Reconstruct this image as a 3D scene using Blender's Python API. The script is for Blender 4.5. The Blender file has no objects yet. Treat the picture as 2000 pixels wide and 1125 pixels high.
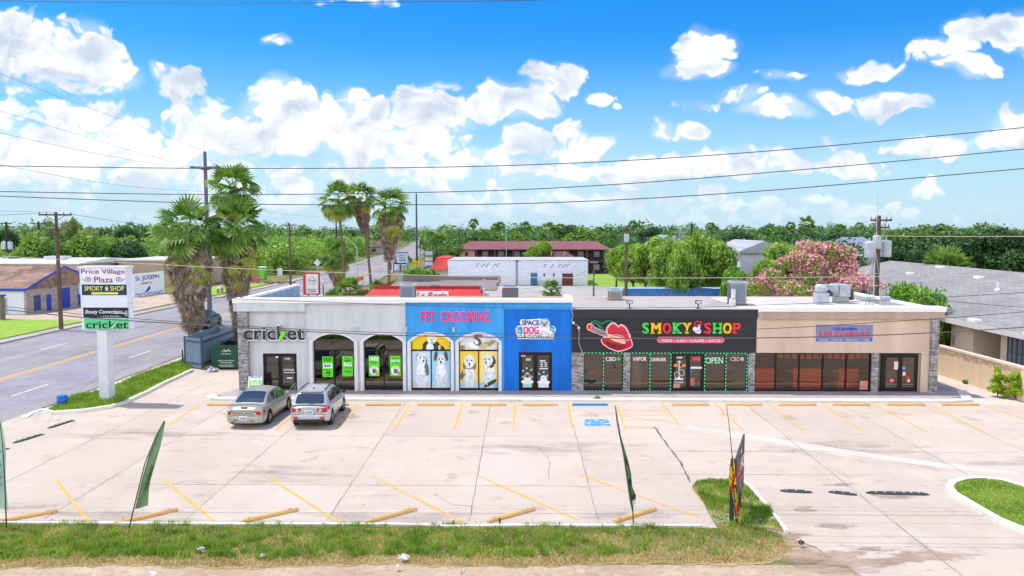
import bpy, bmesh, math, random
import numpy as np
from mathutils import Vector, Matrix
rnd = random.Random(7)
NP = np.random.default_rng(11)
sc = bpy.context.scene
COL = sc.collection
R = math.radians
# ---------------------------------------------------------------- camera
F = 1500.0
EYE = 9.0
PITCH = math.atan(117.5 / F)
YAW = math.atan(20 / F)
cam = bpy.data.cameras.new('camera')
cam.sensor_width = 36.0
cam.lens = 36.0 * F / 2000.0
cam.clip_start = 0.3
cam.clip_end = 6000.0
cam_o = bpy.data.objects.new('camera', cam)
COL.objects.link(cam_o)
cam_o.location = (0,0, EYE)
cam_o.rotation_euler = (math.pi / 2 - PITCH, 0, YAW)
sc.camera = cam_o
# ---------------------------------------------------------------- light and exposure
SUN_DIR = Vector((-0.37,0.125,0.92)).normalized()
SUN_STRENGTH = 3.3
SKY_STRENGTH = 0.12
sc.view_settings.view_transform = 'Standard'
sc.view_settings.look = 'None'
sc.view_settings.exposure = 0.45
sc.view_settings.gamma = 1.0
sc.view_settings.use_curve_mapping = False
sun = bpy.data.lights.new('sun', 'SUN')
sun.energy = SUN_STRENGTH
sun.angle = R(0.53)
sun.color = (1.0,0.93,0.83)
sun_o = bpy.data.objects.new('sun', sun)
COL.objects.link(sun_o)
sun_o.location = (-20,10,60)
sun_o.rotation_euler = SUN_DIR.to_track_quat('Z', 'Y').to_euler()
# ---------------------------------------------------------------- pixel helpers (2000 x 1125 frame of the photograph)
_f0 = Vector((-math.sin(YAW), math.cos(YAW),0))
_rt = Vector((math.cos(YAW), math.sin(YAW),0))
_fw = _f0 * math.cos(PITCH) - Vector((0,0, math.sin(PITCH)))
_up = _f0 * math.sin(PITCH) + Vector((0,0, math.cos(PITCH)))
def ray(u, v):
 return _fw + _rt * ((u - 1000) / F) - _up * ((v - 562.5) / F)
def G(u, v, z=0.0):
 d = ray(u, v); t = (z - EYE) / d.z
 return Vector((d.x * t, d.y * t, z))
def P(u, v, Y):
 d = ray(u, v); t = Y / d.y
 return Vector((d.x * t, Y, EYE + d.z * t))
# ---------------------------------------------------------------- sky
world = bpy.data.worlds.new('World')
sc.world = world
world.use_nodes = True
world.cycles.sampling_method = 'NONE'
sc.cycles.max_bounces = 6; sc.cycles.diffuse_bounces = 3; sc.cycles.glossy_bounces = 3; sc.cycles.transparent_max_bounces = 12
sc.cycles.caustics_reflective = False; sc.cycles.caustics_refractive = False
def build_sky():
 nt = world.node_tree; N = nt.nodes; L = nt.links
 N.clear()
 def node(t, **k):
  n = N.new(t)
  for a, b in k.items(): setattr(n, a, b)
  return n
 def put(sock, val):
  if hasattr(val, 'links') or isinstance(val, bpy.types.NodeSocket): L.new(val, sock)
  else: sock.default_value = val
 def m(op, a, b=0.0, c=0.0, clamp=False):
  n = node('ShaderNodeMath', operation=op, use_clamp=clamp)
  put(n.inputs[0], a); put(n.inputs[1], b)
  if op in ('MULTIPLY_ADD', 'SMOOTH_MAX'): put(n.inputs[2], c)
  return n.outputs[0]
 def vm(op, a, b=(0,0,0), c=(0,0,0)):
  n = node('ShaderNodeVectorMath', operation=op)
  put(n.inputs[0], a); put(n.inputs[1], b)
  if op == 'MULTIPLY_ADD': put(n.inputs[2], c)
  return n
 def mix(f, a, b, blend='MIX'):
  n = node('ShaderNodeMix', data_type='RGBA', blend_type=blend)
  put(n.inputs[0], f); put(n.inputs[6], a); put(n.inputs[7], b)
  return n.outputs[2]
 def noise(vec, scale, detail, rough, dim='2D', lac=2.0):
  n = node('ShaderNodeTexNoise', noise_dimensions=dim)
  n.inputs['Scale'].default_value = scale; n.inputs['Detail'].default_value = detail
  n.inputs['Roughness'].default_value = rough; n.inputs['Lacunarity'].default_value = lac
  L.new(vec, n.inputs['Vector'])
  return n
 def maprange(x, a, b, c=0.0, d=1.0, smooth=True):
  n = node('ShaderNodeMapRange', interpolation_type='SMOOTHSTEP' if smooth else 'LINEAR')
  put(n.inputs[0], x); put(n.inputs[1], a); put(n.inputs[2], b); put(n.inputs[3], c); put(n.inputs[4], d)
  return n.outputs[0]
 tc = node('ShaderNodeTexCoord')
 d = tc.outputs['Generated']
 sep = node('ShaderNodeSeparateXYZ'); L.new(d, sep.inputs[0])
 # clear sky
 sky = node('ShaderNodeTexSky', sky_type='NISHITA')
 sky.sun_disc = False
 sky.sun_elevation = math.asin(SUN_DIR.z)
 sky.sun_rotation = math.atan2(SUN_DIR.x, SUN_DIR.y)
 sky.air_density = 1.0; sky.dust_density = 0.6; sky.ozone_density = 2.0
 hs = node('ShaderNodeHueSaturation')
 hs.inputs['Hue'].default_value = 0.497
 hs.inputs['Saturation'].default_value = 1.55
 hs.inputs['Value'].default_value = 1.0
 L.new(sky.outputs[0], hs.inputs['Color'])
 skyc = vm('SCALE', hs.outputs[0]); skyc.inputs['Scale'].default_value = SKY_STRENGTH
 skyc = vm('MULTIPLY', skyc.outputs[0],(0.42,0.86,1.13)).outputs[0]
 # clouds live on the forward half of the sky, described by (x/y, z/y)
 yy = m('MAXIMUM', sep.outputs[1],0.04)
 px = m('DIVIDE', sep.outputs[0], yy); pz = m('DIVIDE', sep.outputs[2], yy)
 comb = node('ShaderNodeCombineXYZ'); L.new(px, comb.inputs[0]); L.new(pz, comb.inputs[1])
 p = comb.outputs[0]
 wn = noise(p, 9.0,3.0,0.55)
 off = vm('MULTIPLY_ADD', wn.outputs['Color'],(0.075,0.05,0),(-0.0375,-0.025,0)).outputs[0]
 pw = vm('ADD', p, off).outputs[0]
 blobs = [  # u, v, radius u, radius v, strength
  (50,105,150,72,1),(185,95,45,48,1),(195,150,58,34,.9),(60,160,70,26,.8),(20,60,50,40,1),
  (350,172,58,30,1),(308,150,28,20,1),(312,228,14,9,.7),(408,166,9,7,.6),
  (150,250,105,60,1),(10,235,45,40,1),(215,285,80,50,1),(60,300,130,60,.95),
  (395,235,70,42,1),(430,270,120,60,1),(535,185,50,36,1),(550,220,105,50,1),(590,180,30,22,1),
  (700,205,34,28,1),(725,235,80,42,1),(822,205,50,36,1),(840,240,90,40,1),(640,255,130,55,1),
  (760,280,150,42,.9),(650,190,20,20,.75),(930,215,60,30,1),(990,195,60,34,1),(1060,165,55,42,1),(1095,135,40,26,1),(1035,210,50,26,1),
  (1010,265,28,24,1),(1100,255,42,24,.95),(1130,282,60,26,.8),(1060,290,80,30,.8),
  (330,325,330,50,.55),(720,335,340,46,.52),(820,325,45,18,.9),(870,345,60,20,.8),(960,310,60,24,.85),
  (1388,85,50,34,1),(1380,122,52,30,1),(1355,135,40,20,.8),
  (1160,194,36,17,.95),(1197,218,15,10,.9),(862,171,34,9,.6),(535,80,28,10,.5),(690,2,70,12,.6),
  (1288,262,32,22,1),(1345,272,44,20,.95),(1525,214,60,19,.95),(1560,203,20,14,.9),(1638,192,38,16,.8),(1470,186,44,16,.55),(1535,150,44,12,.5),(1375,212,40,14,.45),
  (1742,206,60,24,1),(1740,190,26,16,1),(1705,137,56,15,.85),(1840,95,60,26,.85),(1910,52,44,28,.9),(1985,55,50,42,1),(1885,132,56,20,.8),(1800,105,30,26,.7),
  (1470,322,110,24,.9),(1640,318,75,26,.95),(1655,300,30,16,.9),(1610,278,20,18,.6),(1825,288,90,19,.9),(1990,250,55,42,1),(1935,275,40,18,.8),
  (1250,325,40,22,.85),(1240,342,120,24,.85),(1320,335,60,22,.8),(1110,330,120,30,.7),
  (1385,372,36,16,.75),(1420,392,80,14,.7),(1592,396,32,11,.7),(1800,372,44,13,.8),(1820,356,14,12,.75),(1730,396,26,9,.55),(1650,395,50,10,.4),
  (450,390,480,40,.46),(1050,395,420,34,.44),(150,395,240,40,.45),(1500,420,420,18,.30)]
 Fm = None
 for (u, v, ru, rv, s) in blobs:
  r0 = ray(u, v); cx, cz = r0.x / r0.y, r0.z / r0.y
  ax, az = F / ru * 0.86, F / rv * 0.86
  q = vm('MULTIPLY_ADD', pw, (ax, az, 0),(-cx * ax, -cz * az, 0)).outputs[0]
  dd = vm('DOT_PRODUCT', q, q).outputs['Value']
  f = m('MULTIPLY_ADD', dd, -1.0 * s, s)
  Fm = f if Fm is None else m('MAXIMUM', Fm, f)
 Fm = m('MAXIMUM', Fm, -1.2)
 front = maprange(sep.outputs[1],0.30,0.62)
 # unseen clouds added behind the camera to light the shaded shop fronts
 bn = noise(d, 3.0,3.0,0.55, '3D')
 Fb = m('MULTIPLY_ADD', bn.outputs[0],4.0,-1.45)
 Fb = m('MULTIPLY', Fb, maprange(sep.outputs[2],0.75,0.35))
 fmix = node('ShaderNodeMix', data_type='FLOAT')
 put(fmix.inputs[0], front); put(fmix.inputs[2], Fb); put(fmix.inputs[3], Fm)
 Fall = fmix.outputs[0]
 # billows
 def billow(vec):
  v1 = node('ShaderNodeTexVoronoi', feature='F1', voronoi_dimensions='2D')
  v1.inputs['Scale'].default_value = 26.0; v1.inputs['Detail'].default_value = 2.0
  v1.inputs['Roughness'].default_value = 0.55
  L.new(vec, v1.inputs['Vector'])
  n1 = noise(vec, 16.0,7.0,0.6)
  return m('MULTIPLY_ADD', v1.outputs['Distance'],-0.85, m('MULTIPLY', n1.outputs[0],1.25))
 pw2 = vm('MULTIPLY', pw, (1,1.25,1)).outputs[0]
 b0 = billow(pw2)
 big = noise(pw2,7.0,3.0,0.5)
 big1 = noise(vm('ADD', pw2,(-0.018,0.04,0)).outputs[0],7.0,3.0,0.5)
 dens = m('ADD', Fall, m('MULTIPLY_ADD', b0,1.15,0.06))
 alpha = maprange(dens, 0.10,0.62)
 f0 = noise(pw2,18.0,5.0,0.55); f1 = noise(vm('ADD', pw2,(-0.007,0.016,0)).outputs[0],18.0,5.0,0.55)
 rel = m('ADD', m('MULTIPLY', m('SUBTRACT', f0.outputs[0], f1.outputs[0]),1.0), m('MULTIPLY', m('SUBTRACT', big.outputs[0], big1.outputs[0]),1.3))
 lit = m('MULTIPLY_ADD', rel, 2.0,0.80, clamp=True)
 # thick hearts seen from below are greyer than rims
 heart = maprange(dens, 0.55,1.35)
 lit = m('SUBTRACT', lit, m('MULTIPLY', heart, 0.30), clamp=True)
 cc = mix(lit, (0.47,0.54,0.64,1),(0.82,0.83,0.85,1))
 cb = mix(lit, (1.5,1.5,1.5,1),(2.5,2.42,2.3,1))  # rear clouds set brighter than the visible ones, as fill for the facade
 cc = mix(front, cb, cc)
 # pale band of haze low in the sky
 hz = maprange(sep.outputs[2],0.24,-0.01)
 skyh = mix(m('MULTIPLY', hz, 0.9), skyc, (0.45,0.60,0.72,1))
 lowfade = maprange(sep.outputs[2],0.0,0.075,0.25,1.0)
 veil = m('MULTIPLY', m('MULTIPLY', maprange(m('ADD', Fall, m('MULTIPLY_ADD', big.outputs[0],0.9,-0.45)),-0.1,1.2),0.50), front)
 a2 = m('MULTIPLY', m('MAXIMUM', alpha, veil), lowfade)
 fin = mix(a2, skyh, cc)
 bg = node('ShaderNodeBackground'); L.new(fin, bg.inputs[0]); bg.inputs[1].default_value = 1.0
 out = node('ShaderNodeOutputWorld'); L.new(bg.outputs[0], out.inputs[0])
build_sky()
# ---------------------------------------------------------------- materials
_mats = {}
def lin(c):
 if isinstance(c, str):
  c = c.lstrip('#'); c = [int(c[i:i + 2],16) / 255 for i in (0,2,4)]
  c = [x / 12.92 if x <= .04045 else ((x + .055) / 1.055) ** 2.4 for x in c]
 return tuple(c[:3])
def mat(name, col, rough=0.7, metal=0.0, var=0.12, scale=3.0, bump=0.0, bscale=40.0, emit=None, estr=1.0, col2=None, spec=0.4, detail=4.0, coat=0.0, stretch=None, alpha_tr=0.0):
 """procedural principled material: a noise mixes the base colour with a darker or second colour"""
 if name in _mats: return _mats[name]
 M = bpy.data.materials.new(name); M.use_nodes = True
 nt = M.node_tree; N = nt.nodes; L = nt.links
 b = N['Principled BSDF']
 c = lin(col)
 c2 = lin(col2) if col2 is not None else tuple(x * (1 - var) for x in c)
 tc = N.new('ShaderNodeTexCoord')
 vec = tc.outputs['Object']
 if stretch:
  mp = N.new('ShaderNodeMapping'); mp.inputs['Scale'].default_value = stretch
  L.new(vec, mp.inputs[0]); vec = mp.outputs[0]
 n = N.new('ShaderNodeTexNoise'); n.inputs['Scale'].default_value = scale
 n.inputs['Detail'].default_value = detail; n.inputs['Roughness'].default_value = 0.6
 L.new(vec, n.inputs['Vector'])
 cr = N.new('ShaderNodeValToRGB')
 cr.color_ramp.elements[0].position = 0.33; cr.color_ramp.elements[1].position = 0.67
 cr.color_ramp.elements[0].color = (*c2,1); cr.color_ramp.elements[1].color = (*c, 1)
 L.new(n.outputs[0], cr.inputs[0]); L.new(cr.outputs[0], b.inputs['Base Color'])
 b.inputs['Roughness'].default_value = rough; b.inputs['Metallic'].default_value = metal
 b.inputs['Specular IOR Level'].default_value = spec
 if coat: b.inputs['Coat Weight'].default_value = coat; b.inputs['Coat Roughness'].default_value = 0.04
 if bump:
  n2 = N.new('ShaderNodeTexNoise'); n2.inputs['Scale'].default_value = bscale; n2.inputs['Detail'].default_value = 3
  L.new(vec, n2.inputs['Vector'])
  bp = N.new('ShaderNodeBump'); bp.inputs['Strength'].default_value = bump; bp.inputs['Distance'].default_value = 0.02
  L.new(n2.outputs[0], bp.inputs['Height']); L.new(bp.outputs[0], b.inputs['Normal'])
 if emit is not None:
  b.inputs['Emission Color'].default_value = (*lin(emit),1); b.inputs['Emission Strength'].default_value = estr
 _mats[name] = M
 return M
def paint(hexcol, rough=0.55, var=0.06):
 return mat('paint_' + hexcol.lstrip('#') + ('' if rough == 0.55 else '_%d' % int(rough * 100)), hexcol, rough=rough, var=var, scale=2.0)
def leafmat(name, c1, c2, c3=None, trans=0.3, nscale=0.9, rough=0.55, tint=(1.3,1.35,0.6)):
 """foliage: large clumps by noise and a change from leaf to leaf"""
 if name in _mats: return _mats[name]
 M = bpy.data.materials.new(name); M.use_nodes = True
 nt = M.node_tree; N = nt.nodes; L = nt.links
 N.clear()
 out = N.new('ShaderNodeOutputMaterial')
 geo = N.new('ShaderNodeNewGeometry'); oi = N.new('ShaderNodeObjectInfo')
 tc = N.new('ShaderNodeTexCoord')
 ns = N.new('ShaderNodeTexNoise'); ns.inputs['Scale'].default_value = nscale; ns.inputs['Detail'].default_value = 2
 L.new(tc.outputs['Object'], ns.inputs['Vector'])
 ad = N.new('ShaderNodeMath'); ad.operation = 'MULTIPLY_ADD'
 L.new(geo.outputs['Random Per Island'], ad.inputs[0]); ad.inputs[1].default_value = 0.55
 ms = N.new('ShaderNodeMath'); ms.operation = 'MULTIPLY_ADD'; L.new(ns.outputs[0], ms.inputs[0]); ms.inputs[1].default_value = 1.5; ms.inputs[2].default_value = -0.52
 L.new(ms.outputs[0], ad.inputs[2])
 cr = N.new('ShaderNodeValToRGB')
 e = cr.color_ramp.elements
 e[0].position = 0.1; e[0].color = (*lin(c1),1); e[1].position = 0.75; e[1].color = (*lin(c2),1)
 if c3 is not None:
  x = e.new(0.93); x.color = (*lin(c3),1)
 L.new(ad.outputs[0], cr.inputs[0])
 df = N.new('ShaderNodeBsdfPrincipled'); L.new(cr.outputs[0], df.inputs['Base Color']); df.inputs['Roughness'].default_value = rough
 df.inputs['Specular IOR Level'].default_value = 0.25
 tr = N.new('ShaderNodeBsdfTranslucent')
 br = N.new('ShaderNodeMix'); br.data_type = 'RGBA'; br.blend_type = 'MULTIPLY'; br.inputs[0].default_value = 1.0
 L.new(cr.outputs[0], br.inputs[6]); br.inputs[7].default_value = (*tint, 1)
 L.new(br.outputs[2], tr.inputs[0])
 mx = N.new('ShaderNodeMixShader'); mx.inputs[0].default_value = trans
 L.new(df.outputs[0], mx.inputs[1]); L.new(tr.outputs[0], mx.inputs[2]); L.new(mx.outputs[0], out.inputs[0])
 _mats[name] = M
 return M
def glassmat(name, tint, gloss=0.30, base=None, gcol=(0.9,0.9,0.9), rough=0.015):
 """dark window glass: part see-through tint, part mirror"""
 if name in _mats: return _mats[name]
 M = bpy.data.materials.new(name); M.use_nodes = True
 nt = M.node_tree; N = nt.nodes; L = nt.links
 N.clear()
 out = N.new('ShaderNodeOutputMaterial')
 tr = N.new('ShaderNodeBsdfTransparent'); tr.inputs[0].default_value = (*lin(tint),1)
 gl = N.new('ShaderNodeBsdfGlossy'); gl.inputs[0].default_value = (*lin(gcol),1); gl.inputs['Roughness'].default_value = rough
 tc = N.new('ShaderNodeTexCoord'); ns = N.new('ShaderNodeTexNoise'); ns.inputs['Scale'].default_value = 0.9; ns.inputs['Detail'].default_value = 1
 L.new(tc.outputs['Object'], ns.inputs['Vector'])
 bp = N.new('ShaderNodeBump'); bp.inputs['Strength'].default_value = 0.06; bp.inputs['Distance'].default_value = 0.05
 L.new(ns.outputs[0], bp.inputs['Height']); L.new(bp.outputs[0], gl.inputs['Normal'])
 lw = N.new('ShaderNodeLayerWeight'); lw.inputs['Blend'].default_value = 0.35
 md = N.new('ShaderNodeMath'); md.operation = 'MULTIPLY_ADD'; L.new(lw.outputs['Fresnel'], md.inputs[0]); md.inputs[1].default_value = 0.25; md.inputs[2].default_value = gloss - 0.04
 md.use_clamp = True
 mx = N.new('ShaderNodeMixShader'); L.new(md.outputs[0], mx.inputs[0]); L.new(tr.outputs[0], mx.inputs[1]); L.new(gl.outputs[0], mx.inputs[2])
 L.new(mx.outputs[0], out.inputs[0])
 _mats[name] = M
 return M
# ---------------------------------------------------------------- objects
def tag(o, label=None, cat=None, group=None, kind=None):
 if label: o['label'] = label
 if cat: o['category'] = cat
 if group: o['group'] = group
 if kind: o['kind'] = kind
 return o
def empty(name, loc, label=None, cat=None, group=None, rz=0.0):
 o = bpy.data.objects.new(name, None); COL.objects.link(o)
 o.location = loc; o.rotation_euler = (0,0, rz); o.empty_display_size = 0.2
 return tag(o, label, cat, group)
def origin(o):
 p = Vector((0,0,0))
 while o is not None:
  p = p + Vector(o.location); o = o.parent
 return p
def copy_tree(o, parent=None):
 c = o.copy(); COL.objects.link(c)
 if parent is not None: c.parent = parent
 for ch in o.children: copy_tree(ch, c)
 return c
class MB:
 """collects vertices and faces, then links them as ONE mesh object"""
 def __init__(s): s.v = []; s.f = []; s.mi = []; s.m = 0
 def add(s, vs, fs, m=None):
  n = len(s.v); s.v.extend([tuple(p) for p in vs])
  for f in fs: s.f.append([i + n for i in f]); s.mi.append(s.m if m is None else m)
  return s
 def box(s, x0, x1, y0, y1, z0, z1, m=None):
  vs = [(x0, y0, z0),(x1, y0, z0),(x1, y1, z0),(x0, y1, z0),(x0, y0, z1),(x1, y0, z1),(x1, y1, z1),(x0, y1, z1)]
  return s.add(vs, [(0,3,2,1),(4,5,6,7),(0,1,5,4),(1,2,6,5),(2,3,7,6),(3,0,4,7)], m)
 def obox(s, c, ax, ay, hx, hy, z0, z1, m=None):
  """box with horizontal axes ax, ay about centre c"""
  c = Vector(c); ax = Vector((*ax[:2],0)).normalized(); ay = Vector((*ay[:2],0)).normalized()
  vs = []
  for z in (z0, z1):
   for sx, sy in ((-1,-1),(1,-1),(1,1),(-1,1)):
    q = c + ax * hx * sx + ay * hy * sy; vs.append((q.x, q.y, z))
  return s.add(vs, [(0,3,2,1),(4,5,6,7),(0,1,5,4),(1,2,6,5),(2,3,7,6),(3,0,4,7)], m)
 def prism(s, poly, z0, z1, m=None):
  """plan polygon (x, y) pulled up from z0 to z1"""
  n = len(poly)
  a = sum(poly[i][0] * poly[(i + 1) % n][1] - poly[(i + 1) % n][0] * poly[i][1] for i in range(n))
  if a < 0: poly = poly[::-1]
  vs = [(p[0], p[1], z0) for p in poly] + [(p[0], p[1], z1) for p in poly]
  fs = [tuple(range(n - 1,-1,-1)), tuple(range(n, 2 * n))] + [(i, (i + 1) % n, n + (i + 1) % n, n + i) for i in range(n)]
  return s.add(vs, fs, m)
 def front(s, poly, y0, y1, m=None):
  """elevation polygon (x, z) pushed from y0 (near) to y1 (far)"""
  n = len(poly)
  a = sum(poly[i][0] * poly[(i + 1) % n][1] - poly[(i + 1) % n][0] * poly[i][1] for i in range(n))
  if a < 0: poly = poly[::-1]
  vs = [(p[0], y0, p[1]) for p in poly] + [(p[0], y1, p[1]) for p in poly]
  fs = [tuple(range(n)), tuple(range(2 * n - 1, n - 1,-1))] + [(i, n + i, n + (i + 1) % n, (i + 1) % n) for i in range(n)]
  return s.add(vs, fs, m)
 def sheet(s, poly, z, m=None):
  n = len(poly)
  a = sum(poly[i][0] * poly[(i + 1) % n][1] - poly[(i + 1) % n][0] * poly[i][1] for i in range(n))
  if a < 0: poly = poly[::-1]
  return s.add([(p[0], p[1], z) for p in poly],[tuple(range(n))], m)
 def cyl(s, p0, p1, r0, r1=None, n=10, m=None, caps=True):
  p0 = Vector(p0); p1 = Vector(p1); r1 = r0 if r1 is None else r1
  return s.tube([p0, p1],[r0, r1], n, m, caps)
 def tube(s, pts, rs, n=8, m=None, caps=True):
  pts = [Vector(p) for p in pts]
  if not hasattr(rs, '__len__'): rs = [rs] * len(pts)
  base = len(s.v); fr = None
  for i, p in enumerate(pts):
   t = (pts[min(i + 1, len(pts) - 1)] - pts[max(i - 1,0)])
   t = t.normalized() if t.length > 1e-9 else Vector((0,0,1))
   if fr is None:
    a = Vector((0,0,1)) if abs(t.z) < 0.9 else Vector((1,0,0))
    fr = t.cross(a).normalized()
   fr = (fr - t * fr.dot(t)).normalized(); b = t.cross(fr)
   for k in range(n):
    an = 2 * math.pi * k / n
    s.v.append(tuple(p + (fr * math.cos(an) + b * math.sin(an)) * rs[i]))
  for i in range(len(pts) - 1):
   for k in range(n):
    a0 = base + i * n + k; a1 = base + i * n + (k + 1) % n
    s.f.append([a0, a1, a1 + n, a0 + n]); s.mi.append(s.m if m is None else m)
  if caps:
   s.f.append([base + k for k in range(n - 1,-1,-1)]); s.mi.append(s.m if m is None else m)
   e = base + (len(pts) - 1) * n
   s.f.append([e + k for k in range(n)]); s.mi.append(s.m if m is None else m)
  return s
 def lathe(s, c, prof, n=16, m=None):
  """(radius, z) profile turned about a vertical axis at c"""
  base = len(s.v)
  for r, z in prof:
   for k in range(n):
    an = 2 * math.pi * k / n
    s.v.append((c[0] + r * math.cos(an), c[1] + r * math.sin(an), c[2] + z))
  for i in range(len(prof) - 1):
   for k in range(n):
    a0 = base + i * n + k; a1 = base + i * n + (k + 1) % n
    s.f.append([a0, a1, a1 + n, a0 + n]); s.mi.append(s.m if m is None else m)
  s.f.append([base + k for k in range(n - 1,-1,-1)]); s.mi.append(s.m if m is None else m)
  e = base + (len(prof) - 1) * n
  s.f.append([e + k for k in range(n)]); s.mi.append(s.m if m is None else m)
  return s
 def quads(s, arr, m=None):
  """numpy array (k, 4,3)"""
  n = len(s.v); k = len(arr)
  s.v.extend(map(tuple, arr.reshape(-1,3).tolist()))
  s.f.extend([[n + 4 * i, n + 4 * i + 1, n + 4 * i + 2, n + 4 * i + 3] for i in range(k)])
  s.mi.extend([s.m if m is None else m] * k)
  return s
 def build(s, name, mats, parent=None, smooth=False, bevel=0.0, loc=None):
  me = bpy.data.meshes.new(name)
  off = origin(parent) if parent is not None else Vector(loc if loc is not None else (0,0,0))
  va = np.array(s.v, dtype=np.float64) - np.array(off)
  me.from_pydata(va.tolist(),[], s.f)
  if not isinstance(mats, (list, tuple)): mats = [mats]
  for mm in mats: me.materials.append(mm)
  if len(mats) > 1: me.polygons.foreach_set('material_index', s.mi)
  if smooth: me.polygons.foreach_set('use_smooth', [True] * len(me.polygons))
  me.update()
  o = bpy.data.objects.new(name, me); COL.objects.link(o)
  if parent is not None: o.parent = parent
  else: o.location = off
  if bevel:
   bv = o.modifiers.new('bevel', 'BEVEL'); bv.width = bevel; bv.segments = 2; bv.limit_method = 'ANGLE'; bv.angle_limit = R(40)
  return o
def fast_mesh(name, quads, mats, parent=None, mi=None, loc=(0,0,0)):
 """quads: numpy (k,4,3)"""
 me = bpy.data.meshes.new(name)
 k = len(quads)
 me.vertices.add(4 * k); me.vertices.foreach_set('co', (quads - np.array(loc)).astype(np.float32).ravel())
 me.loops.add(4 * k); me.loops.foreach_set('vertex_index', np.arange(4 * k, dtype=np.int32))
 me.polygons.add(k); me.polygons.foreach_set('loop_start', np.arange(0,4 * k, 4, dtype=np.int32))
 try: me.polygons.foreach_set('loop_total', np.full(k, 4, dtype=np.int32))
 except Exception: pass
 if not isinstance(mats, (list, tuple)): mats = [mats]
 for mm in mats: me.materials.append(mm)
 if mi is not None: me.polygons.foreach_set('material_index', mi.astype(np.int32))
 me.update(calc_edges=True); me.validate()
 o = bpy.data.objects.new(name, me); COL.objects.link(o)
 if parent is not None: o.parent = parent
 else: o.location = loc
 return o
# ---------------------------------------------------------------- lettering
_glyph = {}
def glyphs(body, bold=0.0, shear=0.0, space=1.0, depth=0.05, align='CENTER', res=3):
 key = (body, bold, shear, space, depth, align, res)
 if key not in _glyph:
  cu = bpy.data.curves.new('lettering', 'FONT'); cu.body = body
  cu.offset = 0; cu.shear = shear; cu.space_character = space; cu.extrude = depth; cu.resolution_u = res
  cu.align_x = align
  ob = bpy.data.objects.new('lettering', cu); COL.objects.link(ob)
  dg = bpy.context.evaluated_depsgraph_get()
  me = bpy.data.meshes.new_from_object(ob.evaluated_get(dg))
  vs = [tuple(v.co) for v in me.vertices]; fs = [tuple(p.vertices) for p in me.polygons]
  bpy.data.objects.remove(ob); bpy.data.curves.remove(cu); bpy.data.meshes.remove(me)
  _glyph[key] = (vs, fs)
 return _glyph[key]
def write(mb, body, x0, x1, z0, z1, y, depth=0.02, bold=0.0, shear=0.0, space=1.0, m=None, fit=True, axis=None):
 """letters filling the elevation box x0..x1, z0..z1, standing depth proud of y (towards the viewer)"""
 vs, fs = glyphs(body, 0.0, shear, space, 0.05)
 if not vs: return
 a = np.array(vs); lo = a.min(0); hi = a.max(0); e = bold * (z1 - z0) * .55
 # heavier strokes: the same letters laid over each other a hair apart
 for k, (dx, dz) in enumerate(((-1,-.5),(1,.5),(-1,.5),(1,-.5),(0,0)) if e > 0 else ((0,0),)):
  sx = (x1 - x0 - 2 * e) / max(hi[0] - lo[0],1e-6); sz = (z1 - z0 - e) / max(hi[1] - lo[1],1e-6)
  X = x0 + e + dx * e + (a[:, 0] - lo[0]) * sx; Z = z0 + e / 2 + dz * e + (a[:, 1] - lo[1]) * sz
  Y = y - (depth + .0007 * k) * (a[:, 2] - lo[2]) / max(hi[2] - lo[2],1e-6)
  if axis is None: pts = np.stack([X, Y, Z],1)
  else:  # axis = (origin, along, normal): x runs along a wall that is not square to the view
   o, al, nr = axis
   pts = np.array(o)[None, :] + X[:, None] * np.array(al)[None, :] + (-(Y))[:, None] * np.array(nr)[None, :]
   pts[:, 2] += Z
  mb.add(pts.tolist(), fs, m)
def clip(poly, x0=0.0, x1=1.0, y0=0.0, y1=1.0):
 for ax, lim, sg in ((0, x0,1),(0, x1,-1),(1, y0,1),(1, y1,-1)):
  out = []
  for i in range(len(poly)):
   a, b = poly[i - 1], poly[i]
   da, db = (a[ax] - lim) * sg, (b[ax] - lim) * sg
   if da >= 0 or db >= 0:
    if (da < 0) != (db < 0):
     t = da / (da - db); q = (a[0] + (b[0] - a[0]) * t, a[1] + (b[1] - a[1]) * t)
     out.append(q)
    if db >= 0: out.append(b)
  poly = out
  if len(poly) < 3: return []
 return poly
def ell(cx, cy, rx, ry, rot=0.0, n=22, rag=0.0):
 pts = []
 for k in range(n):
  a = 2 * math.pi * k / n; q = 1 + rag * (rnd.random() - .5)
  x, y = rx * math.cos(a) * q, ry * math.sin(a) * q
  pts.append((cx + x * math.cos(rot) - y * math.sin(rot), cy + x * math.sin(rot) + y * math.cos(rot)))
 return pts
def art(name, shapes, x0, x1, z0, z1, y, parent=None, label=None, cat=None, group=None, step=0.0015, rough=0.5, edge=None, thick=0.006):
 """a flat printed picture: [(polygon in unit square, colour)], each layer a hair in front of the one below"""
 mb = MB(); mats = []
 for k, (poly, col) in enumerate(shapes):
  poly = clip(poly) if edge is None else edge(poly)
  if len(poly) < 3: continue
  mm = paint(col, rough)
  if mm not in mats: mats.append(mm)
  pts = [(x0 + px * (x1 - x0), z0 + pz * (z1 - z0)) for px, pz in poly]
  if k == 0: mb.front(pts, y - thick, y, mats.index(mm))
  else:
   n = len(pts)
   a = sum(pts[i][0] * pts[(i + 1) % n][1] - pts[(i + 1) % n][0] * pts[i][1] for i in range(n))
   if a < 0: pts = pts[::-1]
   mb.add([(p[0], y - thick - step * k, p[1]) for p in pts],[tuple(range(n))], mats.index(mm))
 o = mb.build(name, mats, parent, loc=None if parent is not None else ((x0 + x1) / 2, y, z0))
 if label: tag(o, label, cat, group)
 return o
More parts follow.
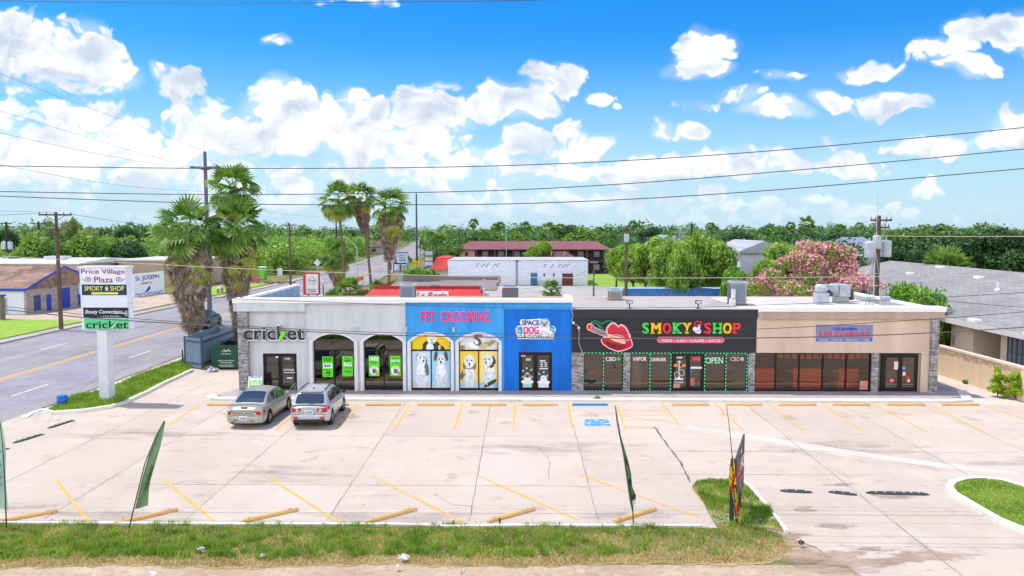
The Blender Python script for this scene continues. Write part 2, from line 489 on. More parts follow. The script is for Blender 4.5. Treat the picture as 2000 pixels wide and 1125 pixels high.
# ================================================================ SETTING: ground, lot, road, kerbs, grass
def groundmat(name, cols, scales, rough=0.9, bump=0.25, streak=None, spots=None):
 """several noise layers laid over each other: large patches, blotches, grain"""
 M = bpy.data.materials.new(name); M.use_nodes = True
 nt = M.node_tree; N = nt.nodes; L = nt.links
 b = N['Principled BSDF']; b.inputs['Roughness'].default_value = rough; b.inputs['Specular IOR Level'].default_value = 0.2
 tc = N.new('ShaderNodeTexCoord'); cur = None
 def nz(sc_, det, vec=None, ro=0.6):
  n = N.new('ShaderNodeTexNoise'); n.inputs['Scale'].default_value = sc_; n.inputs['Detail'].default_value = det; n.inputs['Roughness'].default_value = ro
  L.new(vec if vec is not None else tc.outputs['Object'], n.inputs['Vector']); return n.outputs[0]
 def ramp(f, a, b_):
  r = N.new('ShaderNodeMapRange'); r.interpolation_type = 'SMOOTHSTEP'; L.new(f, r.inputs[0]); r.inputs[1].default_value = a; r.inputs[2].default_value = b_
  return r.outputs[0]
 base = N.new('ShaderNodeRGB'); base.outputs[0].default_value = (*lin(cols[0]),1); cur = base.outputs[0]
 for c, (s, lo, hi, amt, det) in zip(cols[1:], scales):
  f = ramp(nz(s, det), lo, hi)
  mu = N.new('ShaderNodeMath'); mu.operation = 'MULTIPLY'; L.new(f, mu.inputs[0]); mu.inputs[1].default_value = amt
  mx = N.new('ShaderNodeMix'); mx.data_type = 'RGBA'; L.new(mu.outputs[0], mx.inputs[0]); L.new(cur, mx.inputs[6]); mx.inputs[7].default_value = (*lin(c),1)
  cur = mx.outputs[2]
 for st in (streak or []):
  c, sv, lo, hi, amt = st
  mp = N.new('ShaderNodeMapping'); mp.inputs['Scale'].default_value = sv; L.new(tc.outputs['Object'], mp.inputs[0])
  f = ramp(nz(1.0,5, mp.outputs[0]), lo, hi)
  mu = N.new('ShaderNodeMath'); mu.operation = 'MULTIPLY'; L.new(f, mu.inputs[0]); mu.inputs[1].default_value = amt
  mx = N.new('ShaderNodeMix'); mx.data_type = 'RGBA'; L.new(mu.outputs[0], mx.inputs[0]); L.new(cur, mx.inputs[6]); mx.inputs[7].default_value = (*lin(c),1)
  cur = mx.outputs[2]
 L.new(cur, b.inputs['Base Color'])
 if bump:
  bp = N.new('ShaderNodeBump'); bp.inputs['Strength'].default_value = bump; bp.inputs['Distance'].default_value = 0.02
  L.new(nz(14.0,4), bp.inputs['Height']); L.new(bp.outputs[0], b.inputs['Normal'])
 _mats[name] = M
 return M
M_terrain = groundmat('terrain_ground', ['#71703f', '#8a7f52', '#54682f', '#9c8e6c'],[(0.05,.45,.6,.8,4),(0.3,.42,.6,.7,5),(2.0,.5,.7,.5,4)])
M_lot = groundmat('lot_concrete', ['#beb0a3', '#b1a396', '#c6baae', '#93877b', '#7b6f64', '#ac9e90'],
    [(0.10,.44,.60,.55,4),(0.35,.46,.66,.6,5),(0.9,.56,.72,.55,6),(2.6,.64,.74,.60,5),(16.0,.45,.62,.35,3)],
    streak=[('#a59a92', (0.09,0.9,1),.56,.72,.40),('#aea095', (0.5,0.06,1),.58,.74,.35)])
M_pale = groundmat('patched_concrete', ['#c6bbb1', '#b8ada2', '#a3978b'],[(0.5,.45,.62,.6,5),(3.0,.58,.74,.5,4)])
M_road = groundmat('road_asphalt', ['#928e90', '#837f82', '#9e9a9b', '#6b686a'],[(0.12,.44,.6,.7,4),(0.6,.48,.64,.5,5),(5.0,.58,.74,.4,4)],
    streak=[('#66636a', (0.8,0.035,1),.54,.70,.55),('#a8a5aa', (0.6,0.03,1),.56,.72,.35)])
M_street = groundmat('dirt_shoulder', ['#b09a84', '#9c856d', '#c0ad9a', '#86705a'],[(0.3,.44,.6,.7,4),(1.2,.46,.64,.6,5),(6,.5,.68,.5,4)])
M_kerb = groundmat('kerb_concrete', ['#cfcac4', '#b6afa6', '#8f877d'],[(0.8,.46,.62,.6,5),(5.0,.58,.74,.5,4)])
M_wkerb = groundmat('kerb_white_paint', ['#d8d4cd', '#c3bcb3', '#978d82'],[(0.8,.48,.66,.5,5),(4.0,.60,.72,.6,5)])
M_soil = groundmat('verge_soil', ['#9c8a66', '#a8926a', '#8b8557', '#b39d7c'],[(0.5,.44,.58,.8,4),(2.2,.45,.62,.7,4),(9.0,.52,.68,.5,3)], bump=0.6)
M_lawn = groundmat('lawn', ['#84a83a', '#98a846', '#6a982f', '#aca75a'],[(0.15,.44,.6,.7,4),(0.9,.46,.64,.6,5),(6.0,.5,.7,.5,3)], bump=0.6)
M_apron = groundmat('rear_paving', ['#a8a3a0', '#979290', '#b5b0ab', '#85807e'],[(0.1,.44,.6,.6,4),(0.5,.48,.66,.5,5),(3,.58,.74,.5,4)])
M_yel = groundmat('yellow_paint', ['#d8a748', '#d3b077', '#c3b3a2'],[(1.4,.48,.66,.7,6),(7.0,.57,.72,.7,5)], bump=0.1)
M_blue = groundmat('blue_paint', ['#3286bd', '#5a9cc5', '#c5c1bd'],[(1.4,.48,.66,.5,6),(5.0,.50,.60,.9,6)], bump=0.1)
M_white = groundmat('white_road_paint', ['#d6d4d6', '#bebcc2', '#9a97a2'],[(1.4,.5,.66,.6,6),(7.0,.56,.72,.6,5)], bump=0.1)
M_joint = paint('#7f756d', 0.9,0.3)
M_crack = paint('#786b60', 0.9,0.4)
def struct(name, mb, m, loc=(0,0,0), **k):
 return tag(mb.build(name, m, loc=loc, **k), kind='structure')
def poly(*uv): return [tuple(G(u, v)[:2]) for u, v in uv]
tb = MB(); tb.sheet([(-2500,-600),(2500,-600),(2500,4500),(-2500,4500)],-0.03); struct('ground', tb, M_terrain)
# the concrete parking lot, its driveway mouth, the shoulder of the street in front
LOT = [(-24.6,22.55),(7.2,22.55),(8.3,21.2),(9.2,18.0),(9.6,14.5),(15.6,14.5),(15.3,22.0),(60,26.5),(60,49.0),(31,49.0),(24.5,55.0),(24.5,57.5),(-20.9,57.5),(-20.9,50.0),(-24.2,50.0)]
tb = MB(); tb.sheet(LOT, 0.0); struct('parking_lot', tb, M_lot)
tb = MB(); tb.sheet([(-60,13.5),(60,13.5),(60,20.4),(-60,19.6)],-0.02); tb.sheet([(4.5,20.45),(10,20.45),(10,22.7),(4.5,22.7)],-0.02); struct('street_shoulder', tb, M_street)
tb = MB(); tb.sheet([(-200,2.5),(200,2.5),(200,15.2),(-200,15.2)],-0.012); struct('front_street', tb, M_road)
# side road: near kerb line at x = -24, drifting left far off
ROAD_R = [(-24.2,-20),(-24.1,40),(-24.0,56),(-24.4,80),(-24.3,105),(-24.6,125),(-26.6,160),(-29.5,200),(-34.8,265),(-44,360),(-60,520)]
ROAD_L = [(-40.4,-20),(-40.4,58),(-40.3,70),(-39.4,84),(-38.9,100),(-38.2,125),(-39.4,160),(-41.2,200),(-45.5,265),(-55,360),(-72,520)]
tb = MB(); tb.sheet(ROAD_R + ROAD_L[::-1],0.004); struct('side_road', tb, M_road)
def road_at(y, t):
 """point across the road: t = 0 left kerb, 1 right kerb"""
 def ip(pl):
  for a, b in zip(pl, pl[1:]):
   if a[1] <= y <= b[1]: return a[0] + (b[0] - a[0]) * (y - a[1]) / (b[1] - a[1])
  return pl[-1][0]
 l, r = ip(ROAD_L), ip(ROAD_R); return l + (r - l) * t
def strip(mb, t, y0, y1, w, z, n=8):
 for i in range(n):
  a = y0 + (y1 - y0) * i / n; b = y0 + (y1 - y0) * (i + 1) / n
  xa, xb = road_at(a, t), road_at(b, t)
  mb.add([(xa - w / 2, a, z),(xa + w / 2, a, z),(xb + w / 2, b, z),(xb - w / 2, b, z)],[(0,1,2,3)])
tb = MB()
strip(tb, 0.565,8,300,0.13,0.009,40); strip(tb, 0.583,8,300,0.13,0.009,40); struct('road_centre_line', tb, M_yel)
tb = MB()
for y in np.arange(28,250,12.2):
 for t in (0.29,0.80): strip(tb, t, y + (3.5 if t < .5 else 0), y + 3.2 + (3.5 if t < .5 else 0),0.12,0.009,2)
struct('road_lane_dashes', tb, M_white)
tb = MB()
for (t, w, y0, y1) in ((0.70,1.5,30,52),(0.16,1.0,50,90),(0.86,1.6,36,50)):
 strip(tb, t, y0, y1, w, 0.0065,6)
struct('road_tar_patches', tb, groundmat('tar_patch', ['#8b8791', '#96929d', '#7c7883'],[(0.3,.42,.56,.9,5),(2.0,.5,.66,.6,5)]))
# kerb of the far side of the road, path and lawn behind it
def ribbon(mb, pts, w, z0, z1):
 """a low wall following pts in plan"""
 L_ = [Vector((p[0], p[1],0)) for p in pts]; rows = []
 for i, p in enumerate(L_):
  t = (L_[min(i + 1, len(L_) - 1)] - L_[max(i - 1,0)]).normalized(); n = Vector((-t.y, t.x, 0)) * (w / 2)
  rows.append((p - n, p + n))
 vs = []; fs = []
 for a, b in rows: vs += [(a.x, a.y, z0),(a.x, a.y, z1 - 0.01),((a * .85 + b * .15).x, (a * .85 + b * .15).y, z1),((a * .15 + b * .85).x, (a * .15 + b * .85).y, z1),(b.x, b.y, z1 - 0.01),(b.x, b.y, z0)]
 for i in range(len(rows) - 1):
  for k in range(5):
   a0 = i * 6 + k; fs.append((a0, a0 + 1, a0 + 7, a0 + 6))
 fs += [tuple(range(6)), tuple(range(len(vs) - 1, len(vs) - 7,-1))]
 mb.add(vs, fs)
tb = MB(); ribbon(tb, [(x - 0.1, y) for x, y in ROAD_L[1:9]],0.16,-0.03,0.13); struct('far_kerb', tb, M_apron)
tb = MB(); tb.sheet([(x - 0.2, y) for x, y in ROAD_L[1:9]] + [(x - 1.6, y) for x, y in ROAD_L[1:9]][::-1],0.02); struct('far_pavement', tb, M_apron)
tb = MB(); tb.sheet([(-42.4,40),(-42.4,73.5),(-62,76),(-80,74),(-80,40)],0.012)
tb.sheet([(-41.6,96),(-41,112),(-40.9,124),(-47,124),(-48,104)],0.012)
struct('roadside_lawn', tb, M_lawn)
tb = MB(); tb.sheet([(-42.3,73.4),(-41.6,96),(-48,104),(-70,112),(-75,90),(-62,76.5)],0.012); struct('water_shop_forecourt', tb, groundmat('forecourt', ['#b9a596', '#a9937f', '#c8b9ac'],[(0.3,.44,.6,.7,4),(1.4,.48,.66,.6,5)]))
tb = MB(); ribbon(tb, [(x + 0.1, y) for x, y in ROAD_R[3:8]],0.16,-0.03,0.11); struct('near_kerb', tb, M_apron)
# path and grassed island on the corner by the pole sign
ISL = [(93,806),(104,809),(162,805),(217,797),(245,788),(268,777),(291,766),(323,749),(350,737),(374,725.5)]
ISL_T = [(374,722),(365,695),(356,707),(318,719),(277,733),(240,750),(203,766),(170,772),(139,777),(115,790)]
isl = poly(*ISL, *ISL_T)
tb = MB(); tb.sheet([(-24.0,35.5)] + poly((60,812),(93,806),(115,790),(139,777),(203,766),(277,733),(318,719),(356,707),(365,695)) + [(-23.95,52.5)],0.012); struct('corner_pavement', tb, M_pale)
tb = MB(); tb.prism(isl, 0.0,0.10); struct('corner_island', tb, M_soil)
tb = MB(); ribbon(tb, poly(*ISL),0.22,-0.01,0.16)
ribbon(tb, poly((46,818),(62,808),(80,802),(98,801)),0.25,-0.01,0.07); struct('corner_kerb', tb, M_wkerb)
tb = MB(); ribbon(tb, [(-23.97,37.5),(-23.92,46),(-23.9,60)],0.16,-0.02,0.05); struct('gutter_edge', tb, groundmat('gutter', ['#8d8177', '#6e6259', '#a89d92'],[(0.8,.44,.6,.7,5),(4,.5,.68,.6,4)]))
# verge along the street, its kerb line
def lump(x, y, s=1.0, ph=0.0):
 return (np.sin(x * 1.3 * s + ph) * np.cos(y * 2.1 * s + 1.7 * ph) + np.sin(x * 3.7 * s + 2.1 + ph) * np.sin(y * 4.3 * s + .4) * .7 + np.sin(x * 7.9 * s + ph * 3) * np.cos(y * 9.1 * s) * .5) / 2.2
def nearedge(x, y): return 19.66 + .45 * np.clip((x + 14) / 20,0,1.0) + .22 * lump(x, y * 0,.7,2.0) + .7 * np.clip((x - 5.5) / 2,0,1) ** 2
VERGE = [(-26,22.44),(6.0,22.44),(6.85,22.7),(7.55,22.2),(7.75,21.5)] + [(x, float(nearedge(np.array(x), np.array(0.0))) - .12 + .12 * rnd.random()) for x in np.arange(7.4,-26,-.12)]
tb = MB(); vp = VERGE; tb.prism(vp, -0.03,-0.006); struct('street_verge', tb, M_soil)
tb = MB(); ribbon(tb, [(-24.6,22.58),(-8,22.56),(-4,22.6),(-2.2,22.48),(0,22.56),(5.4,22.6)],0.13,-0.01,0.08); struct('lot_kerb', tb, M_kerb)
MID = poly((1352,955),(1361,943),(1394,939),(1423,938.5),(1450,946),(1461,951),(1514,1013),(1535,1040),(1500,1034),(1400,1030),(1391,1016),(1374,984))
tb = MB(); tb.prism(MID, -0.01,0.065); struct('sign_island', tb, M_soil)
tb = MB(); ribbon(tb, poly((1423,938.5),(1450,945),(1461,951),(1488,981),(1514,1013),(1537,1043)),0.12,-0.01,0.13); struct('sign_island_kerb', tb, M_wkerb)
tb = MB(); tb.prism(poly((1392,1016),(1510,1013),(1516,1020),(1398,1026)),-0.01,0.075); struct('island_footpath', tb, M_kerb)
RISL = poly((1852,958),(1862,947),(1885,940),(1913,938),(1958,944),(2040,965),(2100,990),(2100,1085),(2000,1040),(1950,1019),(1900,990))
tb = MB(); tb.prism(RISL, -0.01,0.10); struct('driveway_island', tb, M_lawn)
tb = MB(); ribbon(tb, poly((2080,980),(1990,952),(1958,943),(1913,938),(1885,940),(1862,946),(1854,956),(1862,968),(1900,991),(1950,1020),(2010,1045),(2100,1088)),0.24,-0.01,0.15); struct('driveway_island_kerb', tb, M_wkerb)
# pavement in front of the shops and its white kerb
tb = MB(); tb.prism([(-15.6,39.75),(21.9,39.75),(23.3,40.3),(24.0,42.2),(24.0,43.0),(-15.3,43.0),(-15.9,41.5),(-16.3,40.2)],0.0,0.12)
M_paver = groundmat('paver_pavement', ['#b5adaa', '#a39b99', '#c2bab6', '#8f8886'],[(0.6,.44,.6,.6,4),(3.5,.48,.66,.6,5),(12,.5,.68,.5,3)])
def add_brick(M, sx, sy, dark, bw=0.5, rh=0.25, mortar=0.02):
 nt = M.node_tree; N = nt.nodes; L = nt.links; b = N['Principled BSDF']
 src = b.inputs['Base Color'].links[0].from_socket
 tc = N.new('ShaderNodeTexCoord'); mp = N.new('ShaderNodeMapping'); mp.inputs['Scale'].default_value = (sx, sy, 1); L.new(tc.outputs['Object'], mp.inputs[0])
 br = N.new('ShaderNodeTexBrick'); br.inputs['Color1'].default_value = (1,1,1,1); br.inputs['Color2'].default_value = (.86,.86,.86,1); br.inputs['Mortar'].default_value = (*dark, 1)
 br.inputs['Scale'].default_value = 1; br.inputs['Brick Width'].default_value = bw; br.inputs['Row Height'].default_value = rh; br.inputs['Mortar Size'].default_value = mortar
 L.new(mp.outputs[0], br.inputs[0])
 mx = N.new('ShaderNodeMix'); mx.data_type = 'RGBA'; mx.blend_type = 'MULTIPLY'; mx.inputs[0].default_value = 1; L.new(src, mx.inputs[6]); L.new(br.outputs[0], mx.inputs[7]); L.new(mx.outputs[2], b.inputs['Base Color'])
add_brick(M_paver, 1.6,1.6,(.6,.6,.6))
struct('shop_pavement', tb, M_paver)
tb = MB(); ribbon(tb, [(-16.55,40.1),(-16.2,39.6),(-15.6,39.5),(-4,39.53),(8,39.55),(21.9,39.5),(23.2,39.75),(24.1,41.9)],0.5,-0.01,0.13); struct('shop_kerb', tb, M_wkerb)
tb = MB(); tb.sheet([(23.0,38.9),(34,38.6),(34,43),(24.5,49.5),(24.0,46),(24.2,41.8)],0.006); struct('side_walkway', tb, M_pale)
# joints, cracks and the long pale patch in the concrete
tb = MB()
for (u, v, y0, y1) in ((258,820,23,45),(404,820,23,39),(500,896,23,39),(714,903,23,39),(938,900,23,39),(1122,840,23,39),(1562,874,17,39),(1750,850,23,39),(1900,836,23,39)):
 x = G(u, v).x; n = 26
 for i in range(n):
  a = y0 + (y1 - y0) * i / n; b = y0 + (y1 - y0) * (i + 1) / n
  w = 0.006 + 0.011 * rnd.random(); xa, xb = x + .012 * math.sin(a * 3), x + .012 * math.sin(b * 3)
  tb.add([(xa - w, a, .004),(xa + w, a, .004),(xb + w, b, .004),(xb - w, b, .004)],[(0,1,2,3)])
for (v, x0, x1) in ((853,-16,3),(949,-14,3.2),(880,6,20),(925,5,13)):
 y = G(1000, v).y; n = 30
 for i in range(n):
  a = x0 + (x1 - x0) * i / n; b = x0 + (x1 - x0) * (i + 1) / n; w = .008 + .008 * rnd.random()
  tb.add([(a, y - w, .004),(b, y - w, .004),(b, y + w, .004),(a, y + w, .004)],[(0,1,2,3)])
struct('lot_joints', tb, M_joint)
tb = MB()
def crack(pts, w):
 q = []
 for a, b in zip(pts, pts[1:]):
  for i in range(8): q.append((a[0] + (b[0] - a[0]) * i / 8 + (rnd.random() - .5) * .05, a[1] + (b[1] - a[1]) * i / 8 + (rnd.random() - .5) * .05))
 for a, b in zip(q, q[1:]):
  d = Vector((b[0] - a[0], b[1] - a[1],0)); n_ = Vector((-d.y, d.x, 0)).normalized() * w * (0.5 + rnd.random())
  tb.add([(a[0] - n_.x, a[1] - n_.y, .0045),(b[0] - n_.x, b[1] - n_.y, .0045),(b[0] + n_.x, b[1] + n_.y, .0045),(a[0] + n_.x, a[1] + n_.y, .0045)],[(0,1,2,3)])
crack(poly((1278,833),(1300,865),(1330,905),(1352,948)),0.035)
crack(poly((1108,800),(1160,806),(1215,812),(1255,818),(1310,826),(1440,852)),0.012)
crack(poly((1440,852),(1560,874),(1700,896),(1850,916)),0.016)
struct('lot_cracks', tb, M_crack)
tb = MB(); tb.sheet(poly((1310,826),(1480,850),(1650,878),(1840,905),(1990,922),(1990,928),(1840,914),(1650,892),(1480,862),(1330,836)),0.0035); struct('lot_pale_patch', tb, M_pale)
# dirt and grime lying on the concrete: thin sheets whose ragged edge fades out
def grime(name, c, c2, sx, sy, cut, soft, amt=.85):
 M = groundmat(name, [c, c2, c],[(0.8,.44,.6,.8,5),(5,.5,.68,.6,4)]); nt = M.node_tree; N = nt.nodes; L = nt.links; b = N['Principled BSDF']
 tc = N.new('ShaderNodeTexCoord'); mp = N.new('ShaderNodeVectorMath'); mp.operation = 'MULTIPLY_ADD'; L.new(tc.outputs['Generated'], mp.inputs[0]); mp.inputs[1].default_value = (2,2,0); mp.inputs[2].default_value = (-1,-1,0)
 ln = N.new('ShaderNodeVectorMath'); ln.operation = 'LENGTH'; L.new(mp.outputs[0], ln.inputs[0])
 m2 = N.new('ShaderNodeMapping'); m2.inputs['Scale'].default_value = (sx, sy, 1); L.new(tc.outputs['Object'], m2.inputs[0])
 ns = N.new('ShaderNodeTexNoise'); ns.inputs['Scale'].default_value = 1; ns.inputs['Detail'].default_value = 7; ns.inputs['Roughness'].default_value = .62; L.new(m2.outputs[0], ns.inputs['Vector'])
 a_ = N.new('ShaderNodeMath'); a_.operation = 'MULTIPLY_ADD'; L.new(ns.outputs[0], a_.inputs[0]); a_.inputs[1].default_value = 4.5
 n_ = N.new('ShaderNodeMath'); n_.operation = 'MULTIPLY'; L.new(ln.outputs['Value'], n_.inputs[0]); n_.inputs[1].default_value = -1.7; L.new(n_.outputs[0], a_.inputs[2])
 r = N.new('ShaderNodeMapRange'); L.new(a_.outputs[0], r.inputs[0]); r.inputs[1].default_value = cut; r.inputs[2].default_value = cut + soft; r.inputs[4].default_value = amt
 L.new(r.outputs[0], b.inputs['Alpha']); return M
M_dirt = grime('washed_dirt', '#a28d7c', '#b5a392', .9,2.2,1.25,.8); M_gr = grime('grey_grime', '#a1978f', '#aea49b', .5,1.6,1.3,1.6,.55); M_oil = grime('oil_stain', '#8d837c', '#978d85', 1.3,1.6,1.5,1.4,.4)
for i, (cx, cy, rx, ry, mm) in enumerate(((8.6,20.3,2.6,1.5, M_dirt),(8.0,21.9,.9,.9, M_dirt),(10.8,20.6,2.6,.9, M_dirt),(9.5,22.7,1.2,.5, M_dirt),(9.0,24.1,.8,.35, M_dirt),(12.6,25.4,1.4,.5, M_dirt),(11.2,26.5,.9,.3, M_dirt),(11.5,18.6,3.0,1.0, M_dirt),
  (-12,23.3,4.5,1.0, M_gr),(-4,23.2,5.0,.9, M_gr),(3.2,23.5,3.0,1.3, M_gr),(-18,24,5,1.6, M_gr),(-9,27.5,5,1.6, M_gr),(1,31,6,1.8, M_gr),(13,31,7,2.2, M_gr),(-16,33,6,1.8, M_gr),(20,29,5,1.6, M_gr)) + tuple((x, 36.4 + .6 * math.sin(i * 2.1),.95,1.5, M_oil) for i, x in enumerate((-14.2,-11.3,-8.2,-5.4,-2.5,.4,3.3,9.8,12.6,15.4,18.3,21.2)))):
 tb = MB(); z = .0022 + .00006 * i; tb.sheet([(cx - rx, cy - ry),(cx + rx, cy - ry),(cx + rx, cy + ry),(cx - rx, cy + ry)], z); struct('dirt_wash' if mm is M_dirt else 'grime', tb, mm)
# bay markings
tb = MB()
def line(mb, a, b, w, z):
 a = Vector((*a[:2],0)); b = Vector((*b[:2],0)); n = (b - a).normalized(); n = Vector((-n.y, n.x, 0)) * w / 2
 mb.add([tuple(a - n + Vector((0,0, z))), tuple(b - n + Vector((0,0, z))), tuple(b + n + Vector((0,0, z))), tuple(a + n + Vector((0,0, z)))],[(0,1,2,3)])
for (a, b) in (((388,791),(328,832)),((592,790),(540,840)),((697,790),(657,838)),((801,790),(771,838)),((903,788),(888,838)),((1006,786),(1003,838)),((1109,787),(1118,836)),((1204,793),(1221,836)),((1293,787),(1327,830)),((1396,788),(1451,840)),((1500,788),(1568,840)),((1603,788),(1688,843)),((1706,789),(1810,843)),((1815,790),(1925,845)),((1930,795),(2010,822)),
   ((110,938),(179,1027)),((317,934),(425,1024)),((522,931),(661,1020)),((727,930),(905,1021)),((933,929),(1130,1016)),((1132,927),(1365,1010))):
 line(tb, G(*a), G(*b),0.09,0.0055)
for (a, b) in (((1221,836),(1294,836)),((1206,800),(1300,802)),((1210,810),(1308,812)),((1214,820),(1316,821)),((1221,832),(1290,837))):
 line(tb, G(*a), G(*b),0.06,0.0065)
struct('bay_lines', tb, M_yel)
tb = MB(); tb.sheet(poly((1140,819),(1188,819),(1193,832),(1142,832)),0.006); struct('accessible_bay_mark', tb, M_blue)
# slabs poured at other times, a little off in tone
M_s1 = groundmat('slab_darker', ['#bbada1', '#b2a498', '#c2b5a9', '#91857a'],[(0.3,.44,.6,.6,5),(1.2,.52,.7,.5,6),(14,.5,.66,.3,3)]); M_s2 = groundmat('slab_lighter', ['#c1b4a8', '#b5a89c', '#c8bcb1', '#978b81'],[(0.3,.44,.6,.6,5),(1.2,.54,.7,.5,6),(14,.5,.66,.3,3)])
jx = [G(u, v).x for u, v in ((258,820),(404,820),(500,896),(714,903),(938,900),(1122,840),(1562,874),(1750,850),(1900,836))]; jy = [22.7, G(1000,949).y, G(1000,853).y, 39.2]
for (i, j, mm) in ((0,1, M_s1),(2,0, M_s2),(3,2, M_s1),(4,1, M_s2),(5,0, M_s1),(6,2, M_s1),(7,1, M_s2),(1,2, M_s2),(5,2, M_s2)):
 tb = MB(); tb.sheet([(jx[i], jy[j]),(jx[i + 1], jy[j]),(jx[i + 1], jy[j + 1]),(jx[i], jy[j + 1])],.0011); struct('concrete_slab', tb, mm)
tb = MB()
for pts in (((300,960),(360,940),(430,948)),((620,880),(700,872),(760,884)),((850,965),(880,985),(930,990)),((1400,900),(1450,915),(1500,911)),((1600,830),(1660,850),(1700,846)),((1050,870),(1075,900),(1070,940))): crack(poly(*pts),.008)
struct('hairline_cracks', tb, M_crack)
# other paved and grassed ground behind the shops
tb = MB(); tb.sheet([(-20.5,57.4),(24.3,57.4),(27,84),(27,112),(22,119),(-20,119)],0.006); struct('rear_yard', tb, M_apron)
tb = MB(); tb.sheet([(9,119),(25.5,112),(26,150),(13,156)],0.012); struct('rear_lawn', tb, M_lawn)
# ---------------------------------------------------------------- grass blades
def blades(name, pts, h, w, m, lean=0.5):
 """numpy plan points (k, 3) -> tapered bent blades"""
 k = len(pts); an = NP.random(k) * 2 * math.pi; hh = h * (0.5 + NP.random(k)); ww = w * (0.6 + .8 * NP.random(k))
 ld = NP.random(k) * 2 * math.pi; ll = hh * lean * NP.random(k)
 sx, sy = np.cos(an) * ww / 2, np.sin(an) * ww / 2
 q = np.zeros((k, 4,3))
 q[:, 0] = pts + np.stack([-sx, -sy, 0 * sx],1); q[:, 1] = pts + np.stack([sx, sy, 0 * sx],1)
 tip = pts + np.stack([np.cos(ld) * ll, np.sin(ld) * ll, hh],1)
 q[:, 2] = tip + np.stack([sx, sy, 0 * sx],1) * .25; q[:, 3] = tip - np.stack([sx, sy, 0 * sx],1) * .25
 return q
def inside(px, py, pl):
 r = np.zeros(len(px), bool); n = len(pl)
 for i in range(n):
  x1, y1 = pl[i]; x2, y2 = pl[i - 1]
  c = ((y1 > py) != (y2 > py)) & (px < (x2 - x1) * (py - y1) / (y2 - y1 + 1e-12) + x1)
  r ^= c
 return r
def fill(pl, n):
 xs = [p[0] for p in pl]; ys = [p[1] for p in pl]
 x = NP.uniform(min(xs), max(xs), n); y = NP.uniform(min(ys), max(ys), n)
 k = inside(x, y, pl); return x[k], y[k]
M_grass = leafmat('verge_blades', '#66823a', '#a2b156', '#ccb97e', trans=0.3, nscale=0.9)
M_grass2 = leafmat('island_blades', '#5a8229', '#90b044', '#b4bd68', trans=0.3, nscale=1.3)
def turf(name, label, pl, n, keep, hfun, w, m, z=-.005, lean=.5):
 x, y = fill(pl, n); k = NP.random(len(x)) < keep(x, y); x, y = x[k], y[k]; h = hfun(x, y)
 q = blades('v', np.stack([x, y, np.full(len(x), z)],1),1.0, w, None, 0.0); base = q[:, :2].mean(1, keepdims=True)
 q = base + (q - base) * np.stack([np.ones(len(x)), np.ones(len(x)), h],1)[:, None, :]; ln = (h * lean)[:, None] * NP.normal(size=(len(x),2)); q[:, 2:, 0] += ln[:, :1]; q[:, 2:, 1] += ln[:, 1:]
 return tag(fast_mesh(name, q, m), label, 'grass', kind='stuff')
def bare(x, y): return np.clip(lump(x, y, .55,.7) * 1.5 + .0,0,1) * .85 + np.clip((x - 2.2) / 2.0,0,1) * np.clip(.85 - .5 * lump(x, y, .9,4),0,1) * np.clip((22.3 - y) / .8,0,1)
M_dry = leafmat('dry_blades', '#a08a52', '#c9b57c', '#ddcf9f', .25,1.2, tint=(1.1,1.05,.8))
turf('verge_grass', 'patchy green grass on the street verge', VERGE, 130000, lambda x, y: np.clip(1 - bare(x, y),.03,1) * np.clip((y - nearedge(x, y) - .35) / .25,0,1), lambda x, y: .045 + .05 * NP.random(len(x)) + .03 * np.clip(lump(x, y, 1.2),0,1),.026, M_grass)
tx = NP.uniform(-20,5.5,230); ty = nearedge(tx, 20) + .55 + 1.6 * NP.random(230) ** 1.5
def near_tuft(x, y):
 d = np.full(len(x),9.0)
 for a_, b_ in zip(tx, ty): d = np.minimum(d, (x - a_) ** 2 + (y - b_) ** 2)
 return (d < .012 + .02 * np.clip(lump(x, y, .6,3),0,1)) * np.where(x > 2.5,.35,1.0)
turf('verge_tufts', 'taller fresh green tufts standing in the verge grass', VERGE, 190000, near_tuft, lambda x, y: .08 + .12 * NP.random(len(x)) + .06 * np.clip(lump(x, y, .8,5),0,1),.024, M_grass2, lean=.42)
turf('verge_dry_grass', 'dry straw coloured grass along the street edge of the verge', [(-26,22.4),(6,22.4),(7.4,22),(7.6,21.0),(6.5,20.2),(2,19.8),(-6,19.7),(-13,19.35),(-26,19.0)],90000, lambda x, y: np.clip(.10 + .5 * bare(x, y) + .8 * (np.abs(y - nearedge(x, y) - .22) < .24),0,1) * (y > nearedge(x, y) - .1), lambda x, y: .03 + .05 * NP.random(len(x)),.026, M_dry)
x, y = fill(isl, 26000); q1 = blades('a', np.stack([x, y, np.full(len(x),.09)],1),.13 + .1 * np.clip(lump(x, y, .5),0,1),.035, None)
tag(fast_mesh('corner_island_grass', q1, M_grass2), 'bright green grass on the corner island under the pole sign', 'grass', kind='stuff')
x, y = fill(MID, 22000); kk = NP.random(len(x)) < np.clip(.5 + .7 * lump(x, y, 1.4),.06,1); x, y = x[kk], y[kk]
q2 = blades('b', np.stack([x, y, np.full(len(x),.05)],1),.07 + .16 * np.clip(lump(x, y, .9,1.3),0,1),.026, None)
tag(fast_mesh('sign_island_grass', q2, M_grass2), 'green grass on the island around the dark shop sign board', 'grass', kind='stuff')
x, y = fill(RISL, 26000); q3 = blades('c', np.stack([x, y, np.full(len(x),.09)],1),.05,.026, None)
tag(fast_mesh('driveway_island_grass', q3, M_grass), 'short mown grass on the white kerbed driveway island', 'grass', kind='stuff')
x, y = fill([(-26,22.44),(5.6,22.44),(5.6,22.64),(-26,22.64)],30000); kk = NP.random(len(x)) < np.clip(.1 + .8 * lump(x, y * 0,1.7),0,1) * .6; x, y = x[kk], y[kk]
